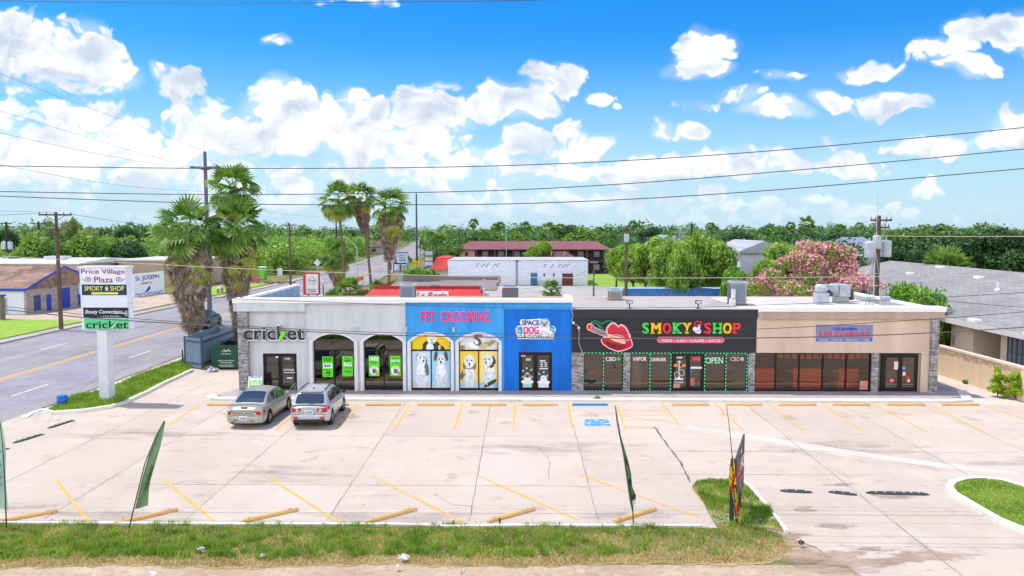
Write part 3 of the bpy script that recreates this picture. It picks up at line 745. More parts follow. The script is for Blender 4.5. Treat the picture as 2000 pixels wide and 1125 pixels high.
q4 = blades('d', np.stack([x, y, np.full(len(x),.02)],1),.10,.022, None)
tag(fast_mesh('kerb_weeds', q4, M_grass2), 'weeds creeping over the low kerb between verge and lot', 'grass', kind='stuff')
# ================================================================ THE SHOPPING PLAZA
FY = 41.4                     # front plane of the shop walls
def fx(u, v=700): return P(u, v, FY).x
def fz(v, u=1000): return P(u, v, FY).z
def stucco(name, c, c2, bump=0.25):
 return mat(name, c, rough=0.85, col2=c2, scale=1.0, bump=bump, bscale=30, detail=6, stretch=(1.7,1.7,.28))
M_grey = stucco('stucco_grey', '#d0d2d5', '#bcbfc4')
M_lblue = stucco('stucco_light_blue', '#42a3ea', '#3590d6')
M_dblue = stucco('stucco_deep_blue', '#1274da', '#0c62bc')
M_black = mat('painted_black', '#26262d', rough=0.6, var=0.15, scale=1.5)
M_black2 = mat('painted_black_band', '#2b2b33', rough=0.6, var=0.12, scale=1.5)
M_tan = stucco('stucco_tan', '#d1bcaa', '#c0aa98')
M_taupe = stucco('stucco_taupe', '#b7a194', '#a48e82')
M_cop = mat('coping_white', '#e8e8ea', rough=0.6, var=0.08, scale=1.2)
M_trim = mat('arch_trim_white', '#dcdcdf', rough=0.7, var=0.08, scale=2.5)
M_frame = mat('dark_bronze_frame', '#241d1f', rough=0.35, metal=0.4, var=0.1)
M_roof = groundmat('roof_membrane', ['#a8a29c', '#969089', '#b5afa8', '#7d7771'],[(0.2,.44,.6,.6,4),(0.9,.48,.66,.6,5),(4,.6,.74,.5,4)])
M_roofw = groundmat('roof_membrane_white', ['#c9c3bc', '#b8b1a9', '#a29b93'],[(0.25,.44,.6,.6,4),(1.2,.5,.68,.6,5)])
M_parap = mat('parapet_inner', '#8aa0c0', rough=0.8, col2='#7c92b3', scale=1.2)
M_glass = glassmat('storefront_glass', (0.34,0.30,0.26),0.17, gcol=(0.86,0.76,0.66))
M_glasst = glassmat('taqueria_glass', (0.62,0.55,0.48),0.13, gcol=(0.86,0.74,0.62))
M_glassd = glassmat('storefront_glass_dark', (0.16,0.15,0.15),0.15, gcol=(0.9,0.85,0.8))
def stonemat():
 M = bpy.data.materials.new('stacked_stone'); M.use_nodes = True; nt = M.node_tree; N = nt.nodes; L = nt.links; b = N['Principled BSDF']
 tc = N.new('ShaderNodeTexCoord'); sp = N.new('ShaderNodeSeparateXYZ'); L.new(tc.outputs['Object'], sp.inputs[0])
 ad = N.new('ShaderNodeMath'); ad.operation = 'ADD'; L.new(sp.outputs[0], ad.inputs[0]); L.new(sp.outputs[1], ad.inputs[1])
 cb = N.new('ShaderNodeCombineXYZ'); L.new(ad.outputs[0], cb.inputs[0]); L.new(sp.outputs[2], cb.inputs[1])
 br = N.new('ShaderNodeTexBrick'); br.inputs['Scale'].default_value = 1; br.inputs['Brick Width'].default_value = .34; br.inputs['Row Height'].default_value = .085
 br.inputs['Mortar Size'].default_value = .008; br.inputs['Bias'].default_value = 0.0; br.offset_frequency = 2; br.squash = 0.7; br.squash_frequency = 3
 br.inputs['Color1'].default_value = (*lin('#c9c6c8'),1); br.inputs['Color2'].default_value = (*lin('#4c484d'),1); br.inputs['Mortar'].default_value = (*lin('#2e2b30'),1)
 L.new(cb.outputs[0], br.inputs[0])
 ns = N.new('ShaderNodeTexNoise'); ns.inputs['Scale'].default_value = 5; ns.inputs['Detail'].default_value = 6; L.new(tc.outputs['Object'], ns.inputs['Vector'])
 cr = N.new('ShaderNodeValToRGB'); cr.color_ramp.elements[0].position = .3; cr.color_ramp.elements[1].position = .7
 cr.color_ramp.elements[0].color = (*lin('#5a565b'),1); cr.color_ramp.elements[1].color = (*lin('#c4c0c0'),1); L.new(ns.outputs[0], cr.inputs[0])
 mx = N.new('ShaderNodeMix'); mx.data_type = 'RGBA'; mx.inputs[0].default_value = .45; L.new(br.outputs[0], mx.inputs[6]); L.new(cr.outputs[0], mx.inputs[7])
 L.new(mx.outputs[2], b.inputs['Base Color']); b.inputs['Roughness'].default_value = .85
 bp = N.new('ShaderNodeBump'); bp.inputs['Strength'].default_value = .8; bp.inputs['Distance'].default_value = .04; L.new(br.outputs['Fac'], bp.inputs['Height']); bp.invert = True
 L.new(bp.outputs[0], b.inputs['Normal'])
 return M
M_stone = stonemat()
plaza = empty('shopping_plaza', (3.5,46.5,0), 'long single storey shopping plaza with grey, blue, black and tan shop fronts', 'shopping plaza')
def part(name, mb, m, par=None, label=None, **k):
 o = mb.build(name, m, par if par is not None else plaza, **k)
 if label: o['label'] = label
 return o
XL, XR = fx(468), fx(1830)
ZT1, ZT0 = fz(583), fz(598)      # tops of the raised left parapet and of the lower right one
BY = 52.0
S0 = 0.12                         # pavement level
zb = S0
x_col = fx(487); x_rec = fx(599); x_ar = fx(606); x_blu = fx(793); x_db = fx(985); x_bk = fx(1116.5); x_tn = fx(1476); x_end = fx(1815)
z_f1, z_f2 = fz(592), fz(608)
z_r1, z_r2, z_r3 = fz(608), fz(621), fz(688)
# --- back, sides, roof
mb = MB(); mb.box(XL + .02, XL + .27, FY + .32, BY, 0, ZT1 - .12); part('side_wall', mb, M_grey)
mb = MB(); mb.box(XR - .27, XR - .02, FY + .32, BY, 0, ZT0 - .12); part('side_wall', mb, M_tan)
mb = MB(); mb.box(XL + .02, XR - .02, BY, BY + .25,0,4.35); part('rear_wall', mb, M_tan)
mb = MB(); mb.box(XL + .27, x_bk, FY + .3, BY, 4.02,4.12); part('flat_roof', mb, M_roof)
mb = MB(); mb.box(x_bk, x_tn, FY + .3, BY, 4.24,4.34); part('flat_roof', mb, M_roof)
mb = MB(); mb.box(x_tn, XR - .27, FY + .3, BY, 4.22,4.32); part('flat_roof', mb, M_roofw)
mb = MB(); mb.box(XL + .02, XL + .30, FY + .15, BY, ZT1 - .12, ZT1); part('parapet_coping', mb, M_cop)
mb = MB(); mb.box(XL + .27, XL + .29, FY + .3, BY, 4.12, ZT1 - .12)
for i in range(9): mb.box(XL + .29, XL + .305, FY + .9 + i * 1.15, FY + .93 + i * 1.15,4.12, ZT1 - .12)
part('parapet_lining', mb, M_parap)
mb = MB(); mb.box(XL + .3, x_bk + .0, FY + .33, FY + .36,4.12, ZT1 - .25); part('parapet_lining', mb, M_parap)
mb = MB(); mb.box(XR - .30, XR - .05, FY + .6, BY - .1,4.32,4.62); part('parapet', mb, M_cop)
mb = MB(); mb.box(XR - .62, XR - .02, FY + .6, BY, 4.62,4.70); part('parapet_coping', mb, M_cop)
mb = MB(); mb.box(x_bk - .3, x_bk + .0, FY + .36, FY + 3.0,4.34, ZT1 - .05); mb.box(x_bk - .35, x_bk + .06, FY + .36, FY + 2.0, ZT1 - .05, ZT1 + .02); part('parapet', mb, M_cop)
# --- cricket-grey bay and arches
mb = MB(); mb.box(XL - .22, x_blu, FY - .30, FY + .45, z_f1, ZT1)
part('front_coping', mb, M_cop, bevel=.02)
mb = MB(); mb.box(x_blu, x_bk + .06, FY - .30, FY + .45, z_f1 + .05, ZT1); part('front_coping', mb, M_cop, bevel=.02)
mb = MB(); mb.box(XL - .19, x_rec, FY - .24, FY + .30, z_f2, z_f1); mb.box(x_rec, x_blu - .003, FY, FY + .30, z_f2, z_f1); part('fascia', mb, M_grey)
mb = MB(); mb.box(XL, x_col, FY - .2, FY + .35, zb, z_f2 - .002); part('stone_column', mb, M_stone)
dx0, dx1, dzt = fx(512), fx(578), fz(692)
mb = MB(); mb.box(x_col, dx0, FY + .12, FY + .3, zb, z_f2); mb.box(dx1, x_rec, FY + .12, FY + .3, zb, z_f2); mb.box(dx0, dx1, FY + .12, FY + .3, dzt, z_f2)
part('entrance_wall', mb, M_grey)
def arch_curve(xc, hw, zs, rise, n=18):
 Rr = (hw * hw + rise * rise) / (2 * rise); return [(xc + hw * (2 * i / n - 1), zs + math.sqrt(max(Rr * Rr - (hw * (2 * i / n - 1)) ** 2,0)) - (Rr - rise)) for i in range(n + 1)]
arches = [(fx(605), fx(699)),(fx(703.7), fx(793.6)),(fx(796), fx(887)),(fx(889.5), fx(980))]
Z_SP = fz(667.5); Z_AP = fz(648.5); TW = .185
def arch_wall(xa, xb, spans, m, ztop, edges):
 mb = MB(); prev = xa
 for (l, r) in spans:
  mb.box(prev, l, FY, FY + .3, zb, ztop) if l - prev > .001 else None
  cv = arch_curve((l + r) / 2,(r - l) / 2, Z_SP, Z_AP - Z_SP)
  for (p, q) in zip(cv, cv[1:]):
   mb.add([(p[0], FY, p[1]),(q[0], FY, q[1]),(q[0], FY, ztop),(p[0], FY, ztop)],[(0,1,2,3)])
   mb.add([(p[0], FY, p[1]),(q[0], FY, q[1]),(q[0], FY + .3, q[1]),(p[0], FY + .3, p[1])],[(3,2,1,0)])
  prev = r
 if xb - prev > .001: mb.box(prev, xb, FY, FY + .3, zb, ztop)
 return part('arched_wall', mb, m)
arch_wall(x_rec, x_blu, arches[:2], M_grey, z_f2, None)
arch_wall(x_blu, x_db, arches[2:], M_lblue, z_f1 + .05, None)
for ai, (l, r) in enumerate(arches):
 xc = (l + r) / 2; hw = (r - l) / 2
 ou = arch_curve(xc, hw + .0, Z_SP, Z_AP - Z_SP, 24); inn = arch_curve(xc, hw - TW, Z_SP - .02, Z_AP - Z_SP - .10,24)
 mb = MB()
 for i in range(24):
  a, b, c, d = ou[i], ou[i + 1], inn[i + 1], inn[i]
  y0, y1 = FY - .09, FY + .26
  mb.add([(a[0], y0, a[1]),(b[0], y0, b[1]),(c[0], y0, c[1]),(d[0], y0, d[1])],[(3,2,1,0)])
  mb.add([(a[0], y0, a[1]),(b[0], y0, b[1]),(b[0], FY, b[1]),(a[0], FY, a[1])],[(0,1,2,3)])
  mb.add([(d[0], y0, d[1]),(c[0], y0, c[1]),(c[0], y1, c[1]),(d[0], y1, d[1])],[(3,2,1,0)])
 mb.box(l, l + TW, FY - .09, FY + .26, zb, Z_SP - .01); mb.box(r - TW, r, FY - .09, FY + .26, zb, Z_SP - .01)
 mb.box(l + .03, l + TW - .03, FY - .115, FY - .09, zb, Z_SP - .06); mb.box(r - TW + .03, r - .03, FY - .115, FY - .09, zb, Z_SP - .06)
 part('arch_trim', mb, M_trim)
 gl, gr = l + TW, r - TW; ztr = fz(685.5); zs0 = zb + .12
 fr = MB()
 fr.box(gl, gl + .05, FY + .15, FY + .23, zb, Z_SP); fr.box(gr - .05, gr, FY + .15, FY + .23, zb, Z_SP)
 fr.box(gl + .05, gr - .05, FY + .15, FY + .23, ztr - .04, ztr + .04); fr.box(gl + .05, gr - .05, FY + .15, FY + .23, zb, zs0)
 fr.box(xc - .03, xc + .03, FY + .15, FY + .23, zs0, ztr - .04)
 w = part('arched_window', fr, M_frame)
 if ai < 2:
  top = [(p[0], p[1]) for p in arch_curve(xc, hw - TW - .04, Z_SP - .02, Z_AP - Z_SP - .12,20)]
  for k, pl in enumerate(([(gl + .05, ztr + .04),(gr - .05, ztr + .04)] + top[::-1],[(gl + .05, zs0),(xc - .03, zs0),(xc - .03, ztr - .04),(gl + .05, ztr - .04)],[(xc + .03, zs0),(gr - .05, zs0),(gr - .05, ztr - .04),(xc + .03, ztr - .04)])):
   gb = MB(); n = len(pl); gb.add([(p[0], FY + .185, p[1]) for p in pl],[tuple(range(n))]); part('pane', gb, M_glassd, w)
# --- blue bays
ddx0, ddx1, ddz = fx(1013.5), fx(1078.5), fz(688)
zdb = fz(604)
mb = MB(); mb.box(x_db, x_bk, FY - .03, FY + .3, zdb, z_f1 + .05); part('fascia', mb, M_lblue)
mb = MB(); mb.box(x_db + .003, ddx0, FY + .06, FY + .3, zb, zdb); mb.box(ddx1, x_bk, FY + .06, FY + .3, zb, zdb); mb.box(ddx0, ddx1, FY + .06, FY + .3, ddz, zdb); part('entrance_wall', mb, M_dblue)
# --- black bay
mb = MB(); mb.box(x_bk + .06, x_tn + .02, FY - .10, FY + .3, fz(621), fz(603.5)); part('fascia', mb, M_black2)
mb = MB(); mb.box(x_bk, x_tn, FY - .02, FY + .3, z_r3, fz(621) - .003)
for i in range(1,6): mb.box(x_bk + .003, x_tn - .003, FY - .026, FY - .02, z_r3 + i * .31, z_r3 + i * .31 + .02)
part('sign_wall', mb, M_black)
mb = MB(); mb.box(x_bk + .07, x_tn, FY - .12, FY + .4, fz(603.5), fz(602)); part('front_coping', mb, paint('#b9b9bd'))
mb = MB(); mb.box(x_tn + .02, XR + .25, FY - .30, FY + .6, z_r1 + .02, ZT0); part('front_coping', mb, M_cop, bevel=.02)
mb = MB(); mb.box(x_tn + .02, XR + .2, FY - .22, FY + .3, z_r2, z_r1 + .02); mb.box(XR - .07, XR + .2, FY + .3, BY, z_r2 + .05, z_r1 + .02); part('fascia', mb, M_taupe)
tx0, tx1, tzt = fx(1726), fx(1795), fz(690)
mb = MB(); mb.box(x_tn + .02, x_end, FY, FY + .3, z_r3, z_r2); mb.box(tx1 + .12, x_end, FY, FY + .3, zb, z_r3); mb.box(tx1, tx1 + .12, FY + .16, FY + .3, zb, z_r3); part('sign_wall', mb, M_tan)
for (a, b, t) in ((1116.5,1139, z_r3),(1218.8,1231, z_r3),(1462,1474.5, z_r3),(1703,1716, z_r3)):
 mb = MB(); mb.box(fx(a), fx(b), FY - .04, FY + .34, zb, t - .003); part('stone_column', mb, M_stone)
mb = MB(); mb.box(x_end, XR, FY - .14, FY + .36, zb, z_r2 - .002); part('stone_column', mb, M_stone)
# --- shop windows and doors
def shop_window(u0, u1, mull, glass, z0=None, z1=None, bar=None):
 x0, x1 = fx(u0), fx(u1); z0 = zb if z0 is None else z0; z1 = z_r3 - .004 if z1 is None else z1
 fr = MB(); xs = [x0] + [fx(u) for u in mull] + [x1]
 fr.box(x0, x1, FY + .08, FY + .2, z0, z0 + .10); fr.box(x0, x1, FY + .08, FY + .2, z1 - .06, z1)
 for x in xs:
  c = min(max(x, x0 + .035), x1 - .035); fr.box(c - .035, c + .035, FY + .08, FY + .2, z0 + .10, z1 - .06)
 w = part('shop_window', fr, M_frame)
 for a, b in zip(xs, xs[1:]):
  a2, b2 = (a + .035 if a > x0 else a + .07),(b - .035 if b < x1 else b - .07)
  gb = MB(); gb.add([(a2, FY + .14, z0 + .1),(b2, FY + .14, z0 + .1),(b2, FY + .14, z1 - .06),(a2, FY + .14, z1 - .06)],[(0,1,2,3)]); part('pane', gb, glass, w)
shop_window(1139,1218.8,[1178.7], M_glass); shop_window(1231,1313,[1270], M_glass); shop_window(1377,1462,[1418.5], M_glass)
shop_window(1474.5,1703,[1516.8,1563,1609,1655], M_glasst)
shop_window(1716,1726,[], M_glass)
def shop_door(x0, x1, z1, yy, glass):
 fr = MB(); fr.box(x0, x0 + .07, yy, yy + .12, zb, z1); fr.box(x1 - .07, x1, yy, yy + .12, zb, z1); fr.box(x0 + .07, x1 - .07, yy, yy + .12, z1 - .08, z1)
 d = part('shop_door', fr, M_frame); xm = (x0 + x1) / 2
 for (a, b, s) in ((x0 + .075, xm - .005,1),(xm + .005, x1 - .075,-1)):
  lf = MB(); y0 = yy + .02; t = .11
  lf.box(a, a + t, y0, y0 + .05, zb + .02, z1 - .085); lf.box(b - t, b, y0, y0 + .05, zb + .02, z1 - .085)
  lf.box(a + t, b - t, y0, y0 + .05, z1 - .085 - t, z1 - .085); lf.box(a + t, b - t, y0, y0 + .05, zb + .02, zb + .22)
  part('door_leaf', lf, M_frame, d)
  gb = MB(); gb.add([(a + t, y0 + .02, zb + .22),(b - t, y0 + .02, zb + .22),(b - t, y0 + .02, z1 - .085 - t),(a + t, y0 + .02, z1 - .085 - t)],[(0,1,2,3)]); part('pane', gb, glass, d)
  hb = MB(); hx = (b - .05) if s > 0 else (a + .05)
  hb.tube([(hx, y0,1.0),(hx - s * .03, y0 - .06,1.03),(hx - s * .03, y0 - .06,1.3),(hx, y0,1.33)],.015,8); part('door_handle', hb, paint('#3a3638', .3), d)
 return d
shop_door(dx0, dx1, dzt, FY + .14, M_glassd)
shop_door(ddx0, ddx1, ddz, FY + .08, M_glassd)
shop_door(fx(1313.6), fx(1376.5), z_r3 - .004, FY + .08, M_glass)
shop_door(tx0, tx1, tzt, FY + .06, M_glass)
mb = MB(); mb.box(tx0, tx1, FY + .06, FY + .3, tzt, z_r3); part('door_head', mb, M_frame)
# --- dim rooms behind the glass
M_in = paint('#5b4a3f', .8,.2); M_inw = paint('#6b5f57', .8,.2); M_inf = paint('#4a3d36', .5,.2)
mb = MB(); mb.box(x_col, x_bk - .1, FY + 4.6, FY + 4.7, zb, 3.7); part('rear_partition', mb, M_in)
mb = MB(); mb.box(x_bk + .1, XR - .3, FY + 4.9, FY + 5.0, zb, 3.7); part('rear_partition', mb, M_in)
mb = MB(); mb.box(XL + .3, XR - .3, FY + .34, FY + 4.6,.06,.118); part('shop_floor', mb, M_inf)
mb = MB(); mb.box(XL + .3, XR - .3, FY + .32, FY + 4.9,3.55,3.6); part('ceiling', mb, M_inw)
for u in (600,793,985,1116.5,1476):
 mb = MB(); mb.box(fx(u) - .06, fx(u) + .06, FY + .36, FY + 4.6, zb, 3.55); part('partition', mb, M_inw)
# ---------------------------------------------------------------- signs on the fascias
def sign(name, label, cat, loc): return empty(name, loc, label, cat)
K = paint('#22232b', .4); W = paint('#eceef2', .45)
# grey bay: rounded lower-case lettering with white edge, a green slash in the k
s1 = sign('shop_letter_sign', 'dark rounded letters with white edges and a green slash on the grey shop front', 'shop sign', (fx(540), FY - .2, fz(665)))
def outline_letters(root, body, u0, u1, v0, v1, yb, m1, m2, grow=.06, bold=.03, space=1.0, depth=.1):
 a = MB(); write(a, body, fx(u0) - grow, fx(u1) + grow, fz(v1) - grow, fz(v0) + grow, yb, depth, bold + .05,0, space); a.build('letter_backing', m1, root)
 b = MB(); write(b, body, fx(u0), fx(u1), fz(v1), fz(v0), yb - depth - .002,.02, bold, 0, space); return b.build('lettering', m2, root)
outline_letters(s1, 'cricket', 480,598,636.5,664, FY - .06, W, K, .055,.05,1.04,.12)
mb = MB(); z0, z1 = fz(664.0), fz(647); xa = fx(546); mb.front([(xa, z0),(xa + .02 + .17, z0 + .0),(xa + .50, z1 - .0),(xa + .25, z1)], FY - .215, FY - .19); mb.build('slash', paint('#6fe01a', .4), s1)
s2 = sign('letter_sign', 'raised magenta PET GROOMING letters on the light blue wall', 'shop sign', (fx(890), FY, fz(628)))
outline_letters(s2, 'PET  GROOMING', 823,957,608,629, FY - .002, paint('#8ec6f0', .5), paint('#ea0f86', .45),.02,.03,1.0,.05)
# cloud shaped dog grooming sign
s3 = sign('dog_grooming_sign', 'white cloud shaped SPACE DOG GROOMING sign with blue bubbles on the deep blue wall', 'shop sign', (fx(1046), FY, fz(662)))
def SX(px): return fx(780 + px * .2044)
def SZ(py): return fz(560 + py * .2044)
bk = MB(); yb = FY + .055
for k, pl in enumerate(([(1165,318),(1340,305),(1345,460),(1180,460)],[(1125,385),(1480,385),(1478,500),(1130,500)])):
 bk.front([(SX(a), SZ(b)) for a, b in pl], yb - .06 + k * .002, yb)
for k, (cx, cy, r) in enumerate(((1150,410,40),(1180,340,30),(1385,355,52),(1455,410,40),(1410,450,40),(1140,440,28),(1340,330,26))):
 bk.front([(SX(cx) + r * .2044 * .0276 * math.cos(t * .262), SZ(cy) + r * .2044 * .0276 * math.sin(t * .262)) for t in range(24)], yb - .058 - k * .0012, yb)
bk.build('backing', W, s3)
def put_text(root, name, body, a, b, c, d, yy, m, bold=.02, space=1.0, shear=0.0, depth=.012, fxn=SX, fzn=SZ):
 t = MB(); write(t, body, fxn(a), fxn(b), fzn(d), fzn(c), yy, depth, bold, shear, space); return t.build(name, m, root)
put_text(s3, 'lettering', 'SPACE', 1172,1338,320,368, yb - .07, paint('#1b1c9a', .4),.06,.95)
put_text(s3, 'lettering', 'DOG', 1186,1332,380,448, yb - .07, paint('#ee1288', .4),.07,.95)
put_text(s3, 'lettering', 'GROOMING', 1140,1476,460,492, yb - .07, paint('#26262e', .4),.02,1.25)
for half in (0,1):
 bb = MB()
 for (cx, cy, r) in ((1140,402,16),(1162,408,12),(1134,432,12),(1160,436,14),(1450,385,17),(1472,395,12),(1444,412,10),(1470,425,15))[half * 4:half * 4 + 4]:
  bb.front([(SX(cx) + r * .00565 * math.cos(t * .35), SZ(cy) + r * .00565 * math.sin(t * .35)) for t in range(18)], yb - .082, yb - .068)
 bb.build('bubbles', paint('#3fa6e6', .3), s3)
pg = MB(); mats = [paint('#7fc4e8', .3), paint('#d8b9a4', .5), paint('#8d6a62', .5), paint('#2b2426', .5), paint('#f3f4f7', .4), paint('#e74a86', .4)]
for k, (cx, cy, rx, ry, m_) in enumerate(((1385,350,44,44,0),(1385,354,34,33,4),(1385,356,30,28,1),(1362,340,8,11,2),(1408,340,8,11,2),(1385,366,15,12,2),(1373,352,4.5,5,3),(1397,352,4.5,5,3),(1385,362,5,3.5,3),(1383,430,36,42,4),(1365,432,7,9,5),(1405,432,7,9,0),(1383,425,12,6,0))):
 pg.add([(SX(cx + rx * math.cos(t * .314)), yb - .078 - .0012 * k, SZ(cy - ry * math.sin(t * .314))) for t in range(20)],[tuple(range(20))], m_)
pg.build('pug_emblem', mats, s3)
# lips and cigar light-box art on the black wall
def NX(px): return fx(1100 + px * .2044)
def NZ(py): return fz(560 + py * .2044)
lips = sign('lips_sign', 'large cut out sign of red lips holding a cigar on the black wall', 'shop sign', (NX(440), FY - .03, NZ(610)))
yb = FY - .03
def sm(pts, n=6, closed=True):
 """Catmull-Rom through pts"""
 out = []; N_ = len(pts); rng = range(N_) if closed else range(N_ - 1)
 for i in rng:
  p0, p1, p2, p3 = (pts[(i - 1) % N_], pts[i], pts[(i + 1) % N_], pts[(i + 2) % N_]) if closed else (pts[max(i - 1,0)], pts[i], pts[i + 1], pts[min(i + 2, N_ - 1)])
  for k in range(n):
   t = k / n
   out.append(tuple(.5 * ((2 * p1[j]) + (-p0[j] + p2[j]) * t + (2 * p0[j] - 5 * p1[j] + 4 * p2[j] - p3[j]) * t * t + (-p0[j] + 3 * p1[j] - 3 * p2[j] + p3[j]) * t ** 3) for j in range(2)))
 if not closed: out.append(pts[-1])
 return out
LIP = sm([(405,420),(425,370),(465,340),(500,352),(520,372),(550,358),(590,380),(625,440),(645,500),(655,560),(610,590),(530,612),(450,590),(385,550),(360,510),(385,480),(440,470)])
lb = MB(); lb.front([(NX(a), NZ(b)) for a, b in LIP], yb - .05, yb); lb.build('lips', [paint('#b9152c', .35)], lips)
up = sm([(415,425),(432,378),(468,350),(500,362),(520,384),(550,370),(585,392),(612,440),(630,500),(600,505),(560,470),(500,455),(450,465)])
lb = MB(); lb.add([(NX(a), yb - .054, NZ(b)) for a, b in up],[tuple(range(len(up)))]); lb.build('upper_lip', paint('#c8243b', .35), lips)
mo = sm([(440,490),(500,470),(550,480),(590,515),(585,540),(530,530),(470,510)])
lb = MB(); lb.add([(NX(a), yb - .056, NZ(b)) for a, b in mo],[tuple(range(len(mo)))]); lb.build('teeth', paint('#f0c9c4', .35), lips)
lo = sm([(400,520),(460,535),(540,555),(600,560),(560,585),(500,590),(430,565)])
lb = MB(); lb.add([(NX(a), yb - .055, NZ(b)) for a, b in lo],[tuple(range(len(lo)))]); lb.build('lower_lip_shade', paint('#6b0e1c', .35), lips)
cg = [(232,352),(262,348),(300,385),(420,440),(560,500),(575,525),(480,500),(340,452),(240,412),(222,385)]
lb = MB(); lb.front([(NX(a), NZ(b)) for a, b in cg], yb - .075, yb - .02); lb.build('cigar', paint('#8b7f8c', .35), lips)
fl = [(400,452),(425,440),(580,505),(578,528),(480,500)]
lb = MB(); lb.add([(NX(a), yb - .078, NZ(b)) for a, b in fl],[tuple(range(len(fl)))]); lb.build('cigar_filter', paint('#e2a870', .35), lips)
lb = MB(); lb.front([(NX(a), NZ(b)) for a, b in ell(243,382,24,32,.2,20)], yb - .085, yb - .02,0); lb.front([(NX(a), NZ(b)) for a, b in ell(243,382,17,25,.2,20)], yb - .088, yb - .08,1); lb.build('ember', [paint('#f0a08a', .35), paint('#d32b22', .35)], lips)
sk = MB()
for pts in ([(255,345),(290,325),(330,332),(360,352),(390,335),(430,322),(470,332)],[(262,352),(310,345),(340,380),(360,420),(400,436)],[(300,345),(340,365),(370,400),(405,415)]):
 q = sm(pts, 6, False); sk.tube([(NX(a), yb - .06, NZ(b)) for a, b in q],.035,6)
sk.build('smoke', paint('#1f8a63', .35), lips)
nb = MB(); q = LIP + [LIP[0]]; nb.tube([(NX(a), yb - .062, NZ(b)) for a, b in q],.02,6); q = up + [up[0]]; nb.tube([(NX(a), yb - .062, NZ(b)) for a, b in q],.012,5); nb.tube([(NX(a), yb - .09, NZ(b)) for a, b in cg + [cg[0]]],.012,5)
nb.build('light_tube', mat('tube_glow', '#ffd4da', .4, emit='#ff9aa8', estr=.35), lips)
# coloured slab letters
s4 = sign('letter_sign', 'green, yellow and red slab letters SMOKY SHOP on the black wall', 'shop sign', (NX(1215), FY - .03, NZ(440)))
cols = {'g': paint('#3fd058', .35), 'y': paint('#f0b90c', .35), 'r': paint('#e5263f', .35)}
def slab(root, ch, a, b, c, d, col, fxn, fzn, yy, depth=.09, ser=True):
 t = MB(); x0, x1, z0, z1 = fxn(a), fxn(b), fzn(d), fzn(c)
 write(t, ch, x0 + (.03 if ser and ch in 'KYHPM' else 0), x1 - (.03 if ser and ch in 'KYHM' else 0), z0, z1, yy, depth, .09)
 w = x1 - x0; h = (z1 - z0) * .13
 if ser:
  feet = {'M': [(0,.36),(.64,1)], 'K': [(0,.42),(.6,1)], 'H': [(0,.4),(.6,1)], 'P': [(0,.55)], 'Y': [(.28,.72)]}.get(ch, [])
  tops = {'M': [(0,.25),(.75,1)], 'K': [(0,.42),(.62,1)], 'H': [(0,.4),(.6,1)], 'P': [(0,.4)], 'Y': [(0,.4),(.6,1)]}.get(ch, [])
  for p, q in feet: t.box(x0 + w * p, x0 + w * q, yy - depth - .003, yy - .003, z0, z0 + h)
  for p, q in tops: t.box(x0 + w * p, x0 + w * q, yy - depth - .003, yy - .003, z1 - h, z1)
 return t.build('letter', col, root)
for ch, a, b, c in (('S', 748,813, 'g'),('M', 828,932, 'y'),('O', 940,1026, 'r'),('K', 1034,1126, 'g'),('Y', 1132,1215, 'y'),('S', 1336,1405, 'r'),('H', 1416,1508, 'g'),('O', 1514,1600, 'y'),('P', 1604,1684, 'r')):
 slab(s4, ch, a, b, 340,442, cols[c], NX, NZ, yb)
hd = MB(); hm = [paint('#e9d9ee', .4), paint('#e5365e', .4)]
hand = sm([(1232,390),(1250,378),(1275,385),(1290,360),(1302,372),(1296,395),(1310,415),(1300,440),(1270,440),(1245,425),(1232,410)])
hd.front([(NX(a), NZ(b)) for a, b in hand], yb - .06, yb, 0)
for pts in ([(1250,370),(1245,345),(1265,330),(1290,328),(1310,335),(1305,355),(1290,352),(1275,360),(1262,372)],):
 q = sm(pts, 6, False); hd.tube([(NX(a), yb - .05, NZ(b)) for a, b in q],.032,6,1)
hd.build('hand_emblem', hm, s4)
s5 = sign('tagline_sign', 'pink rounded strip sign reading VAPE CBD CIGAR GIFTS under the coloured letters', 'shop sign', (NX(1212), FY - .03, NZ(530)))
def stadium(x0, x1, z0, z1, n=10):
 r = (z1 - z0) / 2; zc = (z0 + z1) / 2
 return [(x1 - r + r * math.cos(-math.pi / 2 + math.pi * i / n), zc + r * math.sin(-math.pi / 2 + math.pi * i / n)) for i in range(n + 1)] + [(x0 + r + r * math.cos(math.pi / 2 + math.pi * i / n), zc + r * math.sin(math.pi / 2 + math.pi * i / n)) for i in range(n + 1)]
t = MB(); t.front(stadium(NX(890), NX(1533), NZ(532), NZ(474)), yb - .07, yb); t.build('backing', paint('#d9667f', .4), s5)
put_text(s5, 'lettering', 'VAPE - CBD - CIGAR - GIFTS', 935,1492,486,522, yb - .071, paint('#f4d7dd', .4),.04,1.15,0,.012, NX, NZ)
# taqueria banner
def TX(px): return fx(1460 + px * .2044)
def TZ(py): return fz(560 + py * .2044)
s6 = sign('taqueria_banner', 'weathered wood print banner with blue and red taqueria lettering on the tan wall', 'banner', (TX(915), FY, TZ(515)))
t = MB(); t.box(TX(648), TX(1186), FY - .03, FY, TZ(490), TZ(360)); t.build('backing', mat('wood_print', '#8d8cab', .6, col2='#6d6c93', scale=1.0, stretch=(16,1,.8), detail=6), s6)
t = MB(); t.box(TX(652), TX(1184), FY - .034, FY - .004, TZ(514), TZ(491)); t.build('strip', paint('#1d4bb4', .45), s6)
put_text(s6, 'lettering', 'TAQUERIA', 795,1042,384,416, FY - .031, paint('#1e33c4', .4),.06,1.0,0,.01, TX, TZ)
put_text(s6, 'lettering', 'LOS 3 GARCIAS', 688,1145,428,470, FY - .031, paint('#e2202a', .4),.07,1.0,0,.01, TX, TZ)
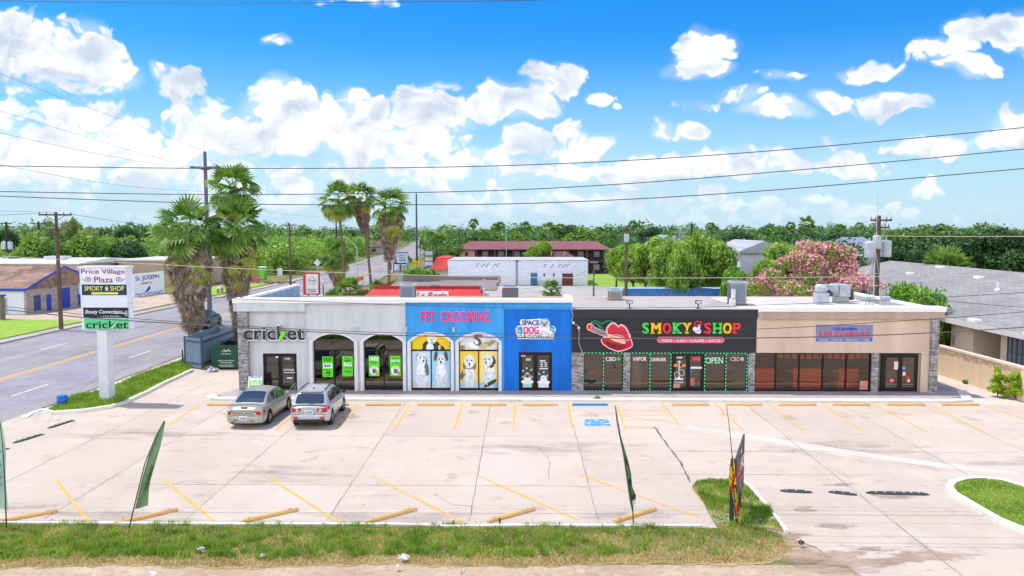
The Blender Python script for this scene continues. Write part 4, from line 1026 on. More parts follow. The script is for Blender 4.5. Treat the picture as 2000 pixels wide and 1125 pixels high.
put_text(s6, 'lettering', 'TACOS | TORTAS | PIRATAS | Y MAS...', 664,1172,494,512, FY - .036, W, .04,1.0,0,.006, TX, TZ)
# ---------------------------------------------------------------- things on the glass
def RX(px): return fx(440 + px * .2044)
def RZ(py): return fz(560 + py * .2044)
yg = FY + .14
GR = '#62dd2a'
def poster(a, b, c, d, label, lines, extra=()):
 root = empty('window_poster', (RX((a + b) / 2), yg, RZ(d)), label, 'poster', 'green posters in the arched windows')
 t = MB(); t.box(RX(a), RX(b), yg - .012, yg, RZ(d), RZ(c)); t.build('sheet', paint(GR, .35), root)
 for (pl, col, k) in extra:
  q = MB(); q.add([(RX(a + (b - a) * x), yg - .014 - .0012 * k, RZ(d + (c - d) * z)) for x, z in pl],[tuple(range(len(pl)))]); q.build('print', paint(col, .35), root)
 for (body, x0, x1, z0, z1, col, bold) in lines:
  q = MB(); write(q, body, RX(a + (b - a) * x0), RX(a + (b - a) * x1), RZ(d + (c - d) * z0), RZ(d + (c - d) * z1), yg - .019,.004, bold); q.build('lettering', paint(col, .35), root)
 return root
sq = lambda x0, x1, z0, z1: [(x0, z0),(x1, z0),(x1, z1),(x0, z1)]
poster(920,1023,675,872, 'green poster with a white twenty five dollar box, first from the left in the arches',
 [('NUEVOS', .1,.9,.86,.95, '#123a12', .05),('PLANES', .14,.86,.77,.85, '#123a12', .05),('$25', .2,.8,.47,.61, '#1b2a7a', .07),('LLAMADAS', .15,.85,.33,.38, '#123a12', .03)],
 [(sq(.08,.92,.43,.66), '#eceff4', 0),(ell(.52,.17,.2,.11), '#123012', 0),(ell(.5,.14,.1,.06), '#62dd2a', 1)])
poster(1111,1214,670,865, 'green poster with white 5G, right half of the first arched window',
 [('Fast,', .25,.75,.84,.93, '#123a12', .05),('reliable', .15,.85,.73,.82, '#123a12', .05),('5G', .12,.88,.50,.70, '#f2f5f2', .09),('on all plans', .1,.9,.38,.46, '#123a12', .03),('Ask inside', .2,.8,.2,.32, '#2f8a2a', .02)])
def phone_prints(): return [(ell(.5,.28,.42,.22), '#f0f3f5', 0),(ell(.5,.36,.22,.13), '#d7cf86', 1),(sq(.34,.68,.14,.34), '#3f5cb5', 2),([(.62,.1),(.95,.0),(.98,.12),(.74,.34),(.66,.3)], '#d6a23a', 3)]
poster(1366,1467,666,862, 'green poster headed FREE with a phone in a white circle', [('FREE', .06,.94,.76,.92, '#f2f5f2', .08),('phone with plan', .12,.88,.67,.73, '#123a12', .03),('and port in', .3,.7,.60,.65, '#123a12', .03)], phone_prints())
poster(1570,1672,666,862, 'green poster headed GRATIS with a phone in a white circle', [('telefono nuevo', .12,.88,.86,.91, '#123a12', .03),('GRATIS', .05,.95,.70,.81, '#f2f5f2', .07),('con tu plan', .25,.75,.62,.67, '#123a12', .03)], phone_prints())
# dog pictures that fill the two blue arches: one picture per pane
DOGW = '#e6edf2'
def dog_picture(l, r, xa, xb, za, zb_, shapes, label, top=None):
 x0, x1, z0, z1 = xa, xb, za, zb_
 if top is None:
  return art('window_picture', shapes, x0, x1, z0, z1, FY + .19, None, label, 'window picture', 'dog pictures on the blue arched windows', thick=.012)
 def cl(p): return [(px, min(pz, top(px))) for px, pz in clip(p)]
 shapes = [([(0,0),(1,0)] + [(1 - i / 24, top(1 - i / 24)) for i in range(25)], shapes[0][1])] + shapes[1:]
 return art('window_picture', shapes, x0, x1, z0, z1, FY + .19, None, label, 'window picture', 'dog pictures on the blue arched windows', thick=.012, edge=cl)
def dog_sit(bg, floor, fur, ear, dark, cx, head, ears, tilt=0):
 s = [(sq(0,1,0,1), bg),(sq(0,1,0,.16), floor)]
 s += [(ell(cx, .30,.34,.26,0,30,.18), fur),(ell(cx - .12,.12,.10,.16,0,20,.15), fur),(ell(cx + .13,.11,.10,.15,0,20,.15), fur),(ell(cx, .48,.25,.20,0,26,.22), '#f3f5f8')]
 for (ex, ey, rx, ry, ro) in ears: s.append((ell(ex, ey, rx, ry, ro, 22,.2), ear))
 hx, hy, hr = head; s += [(ell(hx, hy, hr, hr * .62,0,26,.12), fur),(ell(hx + tilt * .08, hy - hr * .25, hr * .55, hr * .34,0,20,.1), '#f4f6f8')]
 e_ = [(ell(hx - hr * .4 + tilt * .05, hy + hr * .1,.035,.022), dark),(ell(hx + hr * .4 + tilt * .05, hy + hr * .1,.035,.022), dark),(ell(hx + tilt * .12, hy - hr * .2,.05,.026), dark),(ell(hx + tilt * .1, hy - hr * .38,.06,.010), dark)]
 for k in range(16):
  ang = rnd.random() * 6.28; q = rnd.random() ** .5; x, y = cx + .30 * q * math.cos(ang),.34 + .26 * q * math.sin(ang)
  s.append((ell(x, y, .02 + .05 * rnd.random(),.012 + .03 * rnd.random(), rnd.random() * 3,9,.7), rnd.choice(['#f7f9fb', '#d3dfe8', '#c3d1dc', '#b9cad8'])))
 for k in range(7):
  s.append((ell(hx + (rnd.random() - .5) * hr * 1.5, hy + (rnd.random() - .5) * hr * .9,.03 + .03 * rnd.random(),.014, rnd.random() * 3,9,.7), rnd.choice(['#f7f9fb', '#d9d2c6', '#c3cfd8'])))
 return s + e_
for ai in (2,3):
 l, r = arches[ai]; xc = (l + r) / 2; gl, gr = l + TW + .05, r - TW - .05; ztr = fz(685.5); zs0 = zb + .12
 hw = (r - l) / 2 - TW - .04; rise = Z_AP - Z_SP - .12; zt = Z_SP - .02 + rise
 def top(px, gl=gl, gr=gr, xc=xc, hw=hw, rise=rise, zt=zt, ztr=ztr):
  x = gl + px * (gr - gl); Rr = (hw * hw + rise * rise) / (2 * rise); z = Z_SP - .02 + math.sqrt(max(Rr * Rr - (x - xc) ** 2,0)) - (Rr - rise)
  return (z - ztr - .045) / (zt - ztr - .045)
 if ai == 2:
  dog_picture(l, r, gl, gr, ztr + .045, zt, [(sq(0,1,0,1), '#eccb12'),(ell(.52,.2,.24,.42,.1,26,.12), '#2b3440'),(ell(.72,.12,.12,.2,.5,20,.2), '#323b46'),(ell(.36,.1,.08,.22,-.4,20,.2), '#323b46'),(ell(.47,.12,.1,.3,0,20,.1), DOGW),(ell(.52,.66,.12,.30,0,24,.16), DOGW),(ell(.45,.9,.03,.1,.2), DOGW),(ell(.59,.9,.03,.1,-.2), DOGW),(ell(.48,.7,.013,.035), '#20242a'),(ell(.56,.7,.013,.035), '#20242a'),(ell(.52,.58,.02,.05), '#20242a'),(ell(.53,.42,.06,.06), '#d9c13a'),(ell(.72,.14,.035,.16), '#d8d06a')], 'arched yellow picture of a white terrier in a dark jacket', top)
  dog_picture(l, r, gl, xc - .03, zs0, ztr - .04, dog_sit('#bfdcee', '#d6cdd4', '#dfe7ee', '#5a6d79', '#23303a', .48,(.5,.80,.26),[(.3,.84,.12,.08,.9),(.7,.78,.14,.07,-.7),(.78,.5,.12,.18,.3)],1), 'picture of a fluffy merle sheepdog sitting on pale blue')
  dog_picture(l, r, xc + .03, gr, zs0, ztr - .04, dog_sit('#9dd2ec', '#c3dcea', '#dde3ee', '#5b4f42', '#2a2a2c', .52,(.5,.76,.24),[(.22,.86,.15,.10,1.1),(.78,.86,.15,.10,-1.1),(.38,.80,.10,.07,0),(.62,.80,.10,.07,0)]), 'picture of a white papillon with large brown ears on pale blue')
 else:
  dog_picture(l, r, gl, gr, ztr + .045, zt, [(sq(0,1,0,1), '#d5dae2'),(ell(.42,.3,.20,.24,.2,30,.3), '#f2f4f6'),(ell(.74,.35,.12,.3,-.6,30,.5), '#a8975c'),(ell(.6,.25,.14,.2,.3,26,.4), '#c6b98a'),(ell(.47,.52,.1,.28,.1,26,.3), '#4a5a5c'),(ell(.43,.5,.06,.16,.1,26,.2), '#eef1f2'),(ell(.48,.88,.12,.10,0,24,.2), '#b5532e'),(ell(.06,.14,.08,.14,0,20,.4), '#9a8a4e'),(ell(.38,.44,.02,.05), '#1e2326'),(ell(.46,.6,.013,.04), '#1e2326')], 'arched grey picture of a shaggy small dog with a red bow', top)
  dog_picture(l, r, gl, xc - .03, zs0, ztr - .04, dog_sit('#eecb4a', '#b4d3e0', '#dfe6ea', '#7d7058', '#262a2c', .5,(.52,.72,.30),[(.3,.62,.14,.12,.6),(.74,.62,.14,.12,-.6),(.15,.36,.18,.10,.6),(.52,.60,.18,.10,0)]), 'picture of a bearded white dog sitting on yellow')
  dog_picture(l, r, xc + .03, gr, zs0, ztr - .04, dog_sit('#f0dc86', '#a3cddb', '#d9e6ea', '#4b3d30', '#241f1c', .55,(.48,.76,.27),[(.72,.76,.18,.11,-.4),(.66,.64,.14,.10,.2),(.62,.13,.38,.06,.25)],-1), 'picture of a brown eared spotted dog lying on yellow')
# door and window stickers
def cling(name, label, body, a, b, c, d, col, f=(NX, NZ), yy=None, bold=.05, group=None):
 t = MB(); write(t, body, f[0](a), f[0](b), f[1](d), f[1](c),(yg if yy is None else yy) - .002,.006, bold)
 return tag(t.build(name, col, loc=(f[0]((a + b) / 2), yg, f[1](d))), label, 'window lettering', group)
PW = paint('#dfe2ea', .4); PG = paint('#39d64c', .4)
cling('window_lettering', 'white CBD letters beside a green cross on the second pane from the stone column', 'CBD', 408,506,674,712, PW)
t = MB(); t.box(NX(512), NX(552), yg - .006, yg - .001, NZ(698), NZ(686)); t.box(NX(526), NX(538), yg - .0075, yg - .001, NZ(712), NZ(672)); tag(t.build('cross_sticker', PG, loc=(NX(532), yg, NZ(712))), 'green cross sticker on the smoke shop window', 'sticker')
cling('window_lettering', 'white VAPOR letters on the window right of the middle stone column', 'VAPOR', 668,800,672,710, PW)
cling('window_lettering', 'white GRINDER letters on the pane left of the hookah door', 'GRINDER', 843,988,680,712, PW)
cling('window_lettering', 'large pale green OPEN letters on the pane right of the hookah door', 'OPEN', 1366,1535,674,734, paint('#a9e3c6', .4))
cling('window_lettering', 'faded grey CBD letters on the last smoke shop pane', 'CBD', 1604,1698,672,710, paint('#b9b2a6', .5))
t = MB(); t.front([(NX(a), NZ(b)) for a, b in ell(1718,690,18,20,0,14,.2)], yg - .006, yg - .001); tag(t.build('leaf_sticker', paint('#b9b2a6', .5), loc=(NX(1718), yg, NZ(712))), 'faded round leaf sticker beside the faded grey letters', 'sticker')
yd = FY + .10
cling('door_lettering', 'red OPEN letters glowing on the smoke shop door', 'OPEN', 1242,1310,676,702, mat('neon_red', '#ff3b30', .4, emit='#ff3020', estr=.6),(NX, NZ), yd - .005)
hk = MB()
hk.tube([(NX(1112), yd - .006, NZ(705)),(NX(1112), yd - .006, NZ(760)),(NX(1112), yd - .006, NZ(860))],[.022,.03,.02],6)
hk.lathe((NX(1112), yd - .006, NZ(890)),[(.02,.24),(.05,.16),(.13,.06),(.12,.0)],10)
hk.tube([(NX(a), yd - .006, NZ(b)) for a, b in sm([(1112,780),(1140,760),(1165,740)],4, False)],.012,5)
hk.tube([(NX(a), yd - .006, NZ(b)) for a, b in sm([(1116,790),(1155,800),(1160,840),(1130,850),(1110,820),(1075,820),(1075,860),(1100,880)],5, False)],.014,5)
for q in ((1078,880),(1145,880)): hk.lathe((NX(q[0]), yd - .006, NZ(q[1] + 10)),[(.012,.14),(.03,.08),(.07,.0)],8)
hk.box(NX(1095), NX(1130), yd - .012, yd - .004, NZ(722), NZ(712)); write(hk, 'Hookah', NX(1068), NX(1160), NZ(918), NZ(900), yd - .004,.004,.05)
a = np.array(hk.v); a[:, 1] = yd - .008 + (a[:, 1] - (yd - .006)) * .05; hk.v = [tuple(p) for p in a]
tag(hk.build('hookah_sticker', PW, loc=(NX(1112), yd, NZ(918))), 'white hookah water pipe drawing on the smoke shop door', 'sticker')
for (a, b, c, d, col, lab) in ((1062,1100,738,764, '#d98a35', 'orange sticker left of the hookah pipe stem'),(1144,1174,738,764, '#d98a35', 'orange sticker right of the hookah pipe stem'),(1060,1125,925,965, '#c98f86', 'pink notice at the foot of the hookah door'),(1222,1330,764,782, '#dfe2ea', 'white opening times strip on the right smoke shop door'),(1216,1238,790,826, '#4a63c8', 'small blue card sign on the right smoke shop door'),(1222,1262,870,940, '#b5645c', 'reddish sticker sheet low on the right smoke shop door'),(1090,1140,670,682, '#dfe2ea', 'white number strip at the top of the hookah door')):
 t = MB(); t.box(NX(a), NX(b), yd - .012, yd + .0, NZ(d), NZ(c)); tag(t.build('door_sticker', paint(col, .4), loc=(NX((a + b) / 2), yd, NZ(d))), lab, 'sticker')
# green rope lights round the smoke shop panes
rope = [[(193,632),(580,632),(580,996),(193,996),(193,632)],[(386,632),(386,996)],[(648,632),(1032,632),(1032,996),(648,996)],[(832,632),(832,996)],[(1040,630),(1352,630)],[(1358,996),(1358,632),(1762,632),(1762,996),(1358,996)],[(1560,632),(1560,996)]]
M_led = mat('led_green', '#2fc48e', .4, emit='#3fe0a8', estr=.55); M_cord = paint('#30403c', .5)
ropelab = ['green dashed rope light framing the two left smoke shop panes', 'green rope light up the divider of the two left smoke shop panes', 'green rope light framing the vapor and grinder panes', 'green rope light up the divider of the vapor and grinder panes', 'green rope light over the hookah doors', 'green rope light framing the two right smoke shop panes', 'green rope light up the divider of the two right smoke shop panes']
for pts, lab in zip(rope, ropelab):
 w = [Vector((NX(a), FY + .06, NZ(b))) for a, b in pts]
 root = empty('rope_light', w[0], lab, 'rope light', 'green rope lights on the smoke shop')
 c = MB(); l = MB()
 for a, b in zip(w, w[1:]):
  c.tube([a, b],.012,5); n = max(1, int((b - a).length / .19))
  for i in range(n): l.tube([a + (b - a) * ((i + .2) / n), a + (b - a) * ((i + .68) / n)],.026,6)
 c.build('cord', M_cord, root); l.build('lamps', M_led, root)
# stickers on the other doors
t = MB(); write(t, 'cricket', RX(543), RX(648), RZ(814), RZ(790), FY + .155,.004,.05); tag(t.build('door_lettering', PW, loc=(RX(595), FY + .16, RZ(814))), 'white shop name on the right leaf of the grey bay door', 'sticker')
t = MB(); write(t, '5188', RX(560), RX(610), RZ(706), RZ(686), FY + .155,.004,.05); tag(t.build('door_lettering', PW, loc=(RX(585), FY + .16, RZ(706))), 'white house number at the top of the grey bay door', 'sticker')
t = MB()
for k, col in enumerate((0,1,2)):
 x = RX(600 + 22 * k); t.front([(x, RZ(985)),(x + .07, RZ(985)),(RX(664), RZ(935 + 16 * k - 8)),(RX(664), RZ(920 + 16 * k))], FY + .153 - .001 * k, FY + .155, k)
tag(t.build('door_sticker', [paint('#6fd02a', .4), paint('#3f74d8', .4), paint('#e39a22', .4)], loc=(RX(640), FY + .16, RZ(985))), 'green, blue and orange diagonal stripes low on the grey bay door', 'sticker')
for (a, b, c, d, lab, body) in ((548,655,828,834, 'thin white line of hours on the grey bay door', None),(575,628,876,890, 'small white notice low on the grey bay door', None),(472,498,675,690, 'small white card at the top of the left grey bay door leaf', None)):
 t = MB(); t.box(RX(a), RX(b), FY + .148, FY + .158, RZ(d), RZ(c)); tag(t.build('door_sticker', PW, loc=(RX((a + b) / 2), FY + .16, RZ(d))), lab, 'sticker')
yd2 = FY + .095
def pic(name, shapes, a, b, c, d, lab, f=(SX, SZ)):
 return art(name, shapes, f[0](a), f[0](b), f[1](d), f[1](c), yd2, None, lab, 'sticker', thick=.004)
art('door_sticker', [(sq(.12,.88,.02,.36), '#a9d3dd'),(ell(.5,.38,.5,.14,0,24,.2), '#eef3f5'),(ell(.5,.5,.3,.26,0,24,.1), '#efe9e2'),(ell(.5,.8,.28,.18), '#cdb79f'),(ell(.28,.88,.08,.08), '#4a3c34'),(ell(.72,.88,.08,.08), '#4a3c34'),(ell(.5,.74,.15,.08), '#4a3c34'),(ell(.4,.82,.04,.03), '#1c1718'),(ell(.6,.82,.04,.03), '#1c1718')], SX(1165), SX(1282), SZ(968), SZ(818), yd2, None, 'sticker of a pug sitting in a foamy tub on the left blue bay door', 'sticker', thick=.004)
art('door_sticker', [(sq(.1,.9,.02,.42), '#dfe7ec'),(ell(.5,.44,.5,.16,0,24,.2), '#f2f5f7'),(ell(.5,.6,.28,.28,0,24,.12), '#e9eef0'),(ell(.5,.84,.24,.16,0,20,.15), '#eef1f2'),(ell(.42,.84,.03,.03), '#23262a'),(ell(.58,.84,.03,.03), '#23262a'),(ell(.5,.76,.04,.03), '#23262a')], SX(1318), SX(1440), SZ(968), SZ(848), yd2, None, 'sticker of a white puppy in bath foam on the right blue bay door', 'sticker', thick=.004)
t = MB()
for (cx, cy) in ((1182,806),(1216,782),(1262,796),(1180,866),(1266,866),(1336,836),(1380,818),(1414,852)):
 t.front([(SX(cx) + .06 * math.cos(k * .7), SZ(cy) + .06 * math.sin(k * .7)) for k in range(9)], yd2 - .006, yd2 - .001)
tag(t.build('bubble_stickers', paint('#86c6e6', .4), loc=(SX(1300), yd2, SZ(860))), 'pale blue bubble stickers over the bathing dogs', 'sticker')
t = MB()
for q in (0,1):
 x0 = 1345 + q * 40
 for (p0, p1, p2, p3) in ((x0, x0 + 30,726,732),(x0, x0 + 30,744,750),(x0, x0 + 30,762,768),(x0 + 12, x0 + 18,732,762)): t.box(SX(p0), SX(p1), yd2 - .006, yd2 - .001, SZ(p3), SZ(p2))
t.box(SX(1342), SX(1396), yd2 - .006, yd2 - .001, SZ(716), SZ(704)); t.box(SX(1340), SX(1420), yd2 - .006, yd2 - .001, SZ(790), SZ(780))
tag(t.build('door_sticker', PW, loc=(SX(1380), yd2, SZ(790))), 'white block lettering on the right blue bay door', 'sticker')
for (a, b, c, d, lab) in ((1162,1206,656,670, 'white number sticker at the top of the left blue bay door'),(1208,1258,686,708, 'pale tilted card on the left blue bay door')):
 t = MB(); t.box(SX(a), SX(b), yd2 - .01, yd2, SZ(d), SZ(c)); tag(t.build('door_sticker', paint('#b9b2ae', .5), loc=(SX((a + b) / 2), yd2, SZ(d))), lab, 'sticker')
yt = FY + .08
t = MB(); t.front([(TX(a), TZ(b)) for a, b in ell(1391,890,24,25, math.pi / 8,8)], yt - .012, yt); write(t, 'STOP', TX(1374), TX(1408), TZ(896), TZ(882), yt - .013,.003,.04, m=1)
tag(t.build('stop_sticker', [paint('#dd2b33', .4), paint('#f0eceb', .4)], loc=(TX(1391), yt, TZ(915))), 'red stop sign sticker on the taqueria door', 'sticker')
for (a, b, c, d, col, lab) in ((1408,1448,708,784, '#d8c8c2', 'pale paper notice high on the left taqueria door'),(1490,1518,756,784, '#5aa0d8', 'blue round sticker on the right taqueria door'),(1488,1522,806,844, '#e4c6d2', 'pink and white card on the right taqueria door'),(1524,1562,846,900, '#c6323a', 'red poster on the right taqueria door'),(1544,1564,880,904, '#e8e2e0', 'small white tag on the red taqueria door poster')):
 t = MB(); t.box(TX(a), TX(b), yt - (.012 if c != 880 else .016), yt, TZ(d), TZ(c)); tag(t.build('door_sticker', paint(col, .4), loc=(TX((a + b) / 2), yt, TZ(d))), lab, 'sticker')
t = MB(); t.box(TX(1092), TX(1170), yg - .012, yg, TZ(988), TZ(896)); t.box(TX(1096), TX(1166), yg - .014, yg - .002, TZ(950), TZ(944),1); tag(t.build('window_notice', [paint('#cf8a78', .4), paint('#a8443a', .4)], loc=(TX(1130), yg, TZ(988))), 'pinkish notice board low in the last taqueria window', 'poster')
# inside the taqueria: booths and paper bunting seen through the glass
def booth(u0, u1, lab):
 x0, x1 = fx(u0), fx(u1); r = empty('dining_booth', ((x0 + x1) / 2, FY + 1.6,.12), lab, 'booth', 'red booths inside the taqueria')
 a = MB(); a.box(x0, x1, FY + .75, FY + .9,.118,1.25); a.build('backrest', paint('#d8452c', .5), r)
 b = MB(); b.box(x0, x1, FY + .9, FY + 1.4,.118,.58); b.build('seat', paint('#c93d28', .5), r)
 c = MB(); c.box(x0 + .15, x1 - .15, FY + 1.55, FY + 2.3,.82,.87); c.box((x0 + x1) / 2 - .05,(x0 + x1) / 2 + .05, FY + 1.85, FY + 1.95,.118,.82); c.build('table', paint('#e9d9c8', .4), r)
booth(1480,1526, 'red booth behind the leftmost taqueria pane'); booth(1560,1620, 'red booth behind the middle taqueria panes'); booth(1650,1690, 'red booth behind the right taqueria pane')
for i, u in enumerate(range(1525,1700,14)):
 x = fx(u); t = MB(); zt = 2.16 - .07 * math.sin((u - 1525) / 175 * math.pi * 2.0) ** 2
 t.box(x, x + .27, FY + .5, FY + .505, zt - .26, zt)
 tag(t.build('paper_flag', paint('#e2583a', .6), loc=(x + .13, FY + .5, zt - .26)), 'red cut paper flag in the bunting across the taqueria window', 'paper flag', 'paper bunting inside the taqueria')
bst = MB(); bst.lathe((NX(278), FY + .9,.12),[(.22,0),(.22,.06),(.13,.1),(.11,.7),(.18,.78),(.26,.82),(.26,.9)],14); tag(bst.build('fluted_pedestal', paint('#c98d74', .6), loc=(NX(278), FY + .9,.12)), 'pinkish fluted pedestal standing behind the left smoke shop pane', 'pedestal')
bst = MB(); bst.tube([(NX(712), FY + .8,.12),(NX(712), FY + .8,.9),(NX(700), FY + .82,1.5),(NX(682), FY + .85,2.0)],[.34,.40,.33,.16],12); tag(bst.build('draped_display', paint('#cfc4b2', .7), loc=(NX(712), FY + .8,.12)), 'tall cream draped display behind the vapor window', 'display')
# ================================================================ OTHER BUILDINGS, WALLS AND FENCES
def bld(name, loc, label, cat='building', group=None): return empty(name, loc, label, cat, group)
def hip(mb, x0, x1, y0, y1, z0, z1, over=.4, axis='x', inset=0.0, t=.15):
 """gabled (inset 0) or hipped roof with eaves"""
 x0 -= over; x1 += over; y0 -= over; y1 += over
 if axis == 'x':
  ym = (y0 + y1) / 2; a = [(x0, y0),(x1, y0),(x1, y1),(x0, y1)]; r = [(x0 + inset, ym),(x1 - inset, ym)]
  fs = [(0,1,5,4),(2,3,4,5),(1,2,5),(3,0,4)]
 else:
  xm = (x0 + x1) / 2; a = [(x0, y0),(x1, y0),(x1, y1),(x0, y1)]; r = [(xm, y0 + inset),(xm, y1 - inset)]
  fs = [(0,1,4),(1,2,5,4),(2,3,5),(3,0,4,5)]
 vs = [(p[0], p[1], z0) for p in a] + [(p[0], p[1], z1) for p in r]
 mb.add(vs, fs)
 n = len(mb.v) - 6
 b = [(p[0], p[1], z0 - t) for p in a]; k = len(mb.v); mb.v += b
 for i in range(4): mb.f.append([n + i, k + i, k + (i + 1) % 4, n + (i + 1) % 4]); mb.mi.append(mb.m)
 mb.f.append([k + 3, k + 2, k + 1, k]); mb.mi.append(mb.m)
def shingle(name, c, c2, s=2.2):
 M = groundmat(name, [c, c2, c2, c],[(0.25,.44,.6,.5,4),(1.2,.46,.66,.5,5),(7.0,.5,.68,.4,3)])
 return M
def brickmat(name, c1, c2, mort, bw=.6, rh=.2, ax='xy'):
 M = bpy.data.materials.new(name); M.use_nodes = True; nt = M.node_tree; N = nt.nodes; L = nt.links; b = N['Principled BSDF']
 tc = N.new('ShaderNodeTexCoord'); sp = N.new('ShaderNodeSeparateXYZ'); L.new(tc.outputs['Object'], sp.inputs[0])
 ad = N.new('ShaderNodeMath'); ad.operation = 'ADD'; L.new(sp.outputs[0], ad.inputs[0]); L.new(sp.outputs[1], ad.inputs[1])
 cb = N.new('ShaderNodeCombineXYZ'); L.new(ad.outputs[0], cb.inputs[0]); L.new(sp.outputs[2], cb.inputs[1])
 br = N.new('ShaderNodeTexBrick'); br.inputs['Scale'].default_value = 1; br.inputs['Brick Width'].default_value = bw; br.inputs['Row Height'].default_value = rh; br.inputs['Mortar Size'].default_value = .02
 for k, c in (('Color1', c1),('Color2', c2),('Mortar', mort)): br.inputs[k].default_value = (*lin(c),1)
 L.new(cb.outputs[0], br.inputs[0]); L.new(br.outputs[0], b.inputs['Base Color']); b.inputs['Roughness'].default_value = .9
 return M
# ---------------- water shop: pale brick gable facing the road
wx = -51.6; y0, y1 = 78.9,91.8; ym = (y0 + y1) / 2
ws = bld('brick_water_shop', (wx - 8, ym, 0), 'pale brick gabled shop with blue trim, blue doors and hand painted blue lettering', 'shop')
M_pbr = brickmat('pale_brick', '#b9afa8', '#9a918b', '#8c847f', .5,.18)
zE, zP = 2.75,4.75
mb = MB(); n = [(y0,0),(y1,0),(y1, zE),(ym, zP - .1),(y0, zE)]
mb.add([(wx, y, z) for y, z in n] + [(wx - .25, y, z) for y, z in n],[(0,1,2,3,4),(9,8,7,6,5)] + [(i, 5 + i, 5 + (i + 1) % 5,(i + 1) % 5) for i in range(5)]); part('gable_wall', mb, M_pbr, ws)
mb = MB(); mb.box(wx - 26, wx - .25, y0, y0 + .2,0, zE); mb.box(wx - 26, wx - .25, y1 - .2, y1,0, zE); part('side_wall', mb, paint('#d9e2ee', .8), ws)
mb = MB(); hip(mb, wx - 26, wx - .1, y0, y1, zE, zP, .35, 'x'); part('roof', mb, shingle('worn_brown_roof', '#6d5a54', '#b08e7c'), ws)
M_blu = paint('#1f49c0', .6); mb = MB()
for s in (0,1):
 ya, yb_ = (y0 - .4, ym) if s == 0 else (y1 + .4, ym)
 mb.add([(wx + .27, ya, zE - .25),(wx + .27, yb_, zP - .2),(wx + .27, yb_, zP + .03),(wx + .27, ya, zE + .0)],[(0,1,2,3)] if s == 0 else [(3,2,1,0)])
 mb.box(wx - 26.3, wx + .25,(y0 - .39 if s == 0 else y1 + .34),(y0 - .34 if s == 0 else y1 + .39), zE - .28, zE - .02)
part('blue_trim', mb, M_blu, ws)
def yat(u): return -wx * F / (1020 - u)
for (u0, u1, v0, v1, nm) in ((79,88,577,609, 'door'),(103,126,565,608, 'roller_door'),(142,166,563,600, 'roller_door'),(54,60,579,608, 'window'),(61,67,578,607, 'window')):
 a, b = yat(u0), yat(u1); z1_ = EYE - (v0 - 445) * a / F; z0_ = max(0.0, EYE - (v1 - 445) * a / F - .1)
 mb = MB(); mb.box(wx - .1, wx + .04, a, b, 0 if nm != 'window' else z0_, z1_)
 d_ = part(nm, mb, paint('#1a3fae', .5) if nm != 'window' else paint('#27407d', .4), ws)
 if nm == 'roller_door':
  s_ = MB()
  for i in range(8): s_.box(wx + .04, wx + .055, a + .1, b - .1, z1_ * (i + .3) / 8, z1_ * (i + .42) / 8)
  s_.build('slats', paint('#17368f', .5), d_)
mb = MB(); write(mb, 'St. JOSEPH', yat(71), yat(124),2.35,3.35,0,.04,.05, axis=((wx + .01,0,0),(0,1,0),(1,0,0)))
write(mb, 'WATER', yat(129), yat(155),2.45,3.15,0,.04,.05, axis=((wx + .01,0,0),(0,1,0),(1,0,0)))
tag(mb.build('painted_lettering', M_blu, ws), None)
mb = MB(); mb.box(wx + .04, wx + .08, yat(143), yat(160),1.3,2.7)
pb = part('notice_board', mb, paint('#dfe5ec', .5), ws)
mb = MB()
for i in range(5): mb.box(wx + .081, wx + .09, yat(144.5), yat(157 - 2 * (i % 2)),1.5 + i * .22,1.58 + i * .22)
mb.build('lettering', paint('#4c6fb5', .5), pb)
# ---------------- painted garden wall with the same name
a, b = Vector((-50.3,98.5,0)), Vector((-49.6,105.5,0)); al = (b - a).normalized(); nr = Vector((al.y, -al.x, 0))
mw = bld('mural_wall', a, 'white painted wall with blue St Joseph lettering, red subtitle and a blue bird', 'wall')
mb = MB(); mb.obox((a + b) / 2 - nr * .1, al, nr, (b - a).length / 2,.1,0,3.0); part('wall', mb, paint('#e3e8f2', .8), mw)
ax = (tuple(a + nr * .005), tuple(al), tuple(nr)); Lw = (b - a).length
mb = MB(); write(mb, 'St. JOSEPH', .4, Lw - 1.2,1.95,2.7,0,.02,.03, axis=ax); part('lettering', mb, paint('#2b4ba4', .6), mw)
mb = MB(); write(mb, 'PURIFIED ICE', 1.6,4.2,1.55,1.8,0,.02,.03, axis=ax); part('lettering', mb, paint('#c2475a', .6), mw)
mb = MB(); pts = [(2.2,.55),(2.6,.6),(3.0,.95),(3.4,1.25),(3.7,1.15),(3.6,.85),(3.2,.6),(2.8,.45)]
mb.add([tuple(a + nr * .02 + al * p + Vector((0,0, q))) for p, q in pts],[tuple(range(len(pts)))])
mb.tube([a + nr * .02 + al * (.3 + i * .2) + Vector((0,0,.3 + .1 * math.sin(i * .9))) for i in range(32)],.04,4); part('bird_mural', mb, paint('#2d3f9e', .6), mw)
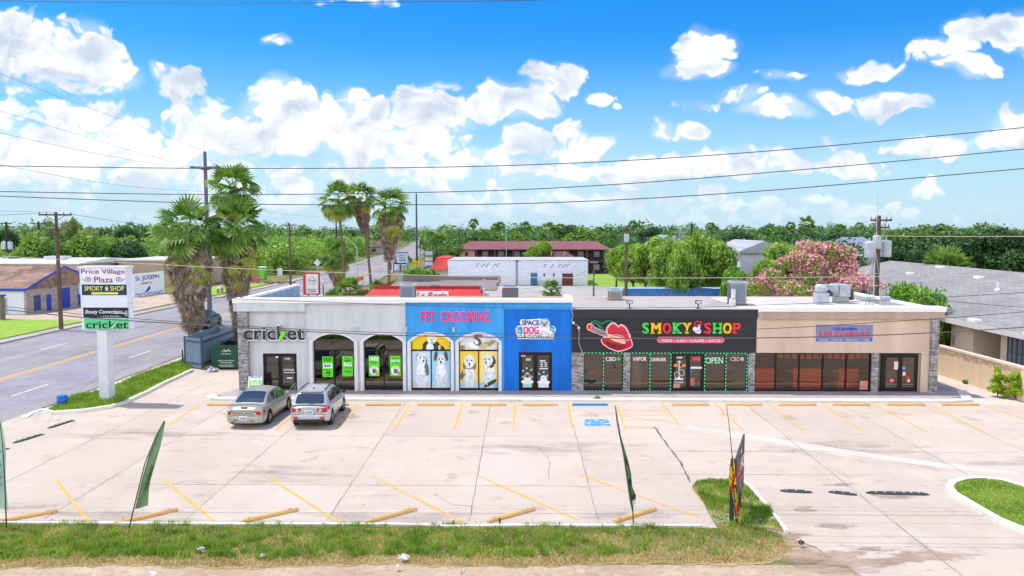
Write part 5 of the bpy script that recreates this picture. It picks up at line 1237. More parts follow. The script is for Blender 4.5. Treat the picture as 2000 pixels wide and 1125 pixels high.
# ---------------- long low buildings behind the water shop
lb_ = bld('long_warehouse', (-75,116,0), 'long low warehouse with a white metal roof behind the brick water shop', 'warehouse')
mb = MB(); mb.box(-110,-63,108,124,0,4.0); part('wall', mb, paint('#b5a89a', .8,.15), lb_)
mb = MB(); hip(mb, -110,-63,108,124,4.0,4.5,.5, 'x'); part('roof', mb, paint('#d5d7dc', .6,.12), lb_)
for i, xx in enumerate((-84,-71)):
 mb = MB(); mb.box(xx, xx + 3,113,115,4.4,4.8); part('roof_unit', mb, paint('#c3c6cc', .6), lb_)
tb_ = bld('tan_workshop', (-56,121,0), 'plain tan workshop with a brown doorway behind the big palms', 'workshop')
mb = MB(); mb.box(-62,-50.5,117,130,0,3.9); part('wall', mb, paint('#b3a18f', .8,.12), tb_)
mb = MB(); mb.box(-62.3,-50.2,116.7,130.3,3.9,4.15); part('flat_roof', mb, paint('#c9c4bf', .8), tb_)
mb = MB(); mb.box(-50.52,-50.4,119,122,0,2.6); part('door', mb, paint('#6b5146', .7), tb_)
# ---------------- taqueria restaurant behind the plaza: red metal mansard
lr = bld('red_roofed_restaurant', (-8.6,77,0), 'restaurant with a red metal mansard roof and grey flat roof behind the plaza', 'restaurant')
M_red = mat('red_metal', '#cf2f33', .45, col2='#bb262b', scale=2.0); M_redd = paint('#a91f27', .5)
X0, X1, Y0 = -13.6,-3.95,70.2
mb = MB(); mb.box(X0 + .5, X1 - .4, Y0 + .4,84,0,3.2); part('wall', mb, paint('#cbb9a6', .8), lr)
mb = MB(); mb.box(X0 + .6, X1 + 1.6, Y0 + .5,84.2,3.2,3.3); part('flat_roof', mb, shingle('brown_grey_roof', '#8d817b', '#776c67'), lr)
mb = MB(); mb.box(X0 + .6, X1 + 1.6,84.0,84.2,3.3,3.75); mb.box(X1 + 1.4, X1 + 1.6, Y0 + 5,84.0,3.3,3.6); part('parapet', mb, paint('#857973', .8), lr)
mb = MB()
mb.add([(X0 - 1.5, Y0 - 1.1,2.2),(X1 + .6, Y0 - 1.1,2.2),(X1, Y0,3.45),(X0, Y0,3.45)],[(0,1,2,3)]); mb.add([(X0 - 1.5, Y0 - 1.1,2.2),(X0, Y0,3.45),(X0,84,3.45),(X0 - 1.5,84,2.2)],[(0,1,2,3)])
mb.add([(X1 + .6, Y0 - 1.1,2.2),(X1 + .6,74,2.2),(X1,74,3.45),(X1, Y0,3.45)],[(0,1,2,3)])
nrib = 34
for i in range(nrib):
 t = (i + .5) / nrib; xa = X0 - 1.5 + t * (X1 - X0 + 2.1); xb = X0 + t * (X1 - X0)
 mb.add([(xa - .03, Y0 - 1.14,2.2),(xa + .03, Y0 - 1.14,2.2),(xb + .03, Y0 - .04,3.45),(xb - .03, Y0 - .04,3.45)],[(0,1,2,3)])
part('mansard', mb, M_red, lr)
mb = MB(); mb.box(X0 - .05, X1 + .05, Y0 - .03, Y0 + .5,3.45,3.66); part('fascia', mb, M_redd, lr)
rs = empty('restaurant_sign', (-7.9, Y0 - .9,2.4), 'white sign with red script lettering on the red mansard roof', 'shop sign')
mb = MB(); mb.box(P(808,567, Y0).x, P(878,567, Y0).x, Y0 - 1.2, Y0 - 1.12,2.1,3.3); mb.build('panel', paint('#e8ebf4', .5), rs)
mb = MB(); write(mb, 'La Regia', P(816,567, Y0).x, P(875,567, Y0).x, 2.45,3.2, Y0 - 1.21,.03,.05,.35); mb.build('lettering', paint('#d3222f', .5), rs)
fl_ = MB(); fl_.box(-8.3,-7.7, Y0 - .3, Y0 - .1,3.7,3.8); fl_.box(-8.35,-8.1, Y0 - .4, Y0 - .2,3.72,3.86); fl_.box(-7.9,-7.5, Y0 - .4, Y0 - .2,3.72,3.86); tag(fl_.build('flood_light', paint('#8d8a88', .4), loc=(-8, Y0 - .2,3.66)), 'twin floodlight on the ridge of the red mansard roof', 'floodlight')
# ---------------- long white block building with faded lettering, red tiled front
wb = bld('white_block_building', (-.7,126,0), 'long white painted block building with a flat grey roof and faded grey lettering', 'building')
BX0, BX1, BY0 = -11.7,10.3,120.3
M_wb = brickmat('white_block', '#dfe4f1', '#d3d9e8', '#c2c9da', .8,.4)
mb = MB(); mb.box(BX0, BX1, BY0,132,0,3.85); part('wall', mb, M_wb, wb)
mb = MB(); mb.box(BX0 - .05, BX1 + .1, BY0 - .08,132.1,3.85,4.0); part('flat_roof', mb, paint('#b9b7b6', .8,.2), wb)
def bx(u): return P(u, 540, BY0).x
def bz(v): return P(1000, v, BY0).z
d_ = MB(); d_.box(bx(1037), bx(1049), BY0 - .06, BY0 + .1,0, bz(534)); dd_ = part('door', d_, paint('#3a6fa3', .6), wb)
d_ = MB(); d_.box(bx(1036.2), bx(1037), BY0 - .09, BY0,0, bz(532.5)); d_.box(bx(1049), bx(1049.8), BY0 - .09, BY0,0, bz(532.5)); d_.box(bx(1037), bx(1049), BY0 - .09, BY0, bz(534), bz(532.5)); d_.build('frame', paint('#8a8f99', .6), dd_)
d_ = MB(); d_.box(bx(1098), bx(1119), BY0 - .06, BY0 + .1,0, bz(534)); part('double_door', d_, paint('#6e3330', .6), wb)
for u in (1063,1081.5): d_ = MB(); d_.box(bx(u - 1.3), bx(u + 1.3), BY0 - .05, BY0 + .1, bz(540), bz(534)); part('window', d_, paint('#3c3f5c', .5), wb)
d_ = MB(); d_.cyl((bx(1009.5), BY0 - .12,0),(bx(1009.5), BY0 - .12,4.0),.09, n=8); d_.box(bx(1007), bx(1012), BY0 - .25, BY0 - .02,3.7,3.95); part('drain_pipe', d_, paint('#6a6a78', .6), wb)
gr = MB()
for (xs, v) in (((930,940,950,962,970),518),((1062,1075,1090,1098,1106),519)):
 for i, u in enumerate(xs):
  gr.tube([(bx(u), BY0 - .012, bz(v + 4)),(bx(u + 3 + (i % 2) * 3), BY0 - .012, bz(v - 3)),(bx(u + 7), BY0 - .012, bz(v + (1 if i % 2 else -2)))],.08,4)
a_ = np.array(gr.v); a_[:, 1] = BY0 - .004 + (a_[:, 1] - BY0) * .05; gr.v = [tuple(q) for q in a_]
part('faded_lettering', gr, paint('#8f9bb5', .8), wb)
mb = MB(); mb.add([(-14.3,119.5,2.5),(BX0 - .06,119.5,2.5),(BX0 - .06,121.2,4.05),(-13.6,121.2,4.05)],[(0,1,2,3)]); mb.add([(-14.3,119.5,2.5),(-13.6,121.2,4.05),(-13.6,132,4.05),(-14.3,132,2.5)],[(0,1,2,3)])
for i in range(9): mb.tube([(-14.1 + i * .28,119.46,2.52),(-13.5 + i * .215,121.15,4.06)],.07,5)
mb.box(-13.7,-11.76,121.2,132,3.9,4.25); part('tiled_front', mb, mat('red_tiles', '#cf4230', .6, col2='#b8382a', scale=3.0), wb)
mb = MB(); mb.box(-13.6,-11.75,120.6,132,0,3.2); part('front_wall', mb, paint('#b9aea6', .8), wb)
acb = MB(); acb.box(bx(1053), bx(1060), BY0 - 1.2, BY0 - .4,0,.75); tag(acb.build('air_conditioner', paint('#a7adb3', .5), loc=(bx(1056), BY0 - .8,0)), 'small grey air conditioner on the ground beside the blue door', 'air conditioner')
# ---------------- two storey motel
mo_ = bld('two_storey_motel', (2.3,156,0), 'two storey brick motel with a long maroon roof and dark walkways', 'motel')
MX0, MX1, MY = -12.3,16.6,150.5
M_mbr = paint('#8d6660', .8,.15); M_dark = paint('#3a2430', .7)
mb = MB(); mb.box(MX0 + .5, MX1 - .6, MY + 1.5, MY + 9,0,4.8); part('wall', mb, M_dark, mo_)
mb = MB(); mb.box(MX0, MX0 + 3.0, MY, MY + 9,0,4.8); part('end_wall', mb, paint('#b58c80', .8,.12), mo_)
mb = MB(); mb.box(MX0 + 3.0, MX1, MY, MY + 1.6,2.35,2.6); part('walkway', mb, paint('#5a3a3c', .7), mo_)
mb = MB()
for i in range(46):
 x = MX0 + 3.2 + i * .56
 if x < MX1: mb.box(x, x + .05, MY + .03, MY + .08,2.6,3.55)
mb.box(MX0 + 3.0, MX1, MY + .02, MY + .09,3.55,3.65); part('railing', mb, paint('#3b2730', .6), mo_)
for i in range(8):
 x = MX0 + 3.2 + i * 3.6
 if x < MX1: mb = MB(); mb.box(x, x + .25, MY - .02, MY + .02,0,4.75); part('post', mb, paint('#6a474a', .7), mo_)
for i in range(8):
 x = MX0 + 4.4 + i * 3.15
 for z in (.3,2.9):
  mb = MB(); mb.box(x, x + 1.1, MY + 1.46, MY + 1.52, z + .4, z + 1.5); part('window', mb, paint('#8f97a8', .4), mo_)
mb = MB(); mb.box(MX0 + 1.1, MX0 + 1.7, MY - .03, MY + .02,3.5,4.3); part('window', mb, paint('#2e2a33', .4), mo_)
mb = MB(); hip(mb, MX0 - .2, MX1 + .2, MY, MY + 9,4.85,6.35,.6, 'x', 2.5); part('roof', mb, shingle('maroon_shingle', '#80545a', '#704a50'), mo_)
br_ = bld('brown_roofed_hut', (4.5,139,0), 'low brown roofed house between the white building and the motel', 'house')
mb = MB(); mb.box(.6,10.0,136,143,0,3.2); part('wall', mb, paint('#7b5f55', .8), br_)
mb = MB(); hip(mb, .6,10.0,136,143,3.2,4.75,.4, 'x', 2.5); part('roof', mb, shingle('dark_brown_shingle', '#6c4f4a', '#5b423e'), br_)
for x in (3.5,5.2,7.6): mb = MB(); mb.cyl((x, 138,4.0),(x, 138,4.75),.16, n=8); part('roof_vent', mb, paint('#a9a4a2', .5), br_)
# ---------------- houses right of the middle
def house(x0, x1, y0, y1, ze, zr, axis, wall, roof, label, wins=(), inset=0.0, name='house'):
 h = bld(name, ((x0 + x1) / 2,(y0 + y1) / 2,0), label, 'house')
 mb = MB(); mb.box(x0, x1, y0, y1,0, ze)
 if inset == 0:
  if axis == 'y':
   xm = (x0 + x1) / 2
   for y in (y0, y1 - .2): mb.front([(x0, ze),(x1, ze),(xm, zr - .2)], y, y + .2)
  else:
   ymid = (y0 + y1) / 2
   for x in (x0, x1 - .2): mb.add([(x, y0, ze),(x, y1, ze),(x, ymid, zr - .2),(x + .2, y0, ze),(x + .2, y1, ze),(x + .2, ymid, zr - .2)],[(0,1,2),(5,4,3),(0,2,5,3),(1,4,5,2)])
 part('wall', mb, wall, h); mb = MB(); hip(mb, x0, x1, y0, y1, ze, zr, .45, axis, inset); part('roof', mb, roof, h)
 for (kind, a, b, c, d) in wins:
  mb = MB()
  if kind == 'f': mb.box(a, b, y0 - .05, y0 + .05, c, d)
  else: mb.box(x0 - .05, x0 + .05, a, b, c, d)
  w_ = part('window', mb, paint('#3d4350', .3), h)
  fb = MB()
  if kind == 'f': fb.box(a - .08, b + .08, y0 - .04, y0 + .04, c - .1, c - .001); fb.box(a - .08, b + .08, y0 - .04, y0 + .04, d + .001, d + .1)
  else: fb.box(x0 - .04, x0 + .04, a - .08, b + .08, c - .1, c - .001); fb.box(x0 - .04, x0 + .04, a - .08, b + .08, d + .001, d + .1)
  fb.build('frame', paint('#d6d8de', .6), w_)
 return h
S_grey = shingle('grey_shingle', '#a8a9b0', '#989aa3'); S_blue = shingle('blue_grey_shingle', '#7c8798', '#6e798b'); S_dk = shingle('dark_grey_shingle', '#6b6c78', '#5d5e6b')
house(28.0,33.8,99,112,5.9,7.35, 'y', paint('#c4c8d4', .8), S_grey, 'two storey pale lilac house with a grey gable roof behind the pink tree', (('s', 101,102.3,3.2,5.2),('f', 30.2,31.4,1.0,2.4)))
house(24.5,31.5,148,158,5.2,7.6, 'y', paint('#b9c0bd', .8), shingle('green_grey_shingle', '#8d9a9a', '#7d8989'), 'small grey green gabled house above the trees behind the brown utility pole')
house(57,66,138,150,4.6,7.3, 'x', paint('#c3bfba', .8), S_blue, 'house with a blue grey roof showing above the pink tree', (),3)
house(70.5,80,146,156,4.6,7.0, 'y', paint('#c9c4be', .8), S_blue, 'gabled house just left of the transformer pole', ())
house(62,74,86,98,3.0,4.9, 'x', paint('#b8ab9e', .8), S_dk, 'dark roofed house at the right edge behind the long grey roof', (),3)
house(66,80,104,116,3.4,6.6, 'x', paint('#b8ab9e', .8), S_dk, 'far right house with a steep dark roof', (),3)
house(-56,-46.5,262,272,2.6,4.6, 'x', paint('#a79b92', .8), shingle('far_brown_shingle', '#6a5a58', '#5a4b49'), 'low brown house by the railway crossing', (('f', -52,-50,.8,2.0),),2)
# ---------------- the long grey roofed building on the right
g_ = bld('long_grey_roofed_house', (36,58,0), 'long single storey tan house with a big grey shingle roof right of the plaza', 'house')
EX, RX_, EZ, RZ_ = 28.5,40.0,2.95,5.45
mb = MB(); mb.add([(EX, 26, EZ),(EX, 84, EZ),(RX_, 84, RZ_),(RX_, 26, RZ_)],[(3,2,1,0)]); mb.add([(RX_, 26, RZ_),(RX_, 84, RZ_),(52,84, EZ),(52,26, EZ)],[(3,2,1,0)])
mb.box(EX + .0, EX + .06,26,84, EZ - .2, EZ - .01)
M_long = shingle('light_grey_shingle', '#9f9c9b', '#8b8988');
def rows(M, sy):
 nt = M.node_tree; N = nt.nodes; L = nt.links; b = N['Principled BSDF']; src = b.inputs['Base Color'].links[0].from_socket
 tc = N.new('ShaderNodeTexCoord'); mp = N.new('ShaderNodeMapping'); mp.inputs['Rotation'].default_value = (0,0, math.pi / 2); L.new(tc.outputs['Object'], mp.inputs[0])
 br = N.new('ShaderNodeTexBrick'); br.inputs['Color1'].default_value = (1,1,1,1); br.inputs['Color2'].default_value = (.80,.80,.82,1); br.inputs['Mortar'].default_value = (.55,.55,.58,1)
 br.inputs['Scale'].default_value = 1; br.inputs['Brick Width'].default_value = .9; br.inputs['Row Height'].default_value = .26; br.inputs['Mortar Size'].default_value = .03
 L.new(mp.outputs[0], br.inputs[0]); mx = N.new('ShaderNodeMix'); mx.data_type = 'RGBA'; mx.blend_type = 'MULTIPLY'; mx.inputs[0].default_value = 1; L.new(src, mx.inputs[6]); L.new(br.outputs[0], mx.inputs[7]); L.new(mx.outputs[2], b.inputs['Base Color'])
rows(M_long, 1)
part('roof', mb, M_long, g_)
mb = MB(); mb.box(EX - .06, EX, 26,84, EZ - .28, EZ + .02); part('gutter', mb, paint('#c9c4c1', .5), g_)
M_hw = paint('#cdbfae', .85,.08); hx_ = 29.3
def hy(u): return hx_ * F / (u - 1020)
mb = MB(); mb.box(hx_, hx_ + .2,30, hy(1955),0, EZ - .2); mb.box(hx_, hx_ + .2, hy(1901), hy(1858),0, EZ - .2); mb.box(hx_ + 2.0, hx_ + 2.2, hy(1955), hy(1901),0, EZ - .2); mb.box(hx_ + .2, hx_ + 2.0, hy(1901) + .0, hy(1901) + .2,0, EZ - .2); mb.box(hx_ + .2, hx_ + 2.0, hy(1955) - .2, hy(1955),0, EZ - .2); mb.box(hx_, hx_ + .2, hy(1835) , 83,0, EZ - .2)
mb.box(hx_ + .2,51,83.6,83.8,0, EZ); part('wall', mb, M_hw, g_)
mb = MB(); mb.box(hx_ + 1.0, hx_ + 1.2, hy(1858), hy(1835),0, EZ - .2); part('dark_opening', mb, paint('#2a2626', .8), g_)
for (u0, u1) in ((1971,1988),(1989.5,2010)):
 a, b = hy(u0), hy(u1); mb = MB(); mb.box(hx_ - .06, hx_ + .02, b, a, .7,2.5); w_ = part('window', mb, paint('#5b6470', .25), g_)
 fb = MB()
 for t in (0,.5,1): yy_ = b + (a - b) * t; fb.box(hx_ - .09, hx_ - .06, yy_ - .03, yy_ + .03,.7,2.5)
 for z in (.72,1.6,2.48): fb.box(hx_ - .095, hx_ - .058, b, a, z - .02, z + .02)
 fb.build('frame', paint('#3c4048', .4), w_)
mb = MB(); mb.box(hx_ - .12, hx_ - .0, hy(1866), hy(1864),1.1,1.75); part('electric_meter', mb, paint('#8f8a86', .5), g_)
def roofz(x): return EZ + (x - EX) / (RX_ - EX) * (RZ_ - EZ)
for (u, v, w) in ((1778,521,.9),(1912,532,.9),(1884,604,.8),(1836,521,.7)):
 # find the roof point under the pixel
 x = 30.0
 for _ in range(40):
  q = P(u, v, 50.0); d = ray(u, v); t = (roofz(x) - EYE) / d.z; x = max(EX + .4, min(RX_ - .4, d.x * t)); yq = d.y * t
 mb = MB(); mb.box(x - .26, x + .26, yq - .42, yq + .42, roofz(x) - .08, roofz(x) + .18); part('skylight', mb, paint('#e2e1e0', .4), g_, bevel=.04)
for (u, v) in ((1950,541),(1946,602)):
 x = 30.0
 for _ in range(40): d = ray(u, v); t = (roofz(x) - EYE) / d.z; x = max(EX + .4, min(RX_ - .4, d.x * t)); yq = d.y * t
 mb = MB(); mb.cyl((x, yq, roofz(x) - .1),(x, yq, roofz(x) + .55),.09, n=8); mb.lathe((x, yq, roofz(x)),[(.3,-.08),(.12,.06)],10); part('vent_pipe', mb, paint('#d9d8d8', .5), g_)
# ---------------- tan boundary wall on the right
a, b = G(1832,730), G(2040,798); tw = bld('tan_boundary_wall', a, 'tan rendered boundary wall with a stained top right of the plaza', 'wall')
al = (b - a).normalized(); nr = Vector((al.y, -al.x, 0)); z_ = P(1833,673, a.y).z
mb = MB(); mb.obox((a + b) / 2, al, nr, (b - a).length / 2,.14,0, z_ - .12); part('wall', mb, stucco('wall_tan', '#d8c0a3', '#ccb496'), tw)
mb = MB(); mb.obox((a + b) / 2, al, nr, (b - a).length / 2,.17, z_ - .12, z_); part('cap', mb, paint('#d9c6b0', .85), tw)
a2 = a + nr * .145; mb = MB(); pts = []
Lw = (b - a).length
for i in range(60):
 t = i / 59 * Lw * .82; pts.append((t, z_ - .14 - .10 * rnd.random()))
for i in range(60):
 t = (59 - i) / 59 * Lw * .82; pts.append((t, z_ - .34 - .22 * rnd.random()))
n = len(pts) // 2
for i in range(n - 1):
 q = [pts[i], pts[i + 1], pts[2 * n - 2 - i], pts[2 * n - 1 - i]]
 mb.add([tuple(a2 + al * p + Vector((0,0, z))) for p, z in q],[(3,2,1,0)])
part('stain_band', mb, groundmat('wall_stain', ['#b39a82', '#8f7663', '#cbb398'],[(2.0,.44,.6,.8,5),(7,.48,.64,.8,4)]), tw)
# ---------------- bin enclosure fence and dumpster left of the plaza
f0 = G(363,717); f1 = G(395,722); f2 = f1 + Vector((.0,5.4,0)); f3 = f0 + Vector((.0,5.4,0))
M_fg = mat('fence_blue_grey', '#8b9db0', .6, col2='#7a8c9f', scale=2.0); M_fd = paint('#3f4f61', .6)
fe = bld('bin_enclosure_fence', f0, 'blue grey slatted metal fence enclosing the bin area beside the plaza', 'fence')
def slat_run(p, q, nm):
 al = (q - p).normalized(); nr = Vector((al.y, -al.x, 0)); L_ = (q - p).length; mb = MB(); n = int(L_ / .17)
 mb.obox((p + q) / 2 - nr * .02, al, nr, L_ / 2,.01,.05,1.95)
 for i in range(n): mb.obox(p + al * (L_ * (i + .5) / n), al, nr, .05,.025,.05,1.98)
 return part(nm, mb, M_fg, fe)
slat_run(f0, f1, 'slat_panel'); slat_run(f1, f2, 'slat_panel'); slat_run(f3, f0, 'slat_panel'); slat_run(f2, f3, 'slat_panel')
for p, q in ((f0, f1),(f1, f2)):
 al = (q - p).normalized(); nr = Vector((al.y, -al.x, 0))
 for z in (.3,1.7): mb = MB(); mb.obox((p + q) / 2 + nr * .045, al, nr, (q - p).length / 2,.02, z, z + .1); part('rail', mb, M_fd, fe)
for p in (f0, f1, f2, f3): mb = MB(); mb.box(p.x - .06, p.x + .06, p.y - .06, p.y + .06,0,2.02); part('post', mb, M_fd, fe)
dm = bld('dumpster', G(444,722), 'dark green steel dumpster with white stencilling and raised black lids', 'dumpster')
p = G(444,722); dl, dr = G(417,721).x, G(472,721).x; dy0, dy1 = p.y, p.y + 1.9; M_dg = mat('dumpster_green', '#17503f', .5, col2='#113f33', scale=2)
mb = MB(); mb.front([(dl, .12),(dr, .12),(dr + .04,1.55),(dl - .04,1.55)], dy0, dy1); part('body', mb, M_dg, dm, bevel=.02)
mb = MB(); mb.box(dl - .06, dr + .06, dy0 - .04, dy0 + .05,1.45,1.56); mb.box(dl - .02, dr + .02, dy0 - .03, dy0,.72,.80); mb.box(dl, dl + .12, dy0 - .035, dy0,.12,1.45); mb.box(dr - .12, dr, dy0 - .035, dy0,.12,1.45); part('rim', mb, M_dg, dm)
mb = MB(); mb.box(dl, (dl + dr) / 2 - .1, dy0 + .1, dy1,1.56,1.6); part('lid', mb, paint('#23262d', .5), dm)
mb = MB(); xa, xb = dl + .45, dr + .25
mb.front([(xa, 1.62),(xb, 2.3),(xb, 2.34),(xa, 1.66)], dy0 + .15, dy1)
for i in range(7): t = (i + .5) / 7; y_ = dy0 + .15 + 1.7 * t; mb.front([(xa, 1.66),(xb, 2.34),(xb, 2.39),(xa, 1.71)], y_, y_ + .06)
part('lid', mb, paint('#23262d', .5), dm)
mb = MB(); xm = (dl + dr) / 2; mb.front([(xm - .35,1.12),(xm - .1,1.3),(xm + .02,1.22),(xm + .15,1.33),(xm + .35,1.14),(xm + .1,1.2),(xm, 1.12),(xm - .15,1.2)], dy0 - .012, dy0 - .002)
for (w_, z, h_) in ((.30,.98,.07),(.52,.55,.07),(.40,.42,.07),(.5,.26,.07),(.44,.17,.06)):
 for k in range(7): mb.box(xm - w_ + k * w_ * .29, xm - w_ + k * w_ * .29 + w_ * .2, dy0 - .012, dy0 - .002, z, z + h_ * (.7 + .3 * (k % 2)))
part('stencilling', mb, paint('#b9c9b6', .6), dm)
# rear fences
def plank_fence(label, a, b, h, col, name='wooden_fence', gap=.0):
 r = bld(name, a, label, 'fence'); al = (b - a).normalized(); nr = Vector((al.y, -al.x, 0)); L_ = (b - a).length; mb = MB(); n = int(L_ / .28)
 for i in range(n): mb.obox(a + al * (L_ * (i + .5) / n) - nr * (.01 * (i % 2)), al, nr, L_ / n / 2 * .96,.015,.02, h * (1 - .03 * rnd.random()))
 part('boards', mb, col, r); n2 = max(2, int(L_ / 2.6))
 for i in range(n2 + 1): mb = MB(); mb.obox(a + al * (L_ * i / n2) - nr * .06, al, nr, .05,.04,0, h); part('post', mb, col, r)
 mb = MB(); mb.obox((a + b) / 2 - nr * .035, al, nr, L_ / 2,.02, h * .75, h * .75 + .1); part('rail', mb, col, r)
M_pl = mat('weathered_boards', '#8d8079', .85, col2='#6f645e', scale=1.5)
plank_fence('weathered board fence along the lawn behind the dark lamp post', Vector((14.2,158,0)), Vector((24.5,156,0)),1.8, M_pl)
plank_fence('weathered board fence running back beside the green trees', Vector((26.0,84,0)), Vector((25.5,140,0)),1.8, M_pl)
plank_fence('weathered board fence under the pink tree', Vector((26.2,83.5,0)), Vector((28.3,84.2,0)),1.8, M_pl)
# blue shipping container behind the plaza
sc_ = bld('shipping_container', (15,82,0), 'blue corrugated shipping container behind the plaza roof', 'container'); cx0, cx1, cy0 = 9.3,21.4,80.8
M_cb = mat('container_blue', '#3f79b8', .5, col2='#356aa6', scale=1.5)
mb = MB(); mb.box(cx0, cx1, cy0 + .05, cy0 + 2.44,.0,2.55)
n = 42
for i in range(n):
 x = cx0 + .2 + (cx1 - cx0 - .4) * i / n; w = (cx1 - cx0 - .4) / n; mb.add([(x, cy0 + .05,.15),(x + w * .25, cy0,.15),(x + w * .6, cy0,.15),(x + w * .85, cy0 + .05,.15),(x, cy0 + .05,2.45),(x + w * .25, cy0,2.45),(x + w * .6, cy0,2.45),(x + w * .85, cy0 + .05,2.45)],[(0,1,5,4),(1,2,6,5),(2,3,7,6),(4,5,6,7)])
part('corrugated_box', mb, M_cb, sc_)
mb = MB(); mb.box(cx0 - .03, cx1 + .03, cy0 - .02, cy0 + .1,2.47,2.6); mb.box(cx0 - .03, cx1 + .03, cy0 - .02, cy0 + .1,0,.14)
for x in (cx0, cx1): mb.box(x - .07, x + .07, cy0 - .03, cy0 + .1,0,2.6)
part('frame', mb, paint('#2f5f98', .5), sc_); mb = MB(); mb.box(cx0, cx1, cy0 + .1, cy0 + 2.44,2.55,2.6); part('roof', mb, paint('#8fb2d6', .5), sc_)
# ================================================================ VEGETATION
def crown_quads(lobes, n, size, droop=0.0, flat=0.5, shell=0.55):
 """leaf quads through the volume of several lobes (cx, cy, cz, rx, ry, rz)"""
 vol = np.array([l[3] * l[4] * l[5] for l in lobes]) ** .75; pick = NP.choice(len(lobes), n, p=vol / vol.sum()); L_ = np.array(lobes)[pick]
 d = NP.normal(size=(n, 3)); d /= np.linalg.norm(d, axis=1, keepdims=True); r = shell + (1 - shell) * NP.random(n) ** .6
 r *= 1 + .16 * NP.normal(size=n) * (NP.random(n) < .35)
 c = L_[:, :3] + d * L_[:, 3:6] * r[:, None]
 nrm = d + NP.normal(size=(n, 3)) * .75 + np.array([0,0, flat]); nrm /= np.linalg.norm(nrm, axis=1, keepdims=True)
 t = np.cross(nrm, NP.normal(size=(n, 3))); t /= np.linalg.norm(t, axis=1, keepdims=True); b = np.cross(nrm, t); t[:, 2] -= droop;
 s = size * (.6 + .9 * NP.random(n))[:, None]; q = np.zeros((n, 4,3))
 q[:, 0] = c - t * s * .9; q[:, 1] = c + b * s * .42; q[:, 2] = c + t * s * .9; q[:, 3] = c - b * s * .42
 return q
def rand_lobes(R_, H0, H1, k, seed, spread=.62):
 rg = np.random.default_rng(seed); out = []
 for i in range(k):
  a = rg.random() * 6.283; rr = R_ * spread * math.sqrt(rg.random()); z = H0 + (H1 - H0) * (.25 + .6 * rg.random()) ; f = 1 - .35 * rr / R_
  s = R_ * (.28 + .22 * rg.random()); z = H0 + (z - H0) * f
  out.append((rr * math.cos(a), rr * math.sin(a), z, s, s, s * (.62 + .25 * rg.random())))
 return out
M_bark = mat('bark', '#6e5f52', .9, col2='#4d4238', scale=6, bump=.5, bscale=25)
def limbs(lobes, H0, r0):
 mb = MB(); mb.tube([(0,0,0),(.04,.02, H0 * .6),(0,0, H0 * 1.1)],[r0 * 1.25, r0 * .95, r0 * .75],8)
 for (x, y, z, *_r) in lobes[:9]: mb.tube([(0,0, H0 * .75),(x * .45, y * .45, H0 + (z - H0) * .45),(x, y, z)],[r0 * .55, r0 * .35, r0 * .1],5)
 return mb
_proto = {}
def tree_proto(kind):
 """(crown quads, trunk MB) for a kind; size about 1:1 metres"""
 if kind in _proto: return _proto[kind]
 R_, H0, H1, k, n, sz, m, fl = {
  'oak': (4.2,2.2,8.6,15,7500,.26, 'oak_leaves', .5), 'dark': (4.6,2.0,9.2,16,7500,.27, 'dark_leaves', .5),
  'mesq': (3.8,1.3,6.0,14,6500,.24, 'mesquite_leaves', .3), 'lime': (3.4,1.6,6.2,14,7500,.22, 'lime_leaves', .4),
  'shrub': (1.3,.25,2.0,12,5200,.12, 'bush_leaves', .3), 'dome': (2.0,.3,3.3,34,9000,.13, 'bush_leaves', .3), 'feather': (4.4,1.4,7.4,18,11000,.24, 'feathery_leaves', .2)}[kind]
 lob = rand_lobes(R_, H0, H1, k, sum(map(ord, kind)))
 q = crown_quads(lob, n, sz, .5 if kind == 'feather' else .1, fl, .35)
 _proto[kind] = (q, limbs(lob, H0, R_ * .06), m)
 return _proto[kind]
leafmat('oak_leaves', '#34552a', '#648a3e', '#92a95a', .25,.5); leafmat('dark_leaves', '#223d26', '#426838', '#63824a', .2,.45)
leafmat('mesquite_leaves', '#43672a', '#7ba044', '#a9bd66', .3,.4); leafmat('lime_leaves', '#557828', '#8fb044', '#bccb6c', .35,.6)
leafmat('bush_leaves', '#3e6a1f', '#7ba83a', '#a5bf5a', .3,1.2); leafmat('feathery_leaves', '#4c7126', '#85a846', '#b3c56c', .35,.5)
leafmat('blossom', '#e889a6', '#f4aec2', '#fad4de', .3,.8,.6,(1.1,1,1)); leafmat('sparse_leaves', '#5f8030', '#93ab48', '#b0a468', .3,.8)
leafmat('olive_leaves', '#5f7840', '#8fa368', '#aebb86', .3,.6); leafmat('far_leaves', '#3a5c38', '#719656', '#adbd86', .2,.06)
_tmesh = {}
def tree(kind, x, y, s, label, cat='tree', group=None, rz=None, sz=None, name='tree', z=0.0, m=None):
 q, tb_, mm = tree_proto(kind); key = (kind, m)
 root = empty(name, (x, y, z), label, cat, group, rnd.random() * 6.28 if rz is None else rz); root.scale = (s, s, s if sz is None else sz)
 if key not in _tmesh:
  c = fast_mesh('crown', q, _mats[m or mm]); t = MB(); t.v, t.f, t.mi = list(tb_.v), list(tb_.f), list(tb_.mi); tr = t.build('trunk', M_bark, loc=(0,0,0)); _tmesh[key] = (c.data, tr.data); bpy.data.objects.remove(c); bpy.data.objects.remove(tr)
 for nm, me in zip(('crown', 'trunk'), _tmesh[key]):
  o = bpy.data.objects.new(nm, me); COL.objects.link(o); o.parent = root
 return root
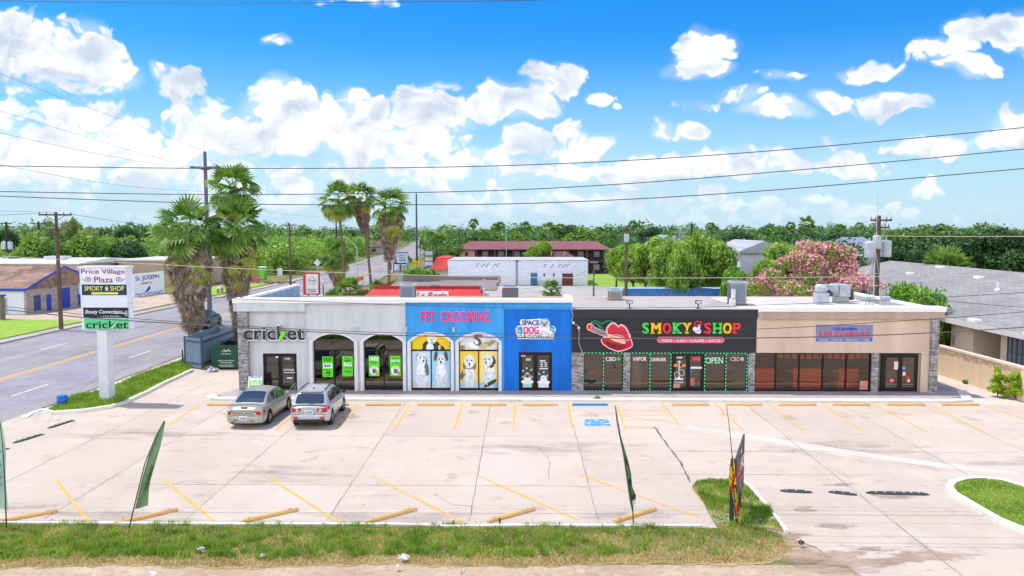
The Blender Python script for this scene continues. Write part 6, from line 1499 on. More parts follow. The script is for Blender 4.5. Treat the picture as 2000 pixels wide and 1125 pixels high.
def put(kind, u, vtop, Y, width_px, label, **k):
 """a tree standing at depth Y under column u whose crown tops out at vtop and is width_px wide"""
 p = P(u, vtop, Y); R_ = {'oak': 4.2, 'dark': 4.6, 'mesq': 3.8, 'lime': 3.4, 'shrub': 1.3, 'dome': 2.0, 'feather': 4.4}[kind]; H1 = {'oak': 8.3, 'dark': 8.9, 'mesq': 5.8, 'lime': 6.0, 'shrub': 1.9, 'dome': 3.1, 'feather': 7.1}[kind]
 s = width_px / F * Y / (2 * R_ * .93); return tree(kind, p.x, Y, s, label, sz=max(.2, p.z / H1), **k)
# ---- trees one can tell apart
put('lime', 1050,471,139,62, 'small yellow green tree in front of the maroon motel roof')
put('lime', 1205,478,112,62, 'light green tree left of the brown utility pole')
put('lime', 1262,476,98,78, 'yellow green tree just right of the brown utility pole')
put('lime', 1300,462,108,80, 'yellow green tree between the brown pole and the feathery tree')
put('feather', 1375,462,88,128, 'large bright feathery green tree behind the blue container')
put('feather', 1335,490,82,70, 'low feathery green tree left of the large feathery one')
put('feather', 1322,474,94,110, 'bright feathery tree filling the gap left of the largest feathery tree')
put('lime', 1238,492,106,70, 'low lime green tree at the foot of the brown utility pole')
put('shrub', 1437,524,78,78, 'round bright green shrub right of the blue container', cat='shrub', name='shrub')
put('lime', 1552,474,92,120, 'yellow green leafy tree behind the pink blossom tree')
put('lime', 1500,505,84,70, 'leafy green tree at the left foot of the pink blossom tree')
put('oak', 880,474,152,62, 'dark green tree left of the maroon motel roof')
put('oak', 860,482,138,40, 'bushy dark tree beside the tall roadside sign board')
put('oak', 945,448,176,85, 'round green tree above the left end of the motel roof')
put('mesq', 1010,455,185,75, 'mid green tree above the middle of the motel roof')
put('mesq', 1130,446,190,90, 'pale green tree above the right half of the motel roof')
put('oak', 1180,458,172,46, 'round green tree at the right end of the motel roof')
put('dark', 1105,434,262,60, 'tall dark tree on the skyline behind the motel')
put('dark', 1275,437,205,60, 'dark round tree on the skyline right of the brown pole top')
put('oak', 1510,436,215,60, 'green crowned tree on the skyline above the lilac house')
put('dark', 1450,447,175,110, 'broad dark tree behind the lilac house')
put('dark', 1560,443,170,110, 'broad dark tree above the pink blossom tree')
put('dark', 1655,446,165,100, 'dark tree left of the transformer pole')
put('oak', 1760,446,128,95, 'green tree just right of the transformer pole')
put('dark', 1815,450,112,120, 'dark spreading tree above the palm bush')
put('oak', 1850,437,142,120, 'lighter green tree on the skyline above the long grey roof')
put('dark', 1905,438,108,130, 'big dark oak above the long grey roof')
put('dark', 1975,434,104,130, 'big dark oak at the right edge of the view')
put('dark', 1755,470,100,90, 'shaded dark tree low behind the transformer pole')
put('dark', 2020,468,92,110, 'dark tree low at the right edge behind the far house')
put('oak', 145,424,175,42, 'thin grey green tall tree beside the crossarm pole', m='olive_leaves')
put('mesq', 95,432,160,70, 'pale green tree behind the crossarm pole', m='olive_leaves')
put('dark', 15,440,150,60, 'dark tree at the left edge behind the transformer pole')
put('dark', 250,438,210,60, 'dark blue green tree on the skyline left of the big palms')
put('dark', 240,462,128,90, 'dark rounded tree behind the pale sign')
put('mesq', 60,458,118,120, 'bright green thicket tree behind the warehouse roof left')
put('mesq', 150,456,122,110, 'bright green thicket tree behind the warehouse roof middle')
put('mesq', 185,448,150,80, 'pale grey green tree above the thicket', m='olive_leaves')
put('dome', 820,518,92,62, 'dense green clipped bush between the billboard and the red roof', cat='shrub', name='shrub')
put('shrub', 850,528,90,26, 'small green bush right of the dense clipped bush', cat='shrub', name='shrub')
put('dome', 1790,546,54,122, 'rounded green shrub rising behind the taqueria roof corner', cat='shrub', name='shrub')
put('shrub', 1425,545,74,40, 'low green shrub at the end of the blue container', cat='shrub', name='shrub')
# ---- pink blossom tree: bare spreading limbs, leaf tufts and pink clusters
pt = P(1590,560,70); root = empty('blossom_tree', (pt.x, 70,0), 'large spreading tree covered in pink blossom behind the plaza', 'tree')
lob = []
rg = np.random.default_rng(5)
for i in range(36):
 a = rg.random() * 6.283; rr = 5.3 * math.sqrt(rg.random()); z = 2.4 + 6.4 * (1 - (rr / 5.9) ** 2) * (.45 + .55 * rg.random()); lob.append((rr * math.cos(a), rr * math.sin(a) * .8, z, 1.05,1.05,.7))
q1 = crown_quads(lob, 11000,.15,.1,.3,.55); q2 = crown_quads(lob, 13000,.15,.0,.5,.9)
right = (q2[:, 0,0] * .18 + q2[:, 0,2] * .05 + NP.normal(size=len(q2)) * .55 + lump(q2[:, 0,0], q2[:, 0,2],.7) * 1.2) > -.05
o = fast_mesh('leaf_crown', q1 + np.array([pt.x, 70,0]), _mats['sparse_leaves'], loc=(pt.x, 70,0)); o.location = (0,0,0); o.parent = root
o = fast_mesh('blossom', q2[right] + np.array([pt.x, 70,0]), _mats['blossom'], loc=(pt.x, 70,0)); o.location = (0,0,0); o.parent = root
mb = MB(); mb.tube([(0,0,0),(.1,0,1.6)],[.3,.24],8)
for (x, y, z, *_r) in lob[:26]: mb.tube([(.1,0,1.4),(x * .35, y * .35,1.6 + (z - 1.6) * .5),(x * .8, y * .8, z * .93),(x, y, z)],[.13,.08,.04,.02],5)
o = mb.build('trunk', mat('pale_bark', '#8d8172', .9, col2='#6b6055', scale=6), loc=(0,0,0)); o.location = (0,0,0); o.parent = root
# ---- small plants
for (u, v, h, lab) in ((1948,776,1.55, 'taller yellow green sapling against the tan wall'),(1984,782,1.45, 'second yellow green sapling nearer the right edge')):
 g0 = G(u, v); r = empty('wall_sapling', g0, lab, 'sapling'); lob = [(rg.normal() * .16, rg.normal() * .16, h * (.2 + .75 * i / 10),.34 - .016 * i, .34 - .016 * i, .22) for i in range(11)]
 o = fast_mesh('foliage', crown_quads(lob, 1300,.085,.1,.2,.2), leafmat('sapling_leaves', '#6f8f20', '#a9c43a', '#cbd96a', .35,1.5)); o.parent = r
 mb = MB()
 for i in range(4): mb.tube([(0,0,0),(rg.normal() * .12, rg.normal() * .12, h * .5),(rg.normal() * .2, rg.normal() * .2, h * .95)],[.02,.014,.005],5)
 o = mb.build('stem', M_bark, loc=(0,0,0)); o.location = (0,0,0); o.parent = r
for (u, v, s, lab) in ((1885,748,.16, 'tiny weed at the foot of the tan wall'),(1167,781,.22, 'weed growing in the joint of the shop kerb')):
 g0 = G(u, v, .05); o = fast_mesh('weed', crown_quads([(0,0,.08, s, s, .12)],160,.06,0,.2,.1) + np.array(g0), _mats['bush_leaves'], loc=tuple(g0)); tag(o, lab, 'weed')
bg_ = P(722,562,84); r = empty('bougainvillea', (bg_.x, 84,0), 'bush with bright red bougainvillea flowers left of the red roof', 'shrub')
lob = [(rg.normal() * 1.0, rg.normal() * .8,.8 + rg.random() * 1.6,.7,.7,.55) for _ in range(14)]
o = fast_mesh('foliage', crown_quads(lob, 2600,.13,0,.3,.3), _mats['bush_leaves']); o.parent = r
o = fast_mesh('flowers', crown_quads(lob, 1300,.13,0,.3,.9), leafmat('red_flowers', '#d8323f', '#ee505a', None, .25,.9,.55,(1.1,1,1))); o.parent = r
mb = MB(); mb.tube([(0,0,0),(0,.1,1.2)],[.07,.04],6); o = mb.build('stem', M_bark, loc=(0,0,0)); o.location = (0,0,0); o.parent = r
# ---- fan palms
def fan(rad, nseg=13, span=2.5, fold=.10, droop=.35):
 """one pleated fan leaf spreading from the origin along +x, whole near the stalk and split towards the tips"""
 out = []
 for i in range(nseg):
  a = -span / 2 + span * (i + .5) / nseg; da = span / nseg / 2; L_ = rad * (1 - .22 * (abs(a) / (span / 2)) ** 2)
  e = lambda an, r, z: np.array([math.cos(an) * r, math.sin(an) * r, z])
  f = fold * rad * .5; sg = -.10 * abs(math.sin(a)) * rad
  b0, b1, m0, m1 = e(a - da, .06 * rad, 0), e(a + da, .06 * rad, 0), e(a - da, L_ * .66, sg - f * .5), e(a + da, L_ * .66, sg - f * .5)
  mc = e(a, L_ * .68, sg + f * .5); dz = -droop * L_ * (.35 + .5 * NP.random()); tp = e(a + NP.normal() * .03, L_, sg + dz)
  out.append([b0, m0, mc, (b0 + b1) / 2]); out.append([(b0 + b1) / 2, mc, m1, b1]); out.append([m0 * .9 + mc * .1, tp - e(a + 1.57,.012 * rad, 0), tp + e(a + 1.57,.012 * rad, 0), m1 * .9 + mc * .1])
 return np.array(out)
def rotm(az, el, roll):
 ca, sa, ce, se, cr, sr = math.cos(az), math.sin(az), math.cos(el), math.sin(el), math.cos(roll), math.sin(roll)
 Rz = np.array([[ca, -sa, 0],[sa, ca, 0],[0,0,1]]); Ry = np.array([[ce, 0,-se],[0,1,0],[se, 0, ce]]); Rx = np.array([[1,0,0],[0, cr, -sr],[0, sr, cr]])
 return Rz @ Ry @ Rx
M_fan = leafmat('palm_fans', '#3a6228', '#789c44', '#b0b968', .3,.9); M_fany = leafmat('palm_fans_old', '#6f9a3a', '#c2bd62', '#b59a68', .35,1.6); M_dead = leafmat('palm_skirt', '#75655a', '#ab9b8b', '#cdbfaf', .1,2.0,.9,(1,1,.9))
M_ptr = mat('palm_trunk', '#84776b', .95, col2='#574c43', scale=4, bump=.8, bscale=12, stretch=(1,1,3.5))
M_ptb = mat('palm_boots', '#9c8f83', .95, col2='#5d5148', scale=7, bump=.6, bscale=14)
def palm_parts(h, skirt, crown_r, ngreen, nold, tr, seed, dead_w=1.0, boots=0.0, lean=(0,0), bulge=1.0):
 """quads of green fans, yellowing fans, hanging dead fans; trunk points"""
 rg = np.random.default_rng(seed); G1, G2, D = [],[],[]
 top = np.array([lean[0], lean[1], h])
 def place(el, az, st, rad, droop, lst, base, roll=0.0, bend=.45, span=3.5):
  q = fan(rad, 15, span, .12, droop); M_ = rotm(az, el, roll); tip = base + M_ @ np.array([st, 0,0]); MM = rotm(az, el - bend, roll)
  lst.append((q.reshape(-1,3) @ MM.T + tip).reshape(-1,4,3))
  s = M_ @ np.array([0,.03,0]); lst.append(np.array([[base - s, base + s, tip + s * .7, tip - s * .7]]))
 for i in range(ngreen):
  t = i / ngreen; el = 1.40 - 1.75 * t ** .9 + rg.normal() * .1; az = i * 2.4 + rg.normal() * .2
  place(el, az, crown_r * (.44 + .16 * rg.random()), crown_r * (.46 + .10 * rg.random()),.06 + .4 * t, G1, top + np.array([0,0,-.35 * t]), rg.normal() * .35,.25 + .5 * t)
 for i in range(nold):
  az = i * 2.4 + 1 + rg.normal() * .2; place(-.35 - .75 * rg.random(), az, crown_r * (.42 + .2 * rg.random()), crown_r * .42,.6, G2, top + np.array([0,0,-.3 - min(2.0, skirt * .35) * rg.random()]), rg.normal() * .5,.5,2.6)
 nd = int(60 * dead_w * max(skirt, .5))
 for i in range(nd):
  tt = rg.random(); z = h - .35 - skirt * tt; az = rg.random() * 6.283; cx = top[:2] * max(0, z / h) ** 1.5
  w = bulge * np.interp(tt, [0,.25,.5,.75,1],[.75,1,.70,.38,.2]); el = -1.2 - .3 * rg.random(); rr = w * (.55 + .45 * rg.random())
  L_ = (.45 + .45 * rg.random()) * (.6 + .5 * bulge); base = np.array([cx[0] + math.cos(az) * rr * .8, cx[1] + math.sin(az) * rr * .8, z])
  q = fan(L_, 7,.8 + .5 * rg.random(),.25,.25); M_ = rotm(az, el, rg.normal() * .9); D.append((q.reshape(-1,3) @ M_.T + base).reshape(-1,4,3))
 return np.concatenate(G1),(np.concatenate(G2) if G2 else None),(np.concatenate(D) if D else None)
def palm(u, vtop, Y, label, skirt, crown_r, ngreen=34, nold=10, tr=.22, seed=1, dead_w=1.0, boots=False, lean=(0,0), group=None, bulge=1.0, name='fan_palm'):
 p = P(u, vtop, Y); h = p.z - crown_r * .80
 x0 = p.x - lean[0]; root = empty(name, (x0, Y - lean[1],0), label, 'palm tree', group)
 g1, g2, dd = palm_parts(h, skirt, crown_r, ngreen, nold, tr, seed, dead_w, 0, lean, bulge)
 for nm, q, m_ in (('green_fronds', g1, M_fan),('yellowing_fronds', g2, M_fany),('dead_skirt', dd, M_dead)):
  if q is not None: o = fast_mesh(nm, q, m_); o.parent = root
 mb = MB(); n = 14
 mb.tube([(lean[0] * (i / n) ** 1.5, lean[1] * (i / n) ** 1.5, h * i / n) for i in range(n + 1)],[tr * (1.35 - .6 * min(1, i / n * 2.2)) if i < 4 else tr * (.95 - .2 * i / n) for i in range(n + 1)],12)
 o = mb.build('trunk', M_ptr, loc=(0,0,0), smooth=True); o.location = (0,0,0); o.parent = root
 if boots:
  bm_ = MB(); zz = max(0, h - skirt - 2.2)
  for i in range(90):
   az = i * 2.4; z = zz + (h - skirt * .8 - zz) * (i / 90); r = tr * 1.05
   c = Vector((math.cos(az) * r, math.sin(az) * r, z)); o_ = Vector((math.cos(az), math.sin(az),0)); s = Vector((-math.sin(az), math.cos(az),0)) * .07
   bm_.add([tuple(c - s), tuple(c + s), tuple(c + o_ * .16 + s * .5 + Vector((0,0,.22))), tuple(c + o_ * .16 - s * .5 + Vector((0,0,.22)))],[(0,1,2,3)]); bm_.add([tuple(c - s), tuple(c + o_ * .16 - s * .5 + Vector((0,0,.22))), tuple(c + o_ * .05 + Vector((0,0,.25)))],[(0,1,2)])
  o = bm_.build('leaf_stubs', M_ptb, loc=(0,0,0)); o.location = (0,0,0); o.parent = root
 return root
palm(366,396,52.5, 'big palm with a thick grey skirt standing behind the blue grey bin fence', 5.6,2.6,25,20,.27,3,2.4, True, (-.15,0), bulge=1.6)
palm(462,390,54.5, 'big palm with a long skirt beside the left corner of the plaza', 5.4,2.6,25,20,.27,8,2.2, True, (.1,0), bulge=1.3)
palm(455,322,61, 'taller palm rising behind the two big skirted palms', 2.0,2.4,26,12,.22,12,1.6, False, (.2,0), bulge=.9)
palm(660,355,86, 'tall slim palm, left of the three behind the plaza', 1.2,2.5,24,10,.16,21,1.2, False, (-.6,0), bulge=.8)
palm(703,356,89, 'tall palm with a curved leaning trunk, middle of the three', 3.2,2.2,22,8,.17,22,1.6, False, (-1.2,0), bulge=1.2)
palm(762,367,84, 'tall palm with a heavy brown skirt, right of the three', 4.8,2.5,24,18,.19,23,2.0, False, (.3,0), bulge=1.45)
palm(657,467,92, 'short stout palm with yellowing fronds by the road sign', 2.6,2.4,24,16,.26,24,2.0, True, bulge=1.4)
for (u, v, Y, cr, lab) in ((682,541,74,1.9, 'low bright green palm behind the plaza coping'),(650,565,72,1.2, 'low yellow green palm clump left of the low bright palm'),(738,550,88,1.3, 'low dark palm above the red flowers'),(1077,548,98,1.6, 'small grey green palm growing in the rear yard'),(925,541,104,1.1, 'spiky little palm against the white building'),(1850,486,76,2.9, 'large rounded grey green palm bush behind the long grey roof'),(795,500,200,2.0, 'low palm at the bend of the road')):
 palm(u, v, Y, lab, .5, cr, 40 if u == 1850 else 30,8,.2, int(u),.6, False, name='low_palm')
for (u, v, Y, lab) in ((835,452,212, 'palm left of the pair beside the crossing signal'),(857,456,196, 'palm right of the pair beside the crossing signal')):
 palm(u, v, Y, lab, 2.6,2.9,30,8,.25, int(u),1.0)
# tiny palms of the skyline
sky_p = [(925,427,0, 'lone thin palm on the skyline above the maroon roof left end'),(969,436,1, 'left palm of the close pair on the skyline'),(977,433,1, 'right palm of the close pair on the skyline'),(1025,434,2, 'stout palm on the skyline above the motel middle'),(1055,442,0, 'low palm left of the three skyline palms'),(1071,436,2, 'tallest left palm of the three skyline palms'),(1083,439,1, 'middle palm of the three skyline palms'),(1095,437,1, 'right palm of the three skyline palms beside the tall dark tree'),
  (1170,443,0, 'left small palm above the motel right end'),(1187,443,0, 'right small palm above the motel right end'),(1236,431,1, 'palm on the skyline just right of the brown pole top'),(1388,434,0, 'tiny lone palm on the skyline above the feathery tree'),(1545,433,1, 'bushy palm on the skyline, left of the two above the pink tree'),(1575,424,2, 'tall dark palm on the skyline, right of the two above the pink tree'),(1602,442,0, 'small dark palm right of the tall dark palm'),(1639,437,0, 'tiny palm on the skyline between the pink tree and transformer pole'),(1679,434,1, 'tiny palm on the skyline touching the transformer pole'),
  (176,445,1, 'small palm tuft on the skyline right of the crossarm pole'),(600,447,1, 'small palm clump on the skyline above the thicket'),(622,449,0, 'thin small palm beside the skyline clump above the thicket')]
_pp = {}
for (u, v, k, lab) in sky_p:
 Y = 250 + 17 * (int(u) % 7); p = P(u, v, Y); hh = p.z
 if k not in _pp:
  h0 = 10.0; cr = (1.9,2.3,3.0)[k]; g1, g2, dd = palm_parts(h0,(1.0,2.0,3.0)[k], cr, 26,5,.2,40 + k, .5)
  a_ = fast_mesh('green_fronds', g1, M_fan); b_ = fast_mesh('dead_skirt', np.concatenate([dd] + ([g2] if g2 is not None else [])), M_dead); t = MB(); t.cyl((0,0,0),(0,0, h0),.28,.2,7); c_ = t.build('trunk', M_ptr, loc=(0,0,0)); _pp[k] = [x.data for x in (a_, b_, c_)]
  for x in (a_, b_, c_): bpy.data.objects.remove(x)
 r = empty('skyline_palm', (p.x, Y, 0), lab, 'palm tree', 'palms on the skyline'); s = hh / (10 + (1.5,1.9,2.4)[k]); r.scale = (1.15,1.15, s)
 for nm, me in zip(('green_fronds', 'dead_skirt', 'trunk'), _pp[k]): o = bpy.data.objects.new(nm, me); COL.objects.link(o); o.parent = r
# ---- woods that read as one mass
def wood(name, label, spots, n_leaf, size, m):
 """spots: numpy (k, 6): x, y, base radius, height, squash, seed"""
 qs = []
 for (x, y, r, h) in spots:
  k = 6; lob = [(NP.normal() * r * .42, NP.normal() * r * .42, h * (.42 + .3 * NP.random()), r * .52, r * .52, h * .26) for _ in range(k)] + [(0,0, h * .3, r * .8, r * .8, h * .3)]
  q = crown_quads(lob, n_leaf, size * (.75 + .5 * NP.random()),.05,.4,.5); qs.append(q + np.array([x, y, 0]))
 return tag(fast_mesh(name, np.concatenate(qs), m), label, 'woodland', kind='stuff')
def scatter(uv_poly, Y0, Y1, n, hmin, hmax, rmin, rmax, avoid=None):
 out = []
 while len(out) < n:
  Y = math.exp(math.log(Y0) + (math.log(Y1) - math.log(Y0)) * rnd.random()); u = uv_poly[0] + (uv_poly[1] - uv_poly[0]) * rnd.random(); x = P(u, 450, Y).x
  if avoid and avoid(x, Y): continue
  r = rmin + (rmax - rmin) * rnd.random(); out.append((x, Y, r, hmin + (hmax - hmin) * rnd.random()))
 return out
def on_road(x, y): return road_at(min(y, 500),0) - 4 < x < road_at(min(y, 500),1) + 3
leafmat('thicket_leaves', '#48702e', '#8ab04c', '#b9c973', .3,.16); leafmat('thicket_leaves_dark', '#2c5030', '#5c8848', '#98b06a', .25,.14)
th = [s for s in scatter((380,760),148,330,230,4.0,7.4,2.6,4.6, lambda x, y: x > road_at(min(y, 500),0) - 7 or x < -150)]
wood('mesquite_thicket', 'dense bright green mesquite thicket left of the road', th, 900,.34, _mats['thicket_leaves'])
th = scatter((-250,330),135,300,190,5.0,7.6,3.0,5.0, lambda x, y: x > -44 or (x > -112 and y < 128))
wood('left_woodland', 'bright and dark green woodland behind the warehouse on the left', th, 800,.36, _mats['thicket_leaves'])
th = scatter((820,2150),190,330,260,5.0,10.2,3.4,5.8, lambda x, y: x < road_at(min(y, 500),1) + 5)
wood('right_woodland', 'dark green woodland filling the distance right of the road', th, 620,.42, _mats['thicket_leaves_dark'])
th = scatter((-300,2300),300,900,420,5.5,13.5,4,9, on_road)
wood('far_woodland', 'far belt of trees along the horizon', th, 230,.95, _mats['far_leaves'])
th = scatter((1180,1400),125,190,46,4.5,7.2,2.4,4.0, lambda x, y: x < 17.5 + (y - 118) * .02 or 23 < x < 33 and 146 < y < 160) + scatter((1400,2150),118,190,110,5.5,9.0,3.0,5.0, lambda x, y: (54 < x < 81 and 102 < y < 158))
wood('garden_trees', 'mixed green garden trees among the houses on the right', th, 480,.30, _mats['thicket_leaves_dark'])
# ================================================================ POLES, WIRES, ROADSIDE SIGNS
M_wood = mat('pole_wood', '#6d5d52', .9, col2='#4b3f37', scale=2, stretch=(6,6,.6), bump=.3, bscale=10); M_woodd = mat('pole_wood_dark', '#3d3531', .9, col2='#2a2422', scale=2, stretch=(6,6,.6))
M_steel = mat('grey_steel', '#8f979e', .45,.3, scale=2); M_galv = mat('galvanised', '#b4bac0', .45,.4, scale=3); M_ins = paint('#8a8c92', .3); M_tank = mat('transformer_grey', '#b5bcc2', .45, col2='#a2a9b0', scale=3)
def utility_pole(u, vtop, vb, Y, label, m=M_wood, r=.16, arms=((.5,2.4),), tanks=(), ang=0.0, group='utility poles', braces=True, name='utility_pole'):
 p = P(u, vtop, Y); h = p.z; root = empty(name, (p.x, Y, 0), label, 'utility pole', group, ang)
 def bd(nm, mb, m_):
  o = mb.build(nm, m_, loc=(0,0,0)); o.location = (0,0,0); o.parent = root; return o
 mb = MB(); mb.tube([(0,0,0),(0,0, h * .5),(0,0, h)],[r * 1.15, r, r * .75],10); bd('pole', mb, m)
 for (dz, w) in arms:
  z = h - dz; mb = MB(); mb.box(-w / 2, w / 2,-r - .1,-r + .02, z - .07, z + .07)
  if braces:
   for s in (-1,1): mb.tube([(s * w * .3,-r - .04, z - .05),(0,-r + .02, z - .55)],.025,4)
  bd('crossarm', mb, m)
  for s in (-1,-.55,.55,1): mb = MB(); mb.lathe((s * w * .47,-r - .04, z + .07),[(.03,0),(.06,.05),(.035,.09),(.06,.13),(.03,.18)],8); bd('insulator', mb, M_ins)
 for (dx, dz, s) in tanks:
  z = h - dz; mb = MB(); mb.lathe((dx, -r * .2, z - .45 * s),[(.24 * s, 0),(.28 * s, .05),(.28 * s, .85 * s),(.22 * s, .92 * s),(.06 * s, .95 * s)],12); mb.cyl((dx, 0, z + .45 * s),(dx, 0, z + .7 * s),.05,.03,6); mb.box(min(dx, 0), max(dx, 0),-.05,.05, z + .1, z + .18); bd('transformer', mb, M_tank)
 return root
utility_pole(109,414,645,66.6, 'brown utility pole with one long crossarm on the lawn behind the pole sign', arms=((.25,2.6),(1.55,1.0)), ang=.25)
utility_pole(75,432,510,128, 'dark utility pole with grey transformer pair, right of the two at the left edge', M_woodd, .2,((.35,2.6),),((-.5,3.2,1.3),(.5,3.2,1.3)))
utility_pole(12,433,515,122, 'dark utility pole with transformers nearest the left edge', M_woodd, .2,((.3,2.2),),((-.5,3.8,1.3),(.5,3.8,1.3)))
tp = utility_pole(400,296,640,74, 'tallest dark steel pole rising behind the big palms', paint('#5a5f6b', .5),.2,(),())
mb = MB()
for s in (-1,1): mb.tube([(0,0,0),(s * .5,0,.12),(s * 1.2,0,.14)],[.2,.15,.11],6); mb.box(s * 1.2 - .2, s * 1.2 + .2,-.1,.1,.02,.26)
o = mb.build('davit_arm', paint('#4e5563', .5), loc=(0,0,0)); o.location = (0,0, P(400,330,74).z); o.parent = tp
mb = MB(); mb.cyl((0,0,0),(0,0,1.0),.035,.015,6); o = mb.build('lightning_rod', M_galv, loc=(0,0,0)); o.location = (0,0, P(400,296,74).z); o.parent = tp
utility_pole(565,436,545,118, 'grey brown utility pole in front of the thicket', M_wood, .15,((.3,2.4),(1.2,1.4)),())
utility_pole(656,410,470,150, 'thin utility pole behind the slim left palm', M_woodd, .15,((4.0,2.6),),())
utility_pole(720,446,515,160, 'thin pole beside the curved palm trunk', M_wood, .14,((.2,2.6),),())
utility_pole(813,378,490,205, 'tall thin dark pole near the railway crossing', paint('#3f444e', .5),.24,((9.2,3.6),),(), braces=False)
utility_pole(762,455,510,165, 'dark pole half hidden by the heavy skirted palm', M_woodd, .18,(),())
utility_pole(1224,447,582,76, 'brown leaning utility pole with one transformer behind the plaza roof', M_wood, .16,((.05,.9),),((.0,.9,.9),), ang=-.1)
utility_pole(1327,441,500,108, 'steel grey pole with a row of transformers above the feathery tree', M_steel, .14,((.9,2.2),),((-.65,2.0,1.2),(.7,2.0,1.2),(.0,2.4,1.0)))
utility_pole(1351,434,480,116, 'dark pole just right of the transformer row above the feathery tree', M_woodd, .15,((.4,1.0),),())
rp = utility_pole(1717,421,590,58, 'wooden pole with large transformers behind the taqueria roof', M_wood, .19,((.35,1.9),(.9,1.5)),((-.75,2.55,1.35),(.72,2.5,1.35),(-.15,2.0,1.1)), ang=.3)
mb = MB(); mb.tube([(0,0,0),(-.8,-.1,.15),(-1.7,-.15,.12)],[.05,.04,.035],6); mb.box(-2.2,-1.6,-.28,-.06,.03,.14); o = mb.build('lamp_arm', M_galv, loc=(0,0,0)); o.location = (0,0, P(1717,500,58).z); o.parent = rp
def lamp(u, vtop, Y, label, arm, m=M_galv, head='cobra'):
 p = P(u, vtop, Y); root = empty('street_lamp', (p.x, Y, 0), label, 'street lamp'); h = p.z
 mb = MB(); mb.tube([(0,0,0),(0,0, h)],[.11,.07],8); o = mb.build('post', m, loc=(0,0,0)); o.location = (0,0,0); o.parent = root
 if head == 'cobra':
  mb = MB(); mb.tube([(0,0, h - .05),(arm * .5,0, h + 1.0),(arm * .85,0, h + 1.45),(arm, 0, h + 1.5)],[.06,.05,.045,.04],6); o = mb.build('arm', m, loc=(0,0,0)); o.location = (0,0,0); o.parent = root
  mb = MB(); mb.box(arm - .6, arm + .15,-.13,.13, h + 1.42, h + 1.56); o = mb.build('lamp_head', paint('#c3c6c9', .4), loc=(0,0,0), bevel=.04); o.location = (0,0,0); o.parent = root
 else:
  mb = MB(); mb.box(-.45,.45,-.2,.2, h - .05, h + .12); o = mb.build('lamp_head', paint('#6d6f76', .5), loc=(0,0,0), bevel=.03); o.location = (0,0,0); o.parent = root
 return root
lamp(697,482,118, 'grey street lamp with a long curved arm over the side road', -2.2)
lmp = lamp(1160,513,82, 'dark lamp post with a flat head in the rear yard', 0, paint('#5e6068', .5), 'flat')
mb = MB(); mb.cyl((0,0,0),(0,0,.85),.22,.2,10); o = mb.build('concrete_base', paint('#c9c7c5', .8), loc=(0,0,0)); o.location = (0,0,0); o.parent = lmp
p = P(989,450,142); mb = MB(); mb.cyl((p.x, 142,0),(p.x, 142, p.z),.12,.08,8); mb.box(p.x - .1, p.x + .1,141.85,142.15, p.z, p.z + .2); tag(mb.build('slim_post', M_steel, loc=(p.x, 142,0)), 'slim grey post standing in front of the motel roof', 'post')
# wires: each one a long sagging line at its own distance
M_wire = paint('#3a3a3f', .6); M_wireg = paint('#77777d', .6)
def wire(pts, Y, r, label, m=M_wire, Y2=None, group='overhead power lines'):
 n = len(pts); w = []
 q = sm(pts, 6, False)
 for i, (u, v) in enumerate(q): w.append(P(u, v, Y if Y2 is None else Y + (Y2 - Y) * i / (len(q) - 1)))
 mb = MB(); mb.tube(w, r, 5); return tag(mb.build('power_line', m, loc=tuple(w[0])), label, 'power line', group)
wire([(-200,-6),(0,1),(270,5),(500,5.5),(750,4),(1000,1),(1300,-6)],22.0,.011, 'highest wire, grazing the top edge of the view')
wire([(-200,321),(0,324),(300,328),(500,329),(750,328),(1000,323),(1250,312),(1500,295),(1750,273),(2000,249),(2200,227)],23.0,.013, 'upper of the three long wires crossing the clouds')
wire([(-200,369),(0,374),(300,379),(500,380),(750,377),(1000,371),(1250,357),(1500,337),(1750,315),(2000,291),(2200,270)],23.4,.013, 'middle of the three long wires crossing the clouds')
wire([(-200,375),(0,383),(300,394),(500,399),(750,400),(1000,398),(1250,388),(1500,372),(1750,351),(2000,329),(2200,310)],22.6,.013, 'lowest of the three long wires crossing the clouds')
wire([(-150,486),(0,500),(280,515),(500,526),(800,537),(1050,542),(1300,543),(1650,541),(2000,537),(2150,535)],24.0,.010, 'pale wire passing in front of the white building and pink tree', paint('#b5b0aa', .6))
wire([(-150,595),(0,604),(175,621),(400,635),(610,648),(820,656),(1160,661),(1480,660),(1700,655),(1860,648),(2000,639),(2150,628)],24.4,.017, 'thick cable crossing just above the shop doors', paint('#55504f', .6))
wire([(-150,588),(0,598),(175,615),(400,632),(610,644),(820,651),(1160,652),(1250,649),(1500,642),(1816,623),(2000,609),(2150,595)],24.8,.010, 'thin cable crossing the shop signs above the thick cable')
wire([(300,572),(458,583),(640,590),(820,597),(984,601),(1115,601),(1300,601),(1460,597),(1634,590),(1850,580),(2000,571),(2150,560)],25.2,.009, 'twisted service cable along the top of the shop fronts')
wire([(1790,582),(1850,588),(1930,595),(2000,600),(2100,607)],34,.010, 'short service wire dropping over the grey roof to the right edge')
wire([(1722,461),(1860,462),(2000,462),(2120,463)],50,.016, 'pale orange wire running right from the transformer pole', paint('#c9a58f', .6),40)
Yp = 74
for pts, lab, Y2 in (([(-120,187),(0,217),(130,256),(260,295),(378,327)], 'upper wire from the tall pole to the left edge', 36),([(-120,236),(0,260),(130,288),(260,313),(390,329)], 'second wire from the tall pole to the left edge', 36),([(-120,305),(0,322),(130,346),(260,365),(396,374)], 'third sagging wire from the tall pole to the left edge', 36),([(-120,108),(0,144),(120,191),(240,234),(390,292)], 'faint high wire from the tall pole top to the left edge', 36)):
 wire(pts, Y2,.012, lab, M_wireg, Yp)
